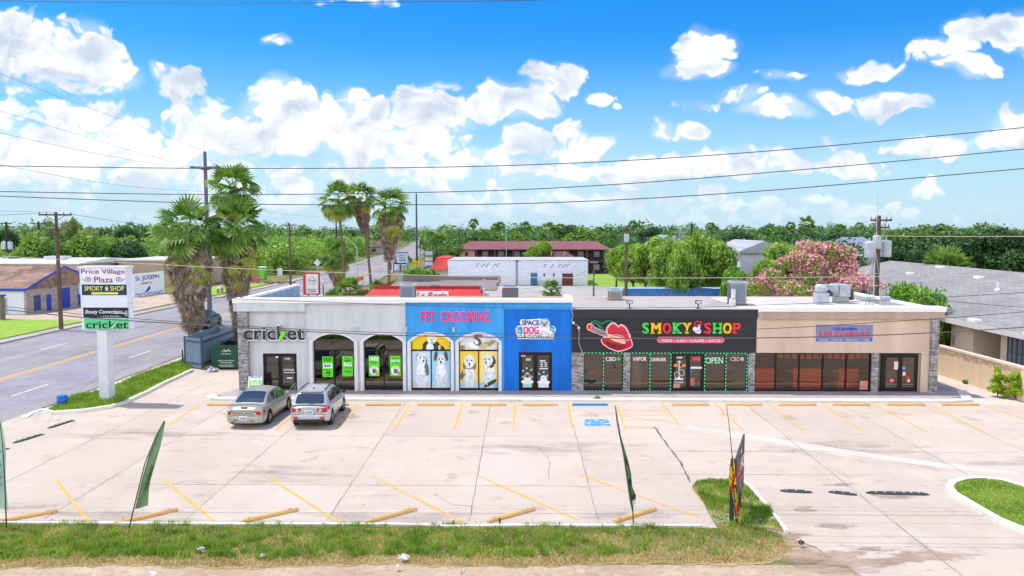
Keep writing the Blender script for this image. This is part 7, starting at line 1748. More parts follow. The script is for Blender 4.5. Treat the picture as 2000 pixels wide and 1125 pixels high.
for pts, lab, Y, Y2 in (([(422,327),(520,372),(640,388),(700,392)], 'faint wire from the tall pole towards the three palms', 74,150),([(402,372),(520,412),(600,422),(656,421)], 'lower faint wire from the tall pole past the taller palm', 74,150),([(0,412),(85,414),(109,415)], 'left span of the crossarm pole wires', 90,66.6),([(138,418),(220,431),(292,440)], 'right span of the crossarm pole wires', 66.6,120),([(84,416),(0,420),(-80,424)], 'second left span of the crossarm pole wires', 66.6,90),
      ([(1228,490),(1300,515),(1400,540),(1520,546),(1640,528),(1717,505)], 'dark slack cable from the brown pole to the transformer pole', 76,58),([(1350,460),(1440,482),(1530,488),(1620,470),(1712,432)], 'slack wire between the transformer row and the transformer pole', 116,58),([(1352,448),(1440,470),(1530,476),(1620,460),(1716,424)], 'upper slack wire between the transformer row and the transformer pole', 116,58),([(1226,450),(1270,470),(1330,478)], 'short wire from the brown pole to the transformer row', 76,108),([(1220,500),(1205,545),(1196,580)], 'guy wire slanting down from the brown pole', 76,76),([(1158,522),(1090,553),(1010,566)], 'thin wire slanting down across the white building', 82,70)):
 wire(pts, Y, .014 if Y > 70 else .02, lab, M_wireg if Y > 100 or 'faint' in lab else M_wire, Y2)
# roadside signs
def board(name, u0, u1, v0, v1, Y, label, col, lines=(), posts=(), depth=.25, cat='sign'):
 a, b = P(u0, v1, Y), P(u1, v0, Y); r = empty(name, ((a.x + b.x) / 2, Y, 0), label, cat); mb = MB(); mb.box(a.x, b.x, Y - depth / 2, Y + depth / 2, a.z, b.z); mb.build('panel', paint(col, .5), r)
 for (x0, x1, z0, z1, c, txt) in lines:
  mb = MB(); X = lambda t: a.x + (b.x - a.x) * t; Z = lambda t: a.z + (b.z - a.z) * t
  if txt: write(mb, txt, X(x0), X(x1), Z(z0), Z(z1), Y - depth / 2 - .004,.03,.04)
  else: mb.box(X(x0), X(x1), Y - depth / 2 - .02, Y - depth / 2 - .002, Z(z0), Z(z1))
  mb.build('lettering' if txt else 'print', paint(c, .5), r)
 for (u, w) in posts: x = P(u, v1, Y).x; mb = MB(); mb.box(x - w / 2, x + w / 2, Y - .1, Y + .1,0, a.z); mb.build('post', M_galv, r)
 return r
bb = board('roadside_billboard', 769,796,493,516.5,98, 'pale blue and white billboard on a white post beside the road', '#cfe0ee', [(.02,.98,.02,.16, '#8fc0e6', None),(.32,.9,.74,.84, '#b5586e', 'PHARMACY'),(.34,.92,.56,.64, '#3a62b4', 'DISCOUNT DRUG'),(.4,.9,.4,.47, '#3f4c84', 'OPEN DAILY'),(.4,.9,.28,.35, '#3f4c84', None),(.06,.94,.05,.13, '#24427c', None),(.08,.2,.35,.75, '#c4556a', None),(.05,.26,.1,.4, '#5f97d6', None)],[(782,.5)])
mb = MB(); a, b = P(769,529,98), P(796,493,98)
for x in (a.x, b.x, (a.x + b.x) / 2): mb.box(x - .07, x + .07,97.9,98.1, a.z, b.z if x != (a.x + b.x) / 2 else P(782,516.5,98).z)
mb.box(a.x - .07, b.x + .07,97.9,98.1, a.z - .1, a.z); mb.box(a.x - .07, b.x + .07,97.86,97.9, b.z - .1, b.z + .06); mb.build('frame', paint('#5f7fb4', .5), bb)
board('tenant_sign_board', 829,846,490,528,125, 'tall dark tenant sign board with a blue and white lower panel', '#4d5468', [(.06,.94,.90,.97, '#c9d3de', None),(.06,.94,.80,.87, '#c9d3de', None),(.06,.94,.68,.77, '#5f8a86', None),(.06,.94,.50,.66, '#c8c39a', None),(.04,.96,.44,.50, '#3a4fd0', None),(.04,.96,.18,.44, '#c5d3ec', None),(.15,.85,.20,.25, '#c75a66', None),(.3,.8,.04,.12, '#b8c4d6', None)],[(838,.5)])
def disc_sign(name, u, v, Y, rad, rot, label, col, extra=None):
 p = P(u, v, Y); r = empty(name, (p.x, Y, 0), label, 'road sign'); n = 4 if rot is not None else 24
 mb = MB(); mb.front([(p.x + rad * math.cos(6.283 * k / n + (rot or 0)), p.z + rad * math.sin(6.283 * k / n + (rot or 0))) for k in range(n)], Y - .02, Y + .02); mb.build('plate', paint(col, .4), r)
 if extra: mb = MB(); extra(mb, p, Y); mb.build('symbol', paint('#26261f', .5), r)
 mb = MB(); mb.box(p.x - .04, p.x + .04, Y + .021, Y + .08,0, p.z + rad * .6); mb.build('post', M_galv, r)
def rr(mb, p, Y):
 for s in (-1,1): mb.add([(p.x - .42, Y - .024, p.z - .42 * s - .05),(p.x - .36, Y - .024, p.z - .42 * s - .05),(p.x + .42, Y - .024, p.z + .42 * s + .05),(p.x + .36, Y - .024, p.z + .42 * s + .05)],[(0,1,2,3)])
 write(mb, 'R', p.x - .45, p.x - .2, p.z - .16, p.z + .16, Y - .022,.01,.04); write(mb, 'R', p.x + .2, p.x + .45, p.z - .16, p.z + .16, Y - .022,.01,.04)
disc_sign('railway_warning_sign', 811.5,515,150,.62, None, 'round yellow railway crossing warning sign beside the road', '#e3b51c', rr)
disc_sign('diamond_road_sign', 620,513,122,.62,0.0, 'back of a pale diamond road sign in front of the thicket', '#cfd6de')
mb = MB(); a = P(820,466,235); b = P(848,470,235); r = empty('crossing_gantry', (a.x, 235,0), 'railway crossing signal gantry with a flat arm over the road', 'signal gantry')
mb = MB(); mb.cyl((a.x, 235,0),(a.x, 235, a.z),.22,.18,8); mb.build('post', M_galv, r); mb = MB(); mb.cyl((b.x, 235,0),(b.x, 235, b.z),.14,.12,8); mb.build('post', M_galv, r)
mb = MB(); mb.box(a.x, b.x + 1.0,234.9,235.1, a.z - .2, a.z); mb.box(a.x, b.x + 1.0,234.9,235.1, a.z - 1.0, a.z - .85)
for i in range(9): x = a.x + (b.x - a.x + 1) * i / 9; mb.tube([(x, 235, a.z - .9),(x + .25,235, a.z - .1)],.05,4)
mb.build('arm', M_galv, r)
mb = MB(); q = P(821,478,234.6)
for s in (-1,1): mb.obox((q.x, 234.6,0),(1,0),(0,1),.05,.03,0,.01); mb.add([(q.x - 1.1,234.6, q.z - 1.0 * s - .14),(q.x - 1.1,234.6, q.z - 1.0 * s + .14),(q.x + 1.1,234.6, q.z + 1.0 * s + .14),(q.x + 1.1,234.6, q.z + 1.0 * s - .14)],[(3,2,1,0)])
mb.build('crossbuck', paint('#cdd3da', .4), r)
# the tall taqueria sign beside the road
a, b = P(598,573,74), P(622,535,74); r = empty('taqueria_pole_sign', ((a.x + b.x) / 2,74,0), 'white and red restaurant sign with a diamond emblem behind the plaza parapet', 'shop sign')
mb = MB(); mb.box(a.x - .22, a.x, 73.8,74.4, a.z - .1, b.z + .1); mb.build('red_side', paint('#c8313a', .5), r); mb = MB(); mb.box(a.x, b.x, 73.9,74.3, a.z, b.z); mb.build('panel', paint('#e6e8ee', .5), r)
mb = MB(); mb.box(a.x, b.x, 73.88,74.32, b.z, b.z + .1); mb.box(a.x, b.x, 73.88,74.32, a.z - .1, a.z); mb.box(b.x, b.x + .06,73.88,74.32, a.z - .1, b.z + .1); mb.build('frame', paint('#b23840', .5), r)
xm, zm = (a.x + b.x) / 2, a.z + (b.z - a.z) * .66; mb = MB(); R_ = .42
for k in range(4): mb.tube([(xm + R_ * math.cos(k * 1.571),73.88, zm + R_ * math.sin(k * 1.571)),(xm + R_ * math.cos((k + 1) * 1.571),73.88, zm + R_ * math.sin((k + 1) * 1.571))],.014,4)
write(mb, 'La Regia', xm - .28, xm + .28, zm - .1, zm + .1,73.895,.01,.03,.3); mb.build('emblem', paint('#7a4b4f', .5), r)
mb = MB(); write(mb, 'RESTAURANT', xm - .44, xm + .44, a.z + .34, a.z + .45,73.895,.01,.04); write(mb, 'TAQUERIA', xm - .4, xm + .4, a.z + .12, a.z + .27,73.895,.01,.05); mb.build('lettering', paint('#9c4a74', .5), r)
mb = MB(); mb.box(a.x + .1, a.x + .25,73.95,74.2,0, a.z - .1); mb.box(b.x - .25, b.x - .1,73.95,74.2,0, a.z - .1); mb.build('posts', M_steel, r)
p = P(631,556,73); mb = MB(); mb.cyl((p.x, 73,0),(p.x, 73, p.z),.06,.05,6); tag(mb.build('sign_post', paint('#3f4048', .5), loc=(p.x, 73,0)), 'short dark post right of the white and red restaurant sign', 'post')
a, b = P(695,549,90), P(710,540,90); r = empty('orange_banner', ((a.x + b.x) / 2,90,0), 'bright orange tilted banner board by the road', 'banner'); mb = MB(); mb.front([(a.x, a.z - .05),(b.x, a.z + .12),(b.x, b.z + .05),(a.x, b.z - .1)],89.97,90.03); mb.build('sheet', paint('#f0561f', .5), r)
mb = MB(); mb.box(a.x + .05, a.x + .1,89.98,90.02,0, a.z); mb.box(b.x - .1, b.x - .05,89.98,90.02,0, a.z); mb.build('stakes', M_steel, r)
# across the road: portable toilet, banners, small sheds
p = G(511,547); r = empty('portable_toilet', p, 'bright green portable toilet across the road', 'portable toilet'); mb = MB(); mb.box(p.x - .6, p.x + .6, p.y, p.y + 1.2,0,2.1); mb.build('cabin', mat('toilet_green', '#57b838', .5, scale=2), r, bevel=.05); mb = MB(); mb.box(p.x - .66, p.x + .66, p.y - .06, p.y + 1.26,2.1,2.3); mb.build('roof', paint('#d9e4d2', .5), r, bevel=.05); mb = MB(); mb.box(p.x - .4, p.x + .4, p.y - .03, p.y, .1,1.9); mb.build('door', paint('#7ccf58', .5), r)
p = G(496,553); mb = MB(); mb.box(p.x - .95, p.x + .95, p.y - .02, p.y + .02,.25,1.35); o = tag(mb.build('pink_banner', paint('#c4467c', .5), loc=tuple(p)), 'pink printed banner left of the green portable toilet', 'banner')
p = G(547,543); mb = MB(); mb.box(p.x - .45, p.x + .45, p.y - .02, p.y + .02,.4,1.8); mb.box(p.x - .45, p.x - .4, p.y - .02, p.y + .02,0,.4); mb.box(p.x + .4, p.x + .45, p.y - .02, p.y + .02,0,.4); tag(mb.build('small_board', paint('#d5d8e2', .5), loc=tuple(p)), 'small white notice board on two legs by the vacant lot', 'sign')
p = G(535,553); mb = MB()
for i in range(26): x, y, s = p.x + rg.normal() * 1.6, p.y + rg.normal() * .8,.15 + .2 * rg.random(); mb.obox((x, y, 0),(1, rg.normal()),(-rg.normal(),1), s, s * .6,0, s)
tag(mb.build('rubble_heap', mat('rubble', '#8f7a6a', .9, var=.3), loc=tuple(p)), 'low heap of broken rubble beside the road', 'rubble', kind='stuff')
p = G(430,572); mb = MB();
r = empty('covered_motorbike', p, 'white and dark motorbike parked on the far kerb behind the palms', 'motorbike'); mb = MB(); mb.tube([(p.x, p.y - .8,.35),(p.x, p.y - .3,.75),(p.x, p.y + .3,.7),(p.x, p.y + .8,.9)],[.1,.22,.2,.08],8); mb.build('body', paint('#c9ccd4', .4), r)
for s in (-.7,.7):
 mb = MB(); mb.tube([(p.x + .02, p.y + s + .3 * math.cos(k * .524),.31 + .3 * math.sin(k * .524)) for k in range(13)],.06,6); mb.build('wheel', paint('#202126', .6), r)
# far left: fence and posts on the lawn
p0, p1 = G(-40,617), G(57,612); r = empty('chain_link_fence', p0, 'thin chain link fence in front of the water shop wall', 'fence'); al = (p1 - p0).normalized(); L_ = (p1 - p0).length
for i in range(5): q = p0 + al * L_ * i / 4; mb = MB(); mb.cyl(q, q + Vector((0,0,1.7)),.04, n=6); mb.build('post', M_steel, r)
mb = MB()
for i in range(60): q = p0 + al * L_ * i / 60; mb.tube([q + Vector((0,0,.05)), q + al * .9 + Vector((0,0,1.65))],.006,3, caps=False); mb.tube([q + Vector((0,0,1.65)), q + al * .9 + Vector((0,0,.05))],.006,3, caps=False)
mb.tube([p0 + Vector((0,0,1.68)), p1 + Vector((0,0,1.68))],.025,5); mb.build('mesh', M_galv, r)
p = G(2,624); r = empty('brick_pier', p, 'brown pier with a dark cap at the left edge of the lawn', 'pier'); mb = MB(); mb.box(p.x - .28, p.x + .28, p.y - .28, p.y + .28,0,2.3); mb.build('shaft', brickmat('pier_brick', '#8f8178', '#776a62', '#6a5f58', .3,.1), r); mb = MB(); mb.box(p.x - .38, p.x + .38, p.y - .38, p.y + .38,2.3,2.45); mb.build('cap', paint('#3f4a78', .6), r)
p = G(76,654); mb = MB(); mb.lathe((p.x, p.y, .0),[(.35,0),(.35,.04),(.1,.06)],12); tag(mb.build('manhole_cover', paint('#c9c3b8', .8), loc=tuple(p)), 'pale round concrete cover in the roadside lawn', 'cover')
# ================================================================ VEHICLES
def carpaint(name, c, c2):
 return mat(name, c, .3,.25, col2=c2, scale=.8, spec=.5, coat=.8)
M_tyre = paint('#1d1d20', .8); M_cglass = mat('car_glass', '#59646c', .05,.75, var=.1, spec=.9); M_plas = paint('#26272b', .6); M_rim = mat('alloy_rim', '#b9bdc2', .3,.8); M_redl = mat('tail_red', '#b3141c', .2, coat=.6); M_clr = mat('lamp_clear', '#d5d6da', .15, coat=.6); M_plate = paint('#dfe3ea', .5); M_plate_t = paint('#3a466c', .5)
def interp(tab, x):
 for (a, va),(b, vb) in zip(tab, tab[1:]):
  if a <= x <= b:
   t = (x - a) / (b - a); return va + (vb - va) * t
 return tab[0][1] if x < tab[0][0] else tab[-1][1]
def make_car(name, label, cat, pm, kind, loc, rz, group=None):
 """x runs from the tail (0) to the nose (L); z up; y to the left"""
 S = {'sedan': dict(L=4.58, W=.88, wb=(.98,3.62), wr=.315, sill=.24,
   belt=[(0,.80),(.12,.93),(.6,.97),(2.0,.90),(3.3,.87),(3.7,.86),(4.3,.72),(4.58,.58)],
   roof=[(.55,.98),(.95,1.20),(1.45,1.41),(2.0,1.47),(2.5,1.46),(2.95,1.33),(3.35,1.10),(3.72,.88)],
   plan=[(0,.68),(.08,.80),(.35,.87),(1.0,.88),(3.5,.88),(4.1,.82),(4.45,.68),(4.58,.52)], gh=(.55,3.72), rw=.60, tail=.10, bp=(2.02,2.12)),
  'suv': dict(L=4.36, W=.90, wb=(.85,3.52), wr=.345, sill=.32,
   belt=[(0,.92),(.1,1.0),(.5,1.06),(2.0,1.02),(3.2,.99),(3.5,.98),(4.1,.86),(4.36,.66)],
   roof=[(.10,1.04),(.30,1.36),(.48,1.56),(1.0,1.62),(1.8,1.64),(2.3,1.60),(2.75,1.42),(3.15,1.18),(3.5,1.0)],
   plan=[(0,.72),(.08,.83),(.35,.90),(1.0,.90),(3.4,.90),(3.95,.84),(4.25,.70),(4.36,.56)], gh=(.10,3.5), rw=.66, tail=.06, bp=(1.88,1.99))}[kind]
 L_, W_ = S['L'], S['W']; root = empty(name, loc, label, cat, group, rz)
 def bd(nm, mb, m_, par=None, **k):
  o = mb.build(nm, m_, loc=(0,0,0), **k); o.location = (0,0,0); o.parent = par or root; return o
 N_ = 92; xs = [L_ * i / N_ for i in range(N_ + 1)]
 def zb_(x):
  z = S['sill'] + (.10 * max(0,1 - x / .35) ** 2) + .06 * max(0,(x - L_ + .4) / .4) ** 2
  for c in S['wb']:
   R_ = S['wr'] + .075; d = abs(x - c)
   if d < R_: z = max(z, S['wr'] - .01 + math.sqrt(R_ * R_ - d * d))
  return z
 def smooth(tab, x, w=.10): return sum(interp(tab, x + k * w) for k in (-1,-.5,0,.5,1)) / 5
 rows_ = []
 for x in xs:
  b = smooth(S['belt'], x, .08); w = interp(S['plan'], x); z0 = min(zb_(x), b - .1)
  prof = [(w * .93, z0),(w * .985, z0 + (b - z0) * .22),(w, z0 + (b - z0) * .5),(w * .985, z0 + (b - z0) * .78),(w * .945, b - .025),(w * .89, b + .012),(w * .5, b + .05),(0, b + .06)]
  rows_.append([(x, y, z) for y, z in prof] + [(x, -y, z) for y, z in prof[-2::-1]])
 mb = MB(); k = len(rows_[0])
 for r in rows_: mb.v += r
 for i in range(N_):
  for j in range(k - 1): a = i * k + j; mb.f.append([a, a + 1, a + k + 1, a + k]); mb.mi.append(0)
 mb.f.append([j for j in range(k)]); mb.mi.append(0); mb.f.append([N_ * k + j for j in range(k - 1,-1,-1)]); mb.mi.append(0)
 body = bd('body', mb, pm, smooth=True)
 body.data.polygons[len(body.data.polygons) - 1].use_smooth = False; body.data.polygons[len(body.data.polygons) - 2].use_smooth = False
 me_ = body.data; me_.set_sharp_from_angle(angle=R(50))
 # underside and wheel wells
 mb = MB(); mb.box(.25, L_ - .3,-W_ * .86, W_ * .86, S['sill'] - .06, S['sill'] + .4); mb.box(.2, L_ - .25,-W_ * .6, W_ * .6, S['sill'] - .02,.72); bd('underbody', mb, M_plas)
 # cabin
 g0, g1 = S['gh']; NG = 40; rw = S['rw']; gx = [g0 + (g1 - g0) * i / NG for i in range(NG + 1)]
 def cab(x):
  b = smooth(S['belt'], x, .08) + .0; z = max(smooth(S['roof'], x, .07), b + .012); w = interp(S['plan'], x) * .90; hh = max(z - b, 0.001); f = min(1, hh / .55); wt = w + (rw - w) * f
  return b, z, w, wt
 rr_ = []
 for x in gx:
  b, z, w, wt = cab(x); rr_.append([(x, w, b - .02),(x, w + (wt - w) * .5 + .012, b + (z - b) * .5),(x, wt, b + (z - b) * .88),(x, wt * .88, z - .012 * min(1,(z - b) / .3)),(x, wt * .45, z + .018),(x, 0, z + .025),(x, -wt * .45, z + .018),(x, -wt * .88, z - .012 * min(1,(z - b) / .3)),(x, -wt, b + (z - b) * .88),(x, -(w + (wt - w) * .5 + .012), b + (z - b) * .5),(x, -w, b - .02)])
 mb = MB(); k = 11
 for r in rr_: mb.v += r
 for i in range(NG):
  for j in range(k - 1): a = i * k + j; mb.f.append([a, a + 1, a + k + 1, a + k]); mb.mi.append(0)
 bd('cabin', mb, pm, smooth=True)
 # side glass
 def side_pt(x, t, s, off=.012):
  b, z, w, wt = cab(x); y = w + (wt - w) * t + .012 * math.sin(math.pi * min(1, t)); return (x, s * (y + off), b + (z - b) * t * .98)
 spans = {'sedan': [(1.02,2.02),(2.12,3.28)], 'suv': [(.62,1.05),(1.12,1.88),(1.99,3.06)]}[kind]
 for s in (-1,1):
  for (a, b) in spans:
   mb = MB(); n = 12
   for i in range(n + 1):
    x = a + (b - a) * i / n; bb_, z, w, wt = cab(x); avail = (z - bb_); tl, th_ = .10,.86
    if avail < .25: th_ = max(tl + .02,.86 - (.25 - avail) * 2)
    mb.v += [side_pt(x, tl, s), side_pt(x, (tl + th_) / 2, s), side_pt(x, th_, s)]
   for i in range(n):
    for j in (0,1):
     q = [i * 3 + j, i * 3 + j + 1, i * 3 + j + 4, i * 3 + j + 3]; mb.f.append(q if s < 0 else q[::-1]); mb.mi.append(0)
   bd('side_window', mb, M_cglass, smooth=True)
 def screen(nm, xa, xb, inset, off):
  mb = MB(); n, m_ = 8,8
  for i in range(n + 1):
   x = xa + (xb - xa) * i / n; b, z, w, wt = cab(x)
   for j in range(m_ + 1):
    f = -1 + 2 * j / m_; y = f * (wt - inset); zz = z + .025 - .012 * abs(f) - .03 * abs(f) ** 4; mb.v.append((x, y, zz + off))
  for i in range(n):
   for j in range(m_): a = i * (m_ + 1) + j; mb.f.append([a, a + 1, a + m_ + 2, a + m_ + 1][::-1]); mb.mi.append(0)
  bd(nm, mb, M_cglass, smooth=True)
 if kind == 'sedan': screen('rear_window', .66,1.42,.09,.012); screen('windscreen', 2.62,3.6,.08,.012)
 else: screen('windscreen', 2.36,3.38,.08,.012); screen('rear_window', .135,.43,.10,.015)
 # wheels
 for c in S['wb']:
  for s in (-1,1):
   R_ = S['wr']; yo = s * (W_ - .02); yi = s * (W_ - .22); mb = MB(); n = 22
   prof = [(R_ * .64, yi),(R_ * .95, yi),(R_, yi + s * .03),(R_, yo - s * .03),(R_ * .95, yo),(R_ * .66, yo - s * .005)]
   for (r, y) in prof:
    for q in range(n): an = 6.2832 * q / n; mb.v.append((c + r * math.cos(an), y, R_ + r * math.sin(an)))
   for i in range(len(prof) - 1):
    for q in range(n): a0 = i * n + q; a1 = i * n + (q + 1) % n; mb.f.append([a0, a1, a1 + n, a0 + n]); mb.mi.append(0)
   wh = bd('wheel', mb, M_tyre, smooth=True)
   mb = MB(); ro = R_ * .66; yr = yo - s * .02
   for q in range(5):
    an = 6.2832 * q / 5; d = Vector((math.cos(an),0, math.sin(an))); t = Vector((-math.sin(an),0, math.cos(an))); cc = Vector((c, yr, R_))
    for e in (-1,1):
     p0 = cc + t * .035 * e; p1 = cc + d * ro + t * (.09 * e); mb.add([tuple(p0 - t * .022), tuple(p0 + t * .022), tuple(p1 + t * .022), tuple(p1 - t * .022)],[(0,1,2,3)])
   for q in range(n):
    a0, a1 = 6.2832 * q / n, 6.2832 * (q + 1) / n
    mb.add([(c + ro * math.cos(a0), yr, R_ + ro * math.sin(a0)),(c + ro * math.cos(a1), yr, R_ + ro * math.sin(a1)),(c + ro * .88 * math.cos(a1), yr - s * .02, R_ + ro * .88 * math.sin(a1)),(c + ro * .88 * math.cos(a0), yr - s * .02, R_ + ro * .88 * math.sin(a0))],[(0,1,2,3)])
   bd('rim', mb, M_rim, wh); mb = MB(); mb.cyl((c, yr - s * .12, R_),(c, yr - s * .10, R_), ro, n=18); bd('brake_disc', mb, paint('#3a3b40', .5), wh)
 # tail
 x0 = .0; beltz = S['belt'][0][1]
 for s in (-1,1):
  mb = MB(); y0_ = s * (.44 if kind == 'sedan' else .36)
  z0_, z1_ = (beltz - .17, beltz + .0) if kind == 'sedan' else (beltz - .15, beltz + .05)
  yA = interp(S['plan'],.0)
  pts = [(-.05, y0_, z0_ + .05),(-.05, y0_, z1_ - .04),(-.03,(yA * .98 + .02) * s, z1_ + .0),(.30,(interp(S['plan'],.30) + .012) * s, z1_ + .03),(.30,(interp(S['plan'],.30) + .012) * s, z1_ - .08),(-.02,(yA + .04) * s, z0_)]
  mb.add(pts, [(0,1,2,5),(5,2,3,4)] if s < 0 else [(5,2,1,0),(4,3,2,5)]); mb.add([(p[0] + .05, p[1] * .97, p[2]) for p in pts],[(0,1,2,5),(5,2,3,4)])
  tl = bd('tail_light', mb, M_redl)
  mb = MB(); a = [(-.056, s * .46, z0_ + .06),(-.056, s * .46, z1_ - .06),(-.052, s * .57, z1_ - .06),(-.052, s * .57, z0_ + .06)]; mb.add(a, [(0,1,2,3)]); bd('reversing_lamp', mb, M_clr, tl)
 mb = MB(); zp = .50 if kind == 'sedan' else .78; xp = -.10 if kind == 'sedan' else -.05; mb.box(xp, .0,-.17,.17, zp - .08, zp + .08); pl_ = bd('number_plate', mb, M_plate)
 mb = MB()
 for q in range(6): mb.box(xp - .004, xp + .001,.13 - q * .048 - .03,.13 - q * .048, zp - .045, zp + .045)
 bd('characters', mb, M_plate_t, pl_)
 mb = MB(); w0 = interp(S['plan'],0)
 def bumper_row(z, o): return [(-.02 - o + .10 * (abs(f)) ** 3 * 1.6, f * (w0 + .12), z) for f in np.linspace(-1,1,13)]
 zb0 = .30 if kind == 'sedan' else .40; rowsb = [bumper_row(zb0 - .04,.0), bumper_row(zb0 + .06,.05), bumper_row(zb0 + .24,.06), bumper_row(zb0 + .29,.02)]
 for r in rowsb: mb.v += r
 for i in range(3):
  for j in range(12): a = i * 13 + j; mb.f.append([a, a + 13, a + 14, a + 1]); mb.mi.append(0)
 bd('rear_bumper', mb, pm, smooth=True)
 if kind == 'suv':
  mb = MB(); rows2 = [bumper_row(.30,.0), bumper_row(.36,.05), bumper_row(.46,.07)];
  for r in rows2: mb.v += r
  for i in range(2):
   for j in range(1,11): a = i * 13 + j; mb.f.append([a, a + 13, a + 14, a + 1]); mb.mi.append(0)
  bd('lower_bumper', mb, M_plas)
  for s in (-1,1): mb = MB(); mb.box(-.075,-.02, min(s * .50, s * .68), max(s * .50, s * .68),.50,.585); bd('fog_reflector', mb, M_redl)
  for s in (-1,1): mb = MB(); mb.tube([(.75, s * .56,1.645),(1.5, s * .57,1.68),(2.3, s * .55,1.645)],.022,6); bd('roof_rail', mb, M_plas)
  mb = MB(); mb.box(.45,.75,-.50,.50,1.60,1.625); bd('spoiler', mb, pm, bevel=.01)
  mb = MB(); mb.tube([(.115,-.25,1.12),(.13,.05,1.14)],.012,5); bd('wiper', mb, M_plas)
  mb = MB(); mb.lathe((1.0,0,1.635),[(.05,0),(.03,.05),(.01,.07)],8); bd('roof_aerial', mb, M_plas)
 else:
  mb = MB(); mb.cyl((-.05,.52,.27),(.1,.52,.27),.045, n=10); bd('exhaust', mb, M_plas)
  mb = MB(); mb.box(-.06,.02,.28,.44,.36,.40); mb.box(-.06,.02,-.44,-.28,.36,.40); bd('bumper_slot', mb, M_plas)
  mb = MB(); mb.box(.02,.12,-.16,.16,.945,.965); bd('brake_lamp', mb, paint('#3a1a1c', .4))
 mb = MB(); zb2 = beltz - .05 if kind == 'sedan' else beltz + .0; mb.lathe((0,0,0),[(.05,-.005),(.05,.005)],12); a_ = np.array(mb.v); mb.v = [(-.03 + p[2], p[0], zb2 + p[1]) for p in a_]; bd('badge', mb, M_rim)
 # sides
 for s in (-1,1):
  xm_ = {'sedan': 3.05, 'suv': 2.85}[kind]; b = cab(xm_)[0]; mb = MB(); mb.tube([(xm_, s * W_ * .88, b + .05),(xm_ + .02, s * (W_ + .08), b + .10)],[.03,.025],6); mb.lathe((0,0,0),[(.04,0),(.10,.03),(.10,.12),(.05,.16)],10)
  n0 = len(mb.v) - 40; a_ = np.array(mb.v[n0:]); mb.v[n0:] = [(xm_ + .02 + p[2] * .9 - .06, s * (W_ + .09) + p[1] * .9, b + .11 + p[0] * .75) for p in a_]; bd('side_mirror', mb, pm if kind == 'sedan' else M_plas, smooth=True)
  for xd in ({'sedan': (1.75,2.75), 'suv': (1.62,2.62)}[kind]): mb = MB(); bz_ = smooth(S['belt'], xd); mb.tube([(xd - .1, s * (W_ * .975 + .0), bz_ - .13),(xd, s * (W_ * .985 + .02), bz_ - .125),(xd + .1, s * (W_ * .975 + .0), bz_ - .13)],.016,5); bd('door_handle', mb, pm)
  mb = MB()
  xs_ = {'sedan': (1.28,2.08,3.12), 'suv': (1.15,1.95,2.98)}[kind]
  for xd in xs_:
   b = smooth(S['belt'], xd); z0 = zb_(xd) + .06; pr = [(W_ * (.93 + .055 * min(1, t / .22) if t < .22 else 1.0 - (.0 if t < .5 else (t - .5) * .11)), z0 + (b - z0) * t) for t in np.linspace(0,1,9)]
   for (ya, za),(yb_, zz) in zip(pr, pr[1:]): mb.add([(xd - .006, s * (ya + .003), za),(xd + .006, s * (ya + .003), za),(xd + .006, s * (yb_ + .003), zz),(xd - .006, s * (yb_ + .003), zz)],[(0,1,2,3)])
  bd('door_gaps', mb, M_plas)
  # front lamps
  mb = MB(); xh = L_ - .28; zz = interp(S['belt'], xh) - .06; mb.add([(xh - .25, s * (interp(S['plan'], xh - .25) + .01), zz + .02),(xh + .12, s * (interp(S['plan'], xh + .12) + .012), zz - .02),(xh + .12, s * (interp(S['plan'], xh + .12) + .012), zz - .15),(xh - .2, s * (interp(S['plan'], xh - .2) + .012), zz - .1)],[(0,1,2,3)]); bd('headlight', mb, M_clr)
 mb = MB();
 tb2 = smooth(S['belt'],.02)
 yy_ = .70
 if kind == 'sedan':
  mb.tube([(-.012,-yy_ * .55,.70),(-.018,0,.69),(-.012, yy_ * .55,.70)],.006,4); mb.tube([(.42,-.72,1.012),(.42,0,1.035),(.42,.72,1.012)],.006,4)
 else:
  mb.tube([(-.02,-.72,.685),(-.025,0,.68),(-.02,.72,.685)],.007,4)
 bd('boot_gap', mb, M_plas)
 return root
p_sil = carpaint('silver_beige_paint', '#a3a198', '#99978e'); p_whs = carpaint('silver_white_paint', '#b3b6bc', '#a9acb3'); p_drk = carpaint('dark_slate_paint', '#36424e', '#2e3944')
def park(kind, name, label, cat, pm, rear_uv, front_uv, group=None):
 """rear right wheel and front right wheel ground pixels"""
 a, b = G(*rear_uv), G(*front_uv); d = (b - a).normalized(); rz = math.atan2(d.y, d.x); wb = {'sedan': .98, 'suv': .85}[kind]; W_ = {'sedan': .86, 'suv': .88}[kind]
 left = Vector((-d.y, d.x, 0)); o = a - d * wb + left * W_
 return make_car(name, label, cat, pm, kind, (o.x, o.y, 0.006), rz, group)
park('sedan', 'parked_sedan', 'silver beige saloon car parked in front of the grey shop bay', 'car', p_sil, (528.7,827.5),(563,802.5))
park('suv', 'parked_suv', 'silver white sport utility car parked right of the beige saloon', 'car', p_whs, (650.5,829),(671.5,803.5))
park('suv', 'dark_car', 'dark slate car driving away up the side road', 'car', p_drk, (408,643),(431,635.5))
g = G(1182,529); make_car('distant_pickup', 'small dark car with a pale roof rack parked by the far board fence', 'car', p_drk, 'suv', (g.x - 2, g.y - 3,.01),0.0)
g = G(1171,524); make_car('distant_car', 'white car parked behind the far board fence, left of its neighbour', 'car', p_whs, 'sedan', (g.x - 2,170,.01),0.0)
g = G(1189,524); make_car('distant_car', 'second white car behind the far board fence, nearer the brown pole', 'car', p_whs, 'suv', (g.x - .5,171,.01),0.0)
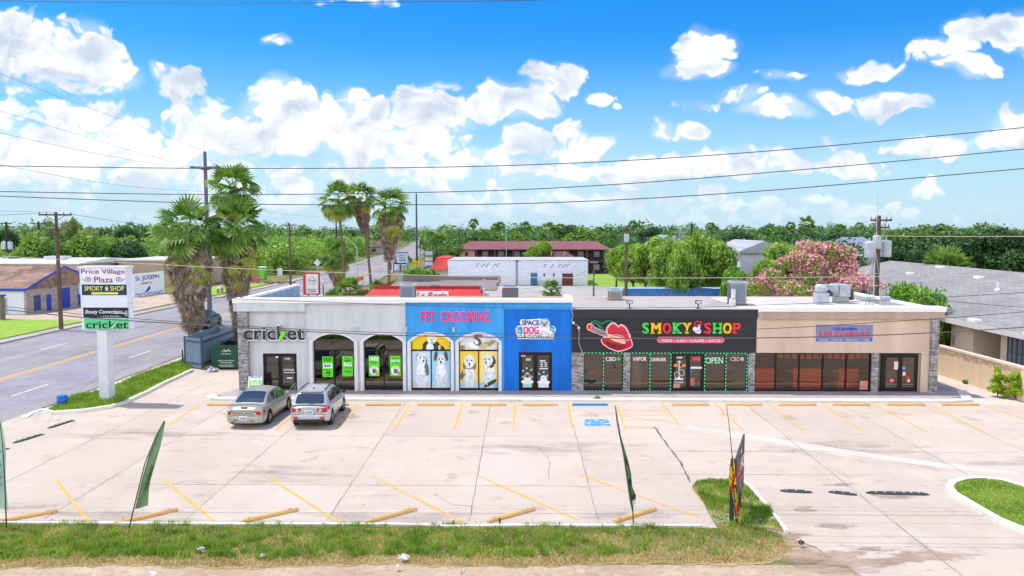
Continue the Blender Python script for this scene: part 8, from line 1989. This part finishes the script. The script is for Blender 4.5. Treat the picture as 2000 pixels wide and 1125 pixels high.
# ================================================================ ROOF EQUIPMENT, SIGNS AND SMALL THINGS IN THE LOT
M_acg = mat('ac_grey', '#9aa4ae', .5, col2='#8c969f', scale=2); M_acd = paint('#6a747e', .6)
def ac_unit(u0, u1, vt, vb, Y, label, top, base=None, col=None, box=False):
 a, b = P(u0, vb, Y), P(u1, vt, Y); z0 = base; w = b.x - a.x; r = empty('rooftop_air_conditioner', ((a.x + b.x) / 2, Y + w / 2, z0), label, 'air conditioner', 'air conditioners on the plaza roof'); z1 = b.z
 mb = MB(); mb.box(a.x, b.x, Y, Y + w, z0 + .06, z1 - .06); mb.build('casing', col or M_acg, r, bevel=.03)
 mb = MB(); n = int(w / .07)
 for i in range(n): x = a.x + .06 + (w - .12) * i / n; mb.box(x, x + .03, Y - .012, Y - .001, z0 + .14, z1 - .16)
 for i in range(n): y = Y + .06 + (w - .12) * i / n; mb.box(a.x - .012, a.x - .001, y, y + .03, z0 + .14, z1 - .16); mb.box(b.x + .001, b.x + .012, y, y + .03, z0 + .14, z1 - .16)
 mb.build('grille', M_acd if not box else paint('#6d6a66', .6), r)
 mb = MB(); mb.box(a.x - .02, b.x + .02, Y - .02, Y + w + .02, z1 - .06, z1); mb.build('lid', paint('#b3bbc4', .5), r)
 mb = MB(); c = ((a.x + b.x) / 2, Y + w / 2, z1)
 for q in range(4): mb.tube([(c[0] + w * .1 * (q + 1) * math.cos(k * .393), c[1] + w * .1 * (q + 1) * math.sin(k * .393), z1 + .02) for k in range(17)],.012,4)
 mb.build('fan_guard', M_acd, r)
 mb = MB(); mb.box(a.x - .05, b.x + .05, Y - .05, Y + w + .05, z0, z0 + .06); mb.build('pad', paint('#6f6a66', .8), r)
 return r
ac_unit(781,809,556,585,46.0, 'tall grey louvred air conditioner behind the pet grooming coping', .0,4.12)
ac_unit(981,1012,560.5,580,47.2, 'dark grey air conditioner with a red label behind the blue bay coping', .0,4.12, paint('#59656e', .5))
mb = MB(); q = P(990,566,47.18); mb.box(q.x - .12, q.x + .12,47.16,47.175, q.z - .06, q.z + .06); tag(mb.build('red_label', paint('#c83a3f', .5), loc=tuple(q)), 'small red label stuck on the dark grey air conditioner', 'label')
ac_unit(1190,1216,566,585,49.3, 'beige grilled air conditioner on the roof above the black sign', .0,4.34, paint('#a8a49e', .5), True)
r = ac_unit(1428,1459,550,590,46.6, 'tall silver air conditioner on the roof right of the floodlights', .0,4.34)
q = P(1431,580,46.4); mb = MB(); mb.box(q.x - .16, q.x + .14,46.25,46.55,4.34,4.72); mb.box(q.x - .05, q.x + .15,46.35,46.58,4.75,5.3); mb.build('electric_box', paint('#cfd3d8', .5), r)
# kitchen exhausts on the taqueria roof
c = P(1608,588,47.0); z0 = 4.32; r = empty('kitchen_exhaust_fan', (c.x, 47.4, z0), 'white mushroom topped exhaust fan on the taqueria roof', 'exhaust fan'); M_vw = mat('vent_white', '#b7bcc5', .5, col2='#9da3ad', scale=3)
zt = P(1608,549,47).z; mb = MB(); mb.box(c.x - .36, c.x + .36,47.0,47.72, z0, z0 + (zt - z0) * .48); mb.build('curb', M_vw, r); mb = MB(); mb.lathe((c.x, 47.42, z0),[(.28,(zt - z0) * .48),(.36,(zt - z0) * .55),(.38,(zt - z0) * .72),(.34,(zt - z0) * .80),(.26,(zt - z0) * .86)],16); mb.build('hood', M_vw, r, smooth=False); mb = MB(); mb.lathe((c.x, 47.42, z0),[(.24,(zt - z0) * .86),(.24,(zt - z0) * .97),(.2,(zt - z0))],12); mb.build('motor_cap', paint('#6a4f49', .6), r)
c = P(1647,585,47.6); r = empty('evaporative_cooler', (c.x, 48.1, z0), 'pale box cooler with a slanted intake hood on the taqueria roof', 'cooler'); zt = P(1647,556,47.6).z
mb = MB(); mb.box(c.x - .35, c.x + .42,47.75,48.45, z0, z0 + .42); mb.build('stand', paint('#a5a6ad', .6), r); mb = MB(); mb.box(c.x - .24, c.x + .44,47.6,48.6, z0 + .42, zt); mb.build('box', M_vw, r, bevel=.02)
mb = MB(); mb.add([(c.x - .3,47.62, z0 + .62),(c.x - .3,48.58, z0 + .62),(c.x - .3,48.58, zt - .02),(c.x - .3,47.62, zt - .02),(c.x - .82,47.62, zt - .05),(c.x - .82,48.58, zt - .05)],[(0,3,4),(1,5,2),(3,2,5,4),(0,4,5,1)]); mb.build('intake_hood', M_vw, r); mb = MB(); mb.cyl((c.x + .62,48.0, z0 + .2),(c.x + .62,48.0, z0 + .75),.18, n=10); mb.build('motor', paint('#3a3d44', .5), r)
# antenna mast with tripod on the taqueria roof
q = P(1705,596,44.2); zt = P(1709,377,44.2).z; r = empty('antenna_mast', (q.x, 44.2,4.32), 'thin lattice antenna mast on a tripod on the taqueria roof', 'antenna mast'); mb = MB(); mb.tube([(q.x, 44.2,4.32),(q.x + .06,44.2, zt)],[.035,.012],6); mb.build('mast', M_galv, r)
for (dx, dy) in ((-.55,-.25),(.5,-.2),(0,.5)): mb = MB(); mb.tube([(q.x + dx, 44.2 + dy, 4.32),(q.x + dx * .12,44.2 + dy * .12,7.6)],.022,5); mb.build('leg', M_steel, r)
mb = MB()
for z in (5.0,5.7,6.4,7.1):
 f = 1 - (z - 4.32) / 3.28 * .88; pp = [(q.x + dx * f, 44.2 + dy * f, z) for dx, dy in ((-.55,-.25),(.5,-.2),(0,.5))]
 for a, b in zip(pp, pp[1:] + pp[:1]): mb.tube([a, b],.014,4)
mb.build('lattice', M_steel, r)
q = P(1731,586,44.5); mb = MB(); mb.box(q.x - .2, q.x + .25,44.5,44.9,4.32,5.05); tag(mb.build('roof_box', M_vw, loc=(q.x, 44.5,4.32), bevel=.02), 'small white box on the taqueria roof right of the mast', 'utility box')
# floodlights over the black sign
for (u, lab) in ((1229.5, 'left floodlight on the black shop coping'),(1363.5, 'right floodlight on the black shop coping')):
 q = P(u, 600, FY); r = empty('floodlight', (q.x, FY, fz(602)), lab, 'floodlight', 'floodlights over the black sign'); z0 = fz(602); mb = MB(); mb.cyl((q.x, FY, z0),(q.x, FY, z0 + .25),.035, n=6); mb.box(q.x - .12, q.x + .12, FY - .12, FY + .12, z0, z0 + .02); mb.build('stem', paint('#2f3036', .5), r)
 mb = MB(); mb.box(q.x - .16, q.x + .16, FY - .14, FY + .06, z0 + .25, z0 + .46); mb.build('lamp_head', paint('#4b4d53', .5), r, bevel=.02); mb = MB(); mb.box(q.x - .13, q.x + .13, FY - .15, FY - .141, z0 + .28, z0 + .43); mb.build('lens', paint('#c9c3b4', .3), r)
# bulbs and cable down the edge of the black bay
root = empty('bulb_cable', (fx(1118), FY - .1, fz(625)), 'slack black and white cable with bulbs at the left edge of the black bay', 'cable'); mb = MB(); q = sm([(75,205),(90,275),(80,300),(85,345),(125,360),(145,390),(148,460),(150,540),(188,636)],5, False); mb.tube([(NX(a), FY - .13, NZ(b)) for a, b in q],.014,5); mb.build('cord', paint('#c9beb6', .6), root)
for (a, b) in ((94,342),(144,390)): mb = MB(); c = (NX(a), FY - .15, NZ(b)); mb.lathe((c[0], c[1], c[2] - .08),[(.02,0),(.07,.04),(.08,.09),(.05,.15),(.02,.17)],10); mb.build('bulb', paint('#d9d6d2', .3), root)
for (u, v, lab) in ((698,645, 'small grey wall lamp between the grey arches'),(886,644, 'small white wall lamp between the blue arches'),(793.5,643, 'small grey wall box at the joint of grey and blue walls')):
 q = P(u, v, FY); mb = MB(); mb.box(q.x - .06, q.x + .06, FY - .14, FY - .001, q.z - .10, q.z + .10); mb.box(q.x - .09, q.x + .09, FY - .17, FY - .02, q.z + .10, q.z + .15); tag(mb.build('wall_lamp', paint('#b9bcc2', .5), loc=tuple(q)), lab, 'wall lamp', 'small lamps between the arches')
q = P(945,568,62); mb = MB(); mb.cyl((q.x, 62,0),(q.x, 62, P(945,545,62).z),.09, n=8); mb.cyl((q.x + .3,62,0),(q.x + .3,62,3.7),.13, n=8); tag(mb.build('vent_stack', M_vw, loc=(q.x, 62,0)), 'white vent stack beside the red roofed restaurant', 'vent pipe')
# ---------------------------------------------------------------- the pole sign
b0 = G(219,784); sx, sy = b0.x, b0.y; ps = empty('plaza_pole_sign', (sx, sy, 0), 'tall white pole sign with five stacked shop panels on the corner island', 'pole sign')
def sX(u): return P(u, 600, sy - .5).x
def sZ(v): return P(210, v, sy - .5).z
yf = sy - .55
mb = MB(); mb.box(sx - .42, sx + .07, sy - .42, sy + .18,0, sZ(645)); part('post', mb, mat('sign_white', '#d5d9df', .6, col2='#c7ccd4', scale=1.5), ps)
mb = MB(); mb.box(sX(159), sX(249), yf, sy + .15, sZ(643.5), sZ(524)); part('cabinet', mb, mat('sign_cabinet', '#dfe3ee', .5, col2='#d3d8e6', scale=1.0), ps, bevel=.02)
mb = MB(); mb.box(sX(156), sX(251), yf - .06, sy + .2, sZ(524), sZ(520)); part('cap', mb, paint('#d9d9dc', .5), ps)
def zoomx(px): return sX(140 + px * .2844)
def zoomz(py): return sZ(500 + py * .2844)
def panel(a, b, c, d, col, lab=None):
 mb = MB(); mb.box(zoomx(a), zoomx(b), yf - .02, yf - .001, zoomz(d), zoomz(c)); return part('panel', mb, paint(col, .4), ps, lab)
def ptext(pn, body, a, b, c, d, col, bold=.03, shear=0.0, yy=None, space=1.0):
 mb = MB(); write(mb, body, zoomx(a), zoomx(b), zoomz(d), zoomz(c),(yf - .021) if yy is None else yy, .012, bold, shear, space); return mb.build('lettering', paint(col, .4), pn)
pn = panel(80,382,80,192, '#e3e7f3', 'white panel with crimson plaza name'); ptext(pn, 'Price Village', 82,378,90,130, '#a5184e', .018); ptext(pn, 'Plaza', 168,296,142,182, '#a5184e', .018)
mb = MB()
for (cx, s) in ((118,1),(345,-1)):
 pts = []
 for k in range(30): t = k / 29; r_ = 22 * (1 - t) + 3; an = math.pi * (1 if s > 0 else 0) + s * t * 9; pts.append((cx + s * 12 + r_ * math.cos(an) * .9,162 + r_ * math.sin(an) * .7))
 mb.tube([(zoomx(a), yf - .026, zoomz(b)) for a, b in pts],.018,4); mb.tube([(zoomx(cx - s * 34), yf - .026, zoomz(158)),(zoomx(cx - s * 18), yf - .026, zoomz(166)),(zoomx(cx), yf - .026, zoomz(176))],.016,4)
mb.build('scroll_ornament', paint('#6b2350', .4), pn)
pn = panel(80,386,196,268, '#0f3b3c', 'dark green panel with yellow lettering'); ptext(pn, 'SMOKY', 100,226,206,238, '#e6dc8a', .025); ptext(pn, 'SHOP', 276,370,206,238, '#e6dc8a', .025)
mb = MB(); mb.front([(zoomx(a), zoomz(b)) for a, b in ell(252,224,11,16,0,14,.3)], yf - .03, yf - .021); mb.build('emblem', paint('#c9cfc0', .4), pn); mb = MB(); mb.front(stadium(zoomx(145), zoomx(329), zoomz(263), zoomz(248)), yf - .03, yf - .021); mb.build('strip', paint('#e3dc74', .4), pn)
panel(82,388,272,350, '#dde2ee', 'blank white panel')
pn = panel(84,392,354,424, '#15172c', 'navy panel with white script'); ptext(pn, 'Beauty Connections', 96,352,368,402, '#dfe2ee', .02,.35); ptext(pn, '- Hair Studio -', 205,345,406,419, '#dfe2ee', .02)
mb = MB(); mb.tube([(zoomx(a), yf - .026, zoomz(b)) for a, b in ((300,394),(360,390),(376,384))],.014,4); mb.tube([(zoomx(a), yf - .026, zoomz(b)) for a, b in ((300,390),(360,394),(376,400))],.014,4)
for cy in (384,402): mb.tube([(zoomx(378 + 8 * math.cos(k * .52)), yf - .026, zoomz(cy + 8 * math.sin(k * .52))) for k in range(13)],.012,4)
mb.build('scissors', paint('#dfe2ee', .4), pn)
pn = panel(86,392,428,502, '#5ecb8d', 'mint green panel with black lettering'); ptext(pn, 'cricket', 98,388,444,496, '#15161a', .03,0, None, 1.0)
mb = MB(); mb.front([(zoomx(a), zoomz(b)) for a, b in ((262,494),(284,494),(312,466),(292,466))], yf - .04, yf - .034); mb.build('slash', paint('#a9d9c6', .4), pn)
mb = MB()
for v in (570,594): mb.box(sX(249) + .002, sX(249) + .012, yf + .05, sy + .1, sZ(v) - .006, sZ(v) + .006)
part('cabinet_seam', mb, paint('#a9afbd', .5), ps)
# ---------------------------------------------------------------- blue bucket, bollard posts, litter
q = G(122,792,.05); r = empty('blue_barrel', (q.x, q.y, .05), 'bright blue plastic barrel at the tip of the corner island', 'barrel'); mb = MB(); mb.lathe((q.x, q.y, .05),[(.22,0),(.25,.06),(.25,.22),(.265,.24),(.25,.27),(.25,.46),(.23,.5)],18); mb.build('body', mat('barrel_blue', '#1160c0', .4, col2='#0d54ab', scale=3), r, smooth=True); mb = MB(); mb.lathe((q.x, q.y, .05),[(.235,.5),(.235,.53),(.2,.535)],18); mb.build('lid', paint('#2f7fd6', .4), r)
for (u, v, h, lab) in ((357,712,1.0, 'taller thin dark stake beside the bin fence'),(361,712,.45, 'shorter dark stake beside the bin fence')):
 q = G(u, v); mb = MB(); mb.cyl(q, q + Vector((0,0, h)),.045,.04,6); tag(mb.build('stake', paint('#33343c', .6), loc=tuple(q)), lab, 'stake')
q = G(416,726); r = empty('rubbish_bag', q, 'white rubbish bag and twigs at the foot of the dumpster', 'rubbish'); o = MB(); o.v = [];
lob = crown_quads([(0,0,.14,.28,.2,.12)],90,.13,0,.5,.9); o = fast_mesh('bag', lob, paint('#c7ced8', .5)); o.parent = r
mb = MB()
for i in range(14): a = rg.random() * 6.28; mb.tube([(-.25 + .1 * rg.normal(),.05,.05),(-.25 + .35 * math.cos(a),.05 + .2 * math.sin(a),.25 + .25 * rg.random()),(-.25 + .5 * math.cos(a),.1,.1)],.014,4)
o = mb.build('twigs', paint('#5b4038', .8), loc=(0,0,0)); o.location = (0,0,0); o.parent = r
for (u, v, s, lab) in ((512,1087,.06, 'crumpled white paper in the grass left of the middle'),(789,1091,.10, 'crumpled white bag in the grass near the middle'),(777,1108,.05, 'small white scrap on the shoulder'),(393,1076,.08, 'pale scrap of litter in the left grass'),(300,1122,.07, 'white scrap at the bottom edge of the verge'),(905,1120,.07, 'grey pebble like scrap on the dirt shoulder'),(1565,1062,.07, 'small dark stone at the edge of the verge tip')):
 q = G(u, v, .08); o = fast_mesh('litter', crown_quads([(0,0, s * .5, s, s * .7, s * .6)],26, s * .9,0,.4,.7) + np.array(q), paint('#e6e9ec' if 'white' in lab else ('#4a4744' if 'dark' in lab else '#b9b7b4'),.5), loc=tuple(q)); tag(o, lab, 'litter')
# ---------------------------------------------------------------- A-frame board at the grey door
q = G(508,773,.12); r = empty('pavement_board', (P(497,766,40.9).x, 40.9,.12), 'white A-frame board with a green 5G sheet by the stone column', 'A-frame sign'); x0, x1 = P(484,760,40.7).x, P(511,760,40.7).x; zt = P(497,735,40.9).z
mb = MB(); mb.add([(x0,40.6,.12),(x1,40.6,.12),(x1,40.85, zt - .08),(x0,40.85, zt - .08),(x0,40.64,.12),(x1,40.64,.12),(x1,40.89, zt - .08),(x0,40.89, zt - .08)],[(0,1,2,3),(7,6,5,4),(0,3,7,4),(1,5,6,2)]); mb.add([(x0,41.15,.12),(x1,41.15,.12),(x1,40.9, zt - .08),(x0,40.9, zt - .08)],[(3,2,1,0)]); mb.box(x0, x0 + .1,40.84,40.92, zt - .08, zt); mb.box(x1 - .1, x1,40.84,40.92, zt - .08, zt); mb.tube([((x0 + x1) / 2 - .13,40.88, zt - .08),((x0 + x1) / 2 - .1,40.88, zt),((x0 + x1) / 2 + .1,40.88, zt),((x0 + x1) / 2 + .13,40.88, zt - .08)],.02,5); mb.build('board', W, r)
def on_board(px, pz, off=.006): t = (pz - .12) / (zt - .2); return (px, 40.6 + .25 * t - off, pz)
mb = MB(); zz0, zz1 = .17, zt - .2; mb.add([on_board(x0 + .06, zz0), on_board(x1 - .06, zz0), on_board(x1 - .06, zz1), on_board(x0 + .06, zz1)],[(0,1,2,3)]); sh = mb.build('sheet', paint(GR, .4), r)
for (body, a, b, c, d, col, bo) in (('5G', .12,.88,.56,.92, '#f1f4f1', .09),('rapida y', .3,.7,.40,.49, '#1d4a1d', .03),('confiable en', .15,.85,.26,.35, '#1d4a1d', .03),('todos los planes', .1,.9,.12,.21, '#1d4a1d', .03)):
 mb = MB(); write(mb, body, x0 + .06 + (x1 - x0 - .12) * a, x0 + .06 + (x1 - x0 - .12) * b, zz0 + (zz1 - zz0) * c, zz0 + (zz1 - zz0) * d, 0,.004, bo); mb.v = [on_board(p[0], p[2],.009 - p[1]) for p in mb.v]; mb.build('lettering', paint(col, .4), sh)
# ---------------------------------------------------------------- wheel stops and speed bumps
def bar(name, a, b, w, h, m_, label, cat, group, chip=True, holes=None, hm=None):
 a = Vector((a.x, a.y, 0)); b = Vector((b.x, b.y, 0)); d = (b - a).normalized(); n_ = Vector((-d.y, d.x, 0)); L_ = (b - a).length
 r = empty(name, (a + b) / 2, label, cat, group, math.atan2(d.y, d.x))
 prof = [(-w / 2,0),(-w / 2, h * .55),(-w * .32, h),(w * .32, h),(w / 2, h * .55),(w / 2,0)]; mb = MB(); e = .05 if holes is None else .22; xs_ = [(-L_ / 2,.8 if holes is None else .25),(-L_ / 2 + e, 1),(L_ / 2 - e, 1),(L_ / 2,.8 if holes is None else .25)]
 for x, s in xs_: mb.v += [(x, y * (s if holes is None else (.6 if s < 1 else 1)), z * s) for y, z in prof]
 for i in range(3):
  for j in range(5): k = i * 6 + j; mb.f.append([k, k + 6, k + 7, k + 1]); mb.mi.append(0)
 mb.f += [[0,1,2,3,4,5],[23,22,21,20,19,18]]; mb.mi += [0,0]; o = mb.build('bar', m_, loc=(0,0,0)); o.location = (0,0,.006); o.parent = r
 if holes is not None:
  for k in holes: mb = MB(); mb.lathe((L_ * k, 0, h - .002),[(.035,0),(.03,.008)],10); o = mb.build('reflector' if hm else 'bolt', hm or paint('#d9cf9a', .5), loc=(0,0,0)); o.location = (0,0,.006); o.parent = r
 else:
  for k in (-.36,.36): mb = MB(); mb.lathe((L_ * k, 0, h + .002),[(.022,0),(.022,.012)],8); o = mb.build('pin', paint('#6b5a45', .6), loc=(0,0,0)); o.location = (0,0,.006); o.parent = r
 return r
M_ws = groundmat('wheel_stop_yellow', ['#cba468', '#be9f74', '#b9ab97'],[(1.6,.46,.64,.6,5),(8,.58,.72,.6,4)]); M_wsb = groundmat('wheel_stop_blue', ['#2f86b4', '#3f93bf', '#7fb0c8'],[(1.6,.46,.64,.6,5),(8,.58,.72,.5,4)])
front_stops = [(405,472, 'yellow wheel stop left of the beige saloon'),(507,576, 'yellow wheel stop in front of the beige saloon'),(611,681, 'yellow wheel stop in front of the silver sport utility car'),(714,783, 'yellow wheel stop under the second grey arch, first bar right of the parked cars'),(816,886, 'yellow wheel stop under the left dog arch'),(920,988, 'yellow wheel stop under the right dog arch'),(1021,1089, 'yellow wheel stop in front of the deep blue bay door'),(1118,1187, 'blue wheel stop of the accessible bay'),(1313,1384, 'yellow wheel stop in front of the hookah doors'),(1418,1488, 'yellow wheel stop in front of the last smoke shop panes'),(1521,1594, 'yellow wheel stop before the left taqueria panes'),(1626,1699, 'yellow wheel stop before the right taqueria panes'),(1733,1806, 'yellow wheel stop in front of the taqueria door'),(1840,1911, 'yellow wheel stop at the right end of the shop kerb')]
for u0, u1, lab in front_stops: bar('wheel_stop', G(u0,792), G(u1,792),.15,.10, M_wsb if 'blue wheel' in lab else M_ws, lab, 'wheel stop', 'wheel stops along the shop kerb')
for (a, b, lab) in (((-20,1024),(112,1000), 'yellow wheel stop at the left edge of the verge'),((222,1026),(347,997), 'yellow wheel stop behind the green feather flag'),((470,1022),(582,997), 'yellow wheel stop along the verge, third bar from the left edge'),((714,1023),(813,996), 'yellow wheel stop along the verge above the crumpled white bag'),((953,1021),(1043,996), 'yellow wheel stop along the verge left of the patterned flag'),((1200,1021),(1280,996), 'yellow wheel stop behind the patterned flag')):
 bar('wheel_stop', G(*a), G(*b),.15,.10, M_ws, lab, 'wheel stop', 'wheel stops along the verge')
M_rub = paint('#3a3c44', .7,.2)
for (a, b, lab, hs) in (((-10,882),(18,876), 'black rubber speed bump at the left edge', (-.2,.2)),((26,866),(85,848), 'black rubber speed bump, middle of the three on the left', (-.3,-.1,.1,.3)),((94,837),(144,821), 'black rubber speed bump nearest the pole sign island', (-.3,-.15,0,.15,.3))):
 bar('speed_bump', G(*a), G(*b),.22,.05, M_rub, lab, 'speed bump', 'rubber speed bumps', holes=hs)
for (a, b, lab, hs) in (((1524,959),(1586,962), 'dark speed bump left of the three in the driveway', (-.3,0,.3)),((1618,961),(1674,967), 'dark speed bump middle of the three in the driveway', (-.3,0,.3)),((1692,963),(1814,966), 'long dark speed bump right of the three in the driveway', (-.35,-.2,-.05,.1,.22,.34))):
 bar('speed_bump', G(*a), G(*b),.26,.05, M_rub, lab, 'speed bump', 'rubber speed bumps', holes=hs, hm=paint('#c9c3ae', .5))
# ---------------------------------------------------------------- feather flags
def flag(name, label, base, pole, left, right, m_, Y, extra=None, mats=None, wave=.05):
 """pole, left and right edges as pixel outlines at depth Y; cloth hangs from the pole with real ripples"""
 b = P(*base, Y); r = empty(name, (b.x, Y, 0.03), label, 'flag', 'feather flags along the verge'); mb = MB(); mb.tube([(b.x, Y, .03)] + [tuple(P(u, v, Y)) for u, v in pole],[.02] + [.018 - .012 * i / len(pole) for i in range(len(pole))],6); mb.build('pole', paint('#2c2d31', .5), r)
 mb = MB(); n = 26; m2 = 6; lp = sm(left, 8, False); rp_ = sm(right, 8, False)
 def at(pl, t): k = t * (len(pl) - 1); i = min(int(k), len(pl) - 2); f = k - i; return (pl[i][0] + (pl[i + 1][0] - pl[i][0]) * f, pl[i][1] + (pl[i + 1][1] - pl[i][1]) * f)
 for i in range(n + 1):
  t = i / n; a, c = at(lp, t), at(rp_, t)
  for j in range(m2 + 1):
   f = j / m2; q = P(a[0] + (c[0] - a[0]) * f, a[1] + (c[1] - a[1]) * f, Y); mb.v.append((q.x, Y - .02 + wave * math.sin(t * 9 + f * 5) * f + .10 * f, q.z))
 for i in range(n):
  for j in range(m2): k = i * (m2 + 1) + j; mb.f.append([k, k + 1, k + m2 + 2, k + m2 + 1]); mb.mi.append(0 if extra is None else extra(i / n, j / m2))
 o = mb.build('cloth', mats or m_, r, smooth=True); return r, at, lp, rp_
M_fg1 = leafmat('flag_green', '#74906a', '#6b8762', None, .5,2.0,.6,(1,1,.9)); M_fg2 = leafmat('flag_pale_green', '#a9c4b4', '#a9c4b4', None, .5,2.0,.6,(1,1,.9)); M_fgd = leafmat('flag_grey_green', '#66796a', '#5d7061', None, .5,2.0,.6,(1,1,.9))
Yf = G(252,1035).y
r, at, lp, rp_ = flag('feather_flag', 'green feather flag leaning right with a faint dark word near the left', (252,1035),[(262,990),(283,905),(305,850),(320,822)],[(321,822),(305,850),(290,893),(277,940),(264,994)],[(322,823),(313,860),(300,910),(290,955),(285,990)], M_fg1, Yf)
mb = MB()
vs, fs = glyphs('wireless', .02,0,1.0,.05); a_ = np.array(vs); lo, hi = a_.min(0), a_.max(0)
for (x, y, z) in a_: f = (x - lo[0]) / (hi[0] - lo[0]); g_ = (y - lo[1]) / (hi[1] - lo[1]); q = P(281 + 15 * f + 8 * (1 - g_),955 - 50 * f + 3 * (1 - g_), Yf); mb.v.append((q.x, Yf - .09, q.z))
mb.f = [list(f) for f in fs]; mb.mi = [0] * len(fs); mb.build('lettering', paint('#33533a', .6), r)
Yf0 = G(13,1033).y
r, at, lp, rp_ = flag('feather_flag', 'pale green feather flag cut by the left edge of the view', (13,1033),[(11,990),(9,930),(5,870),(0,825),(-6,800)],[(-7,800),(-14,850),(-22,910),(-20,960),(-12,985)],[(-5,801),(3,850),(8,900),(10,950),(11,1000)], M_fg2, Yf0)
mb = MB()
for (v, s) in ((880,3),(906,4),(930,5),(945,5)): q = P(3, v, Yf0); mb.tube([(q.x + .03 * math.cos(k * .7), Yf0 - .09, q.z + .05 * math.sin(k * .7)) for k in range(10)],.012,4)
mb.build('lettering', paint('#3a5a48', .6), r)
Y3 = G(1237,1027).y
def patt(t, f): return 1 if (math.sin(t * 34) > .35 and .2 < f < .85) else (2 if t > .78 and abs(f - .5) < .3 and math.sin(t * 60) > 0 else 0)
r, at, lp, rp_ = flag('feather_flag', 'patterned grey green feather flag twisted around its pole', (1237,1027),[(1236,995),(1228,940),(1219,890),(1210,840),(1202,792)],[(1201,792),(1205,830),(1216,885),(1224,940),(1229,975),(1235,1000)],[(1202,793),(1210,840),(1224,888),(1233,925),(1235,950),(1243,972),(1237,998)], None, Y3, patt, [M_fgd, paint('#2e3b34', .7), paint('#c9cfc6', .7)])
Y4 = G(1436,1030).y
def pat2(t, f): return 1 if math.sin(t * 17 + f * 4) > .45 else (2 if math.sin(t * 29 - f * 6) > .82 else 0)
r, at, lp, rp_ = flag('feather_flag', 'yellow and red feather flag wrapped around its bent pole', (1440,1031),[(1436,1000),(1432,930),(1430,890),(1424,830),(1419,793)],[(1429,892),(1424,920),(1425,945),(1432,975),(1438,1000),(1444,1028)],[(1432,892),(1437,915),(1440,945),(1443,985),(1446,1005),(1449,1026)], None, Y4, pat2,[leafmat('flag_yellow', '#d8be1e', '#d0b41c', None, .4,.9,.6,(1,1,.8)), leafmat('flag_red', '#c9351f', '#c02f1c', None, .4,.9,.6,(1,.9,.9)), paint('#3a2f1e', .7)],.06)
# ---------------------------------------------------------------- dark shop board on the sign island
b0 = G(1436,1024); b1 = G(1458,1016); r = empty('shop_board', b0, 'weathered dark wooden shop board on two posts with red and white letters', 'sign board')
d = Vector((.42,.9,0)).normalized(); nr = Vector((d.y, -d.x, 0)); o0 = Vector((b0.x, b0.y, 0)); zt0, zt1 = P(1440,928, b0.y).z, P(1460,914, b0.y + .9).z; Lb = 1.45
M_bd = mat('dark_board', '#55504f', .7, col2='#474342', scale=3); mb = MB(); zb0 = .75
mb.add([tuple(o0 + d * 0 + Vector((0,0, zb0))), tuple(o0 + d * Lb + Vector((0,0, zb0))), tuple(o0 + d * Lb + Vector((0,0,2.45))), tuple(o0 + Vector((0,0,2.05)))] + [tuple(o0 - nr * .05 + Vector((0,0, zb0))), tuple(o0 + d * Lb - nr * .05 + Vector((0,0, zb0))), tuple(o0 + d * Lb - nr * .05 + Vector((0,0,2.45))), tuple(o0 - nr * .05 + Vector((0,0,2.05)))],[(0,1,2,3),(7,6,5,4),(0,4,5,1),(2,6,7,3),(1,5,6,2),(0,3,7,4)]); part('board', mb, M_bd, r)
for t in (.04, Lb - .08): mb = MB(); mb.obox(o0 + d * t - nr * .12, d, nr, .06,.06,0,2.0); part('post', mb, paint('#3c3837', .8), r)
ax = (tuple(o0 + nr * .006), tuple(d), tuple(nr))
mb = MB(); write(mb, 'S', .35,.62,1.42,1.78,0,.01,.05, axis=ax); write(mb, 'A', .12,.34,1.40,1.74,0,.01,.05, axis=ax); part('lettering', mb, paint('#d0566a', .5), r)
mb = MB(); write(mb, 'HO', .68,1.36,1.48,1.86,0,.01,.05, axis=ax); part('lettering', mb, paint('#d3d6cf', .5), r)
mb = MB(); write(mb, 'CIGAR GIFTS', .3,1.2,1.15,1.3,0,.012,.03, axis=ax); part('lettering', mb, paint('#c76a86', .5), r)
for (s, z, c) in ((.8,2.0, '#cfd6cf'),(.8,.92, '#b6b35a')): mb = MB(); mb.add([tuple(o0 + d * (s - .09) + nr * .008 + Vector((0,0, z))), tuple(o0 + d * (s + .09) + nr * .008 + Vector((0,0, z))), tuple(o0 + d * s + nr * .008 + Vector((0,0, z + .18)))],[(0,1,2)]); part('triangle_mark', mb, paint(c, .5), r)
q = G(1482,1022); mb = MB(); mb.lathe((q.x, q.y, .07),[(.1,0),(.12,.05),(.07,.1)],8); tag(mb.build('stone', paint('#6a6661', .8), loc=(q.x, q.y, .07)), 'small grey stone beside the dark shop board', 'stone')
for (u, v, lab) in ((886,1027, 'short dark stump at the break in the lot kerb'),(976,1022, 'thin dark stake at the kerb below a wheel stop')):
 q = G(u, v); mb = MB(); mb.cyl(q, q + Vector((0,0,.16)),.03, n=6); tag(mb.build('stake', paint('#2f2b29', .7), loc=tuple(q)), lab, 'stake')
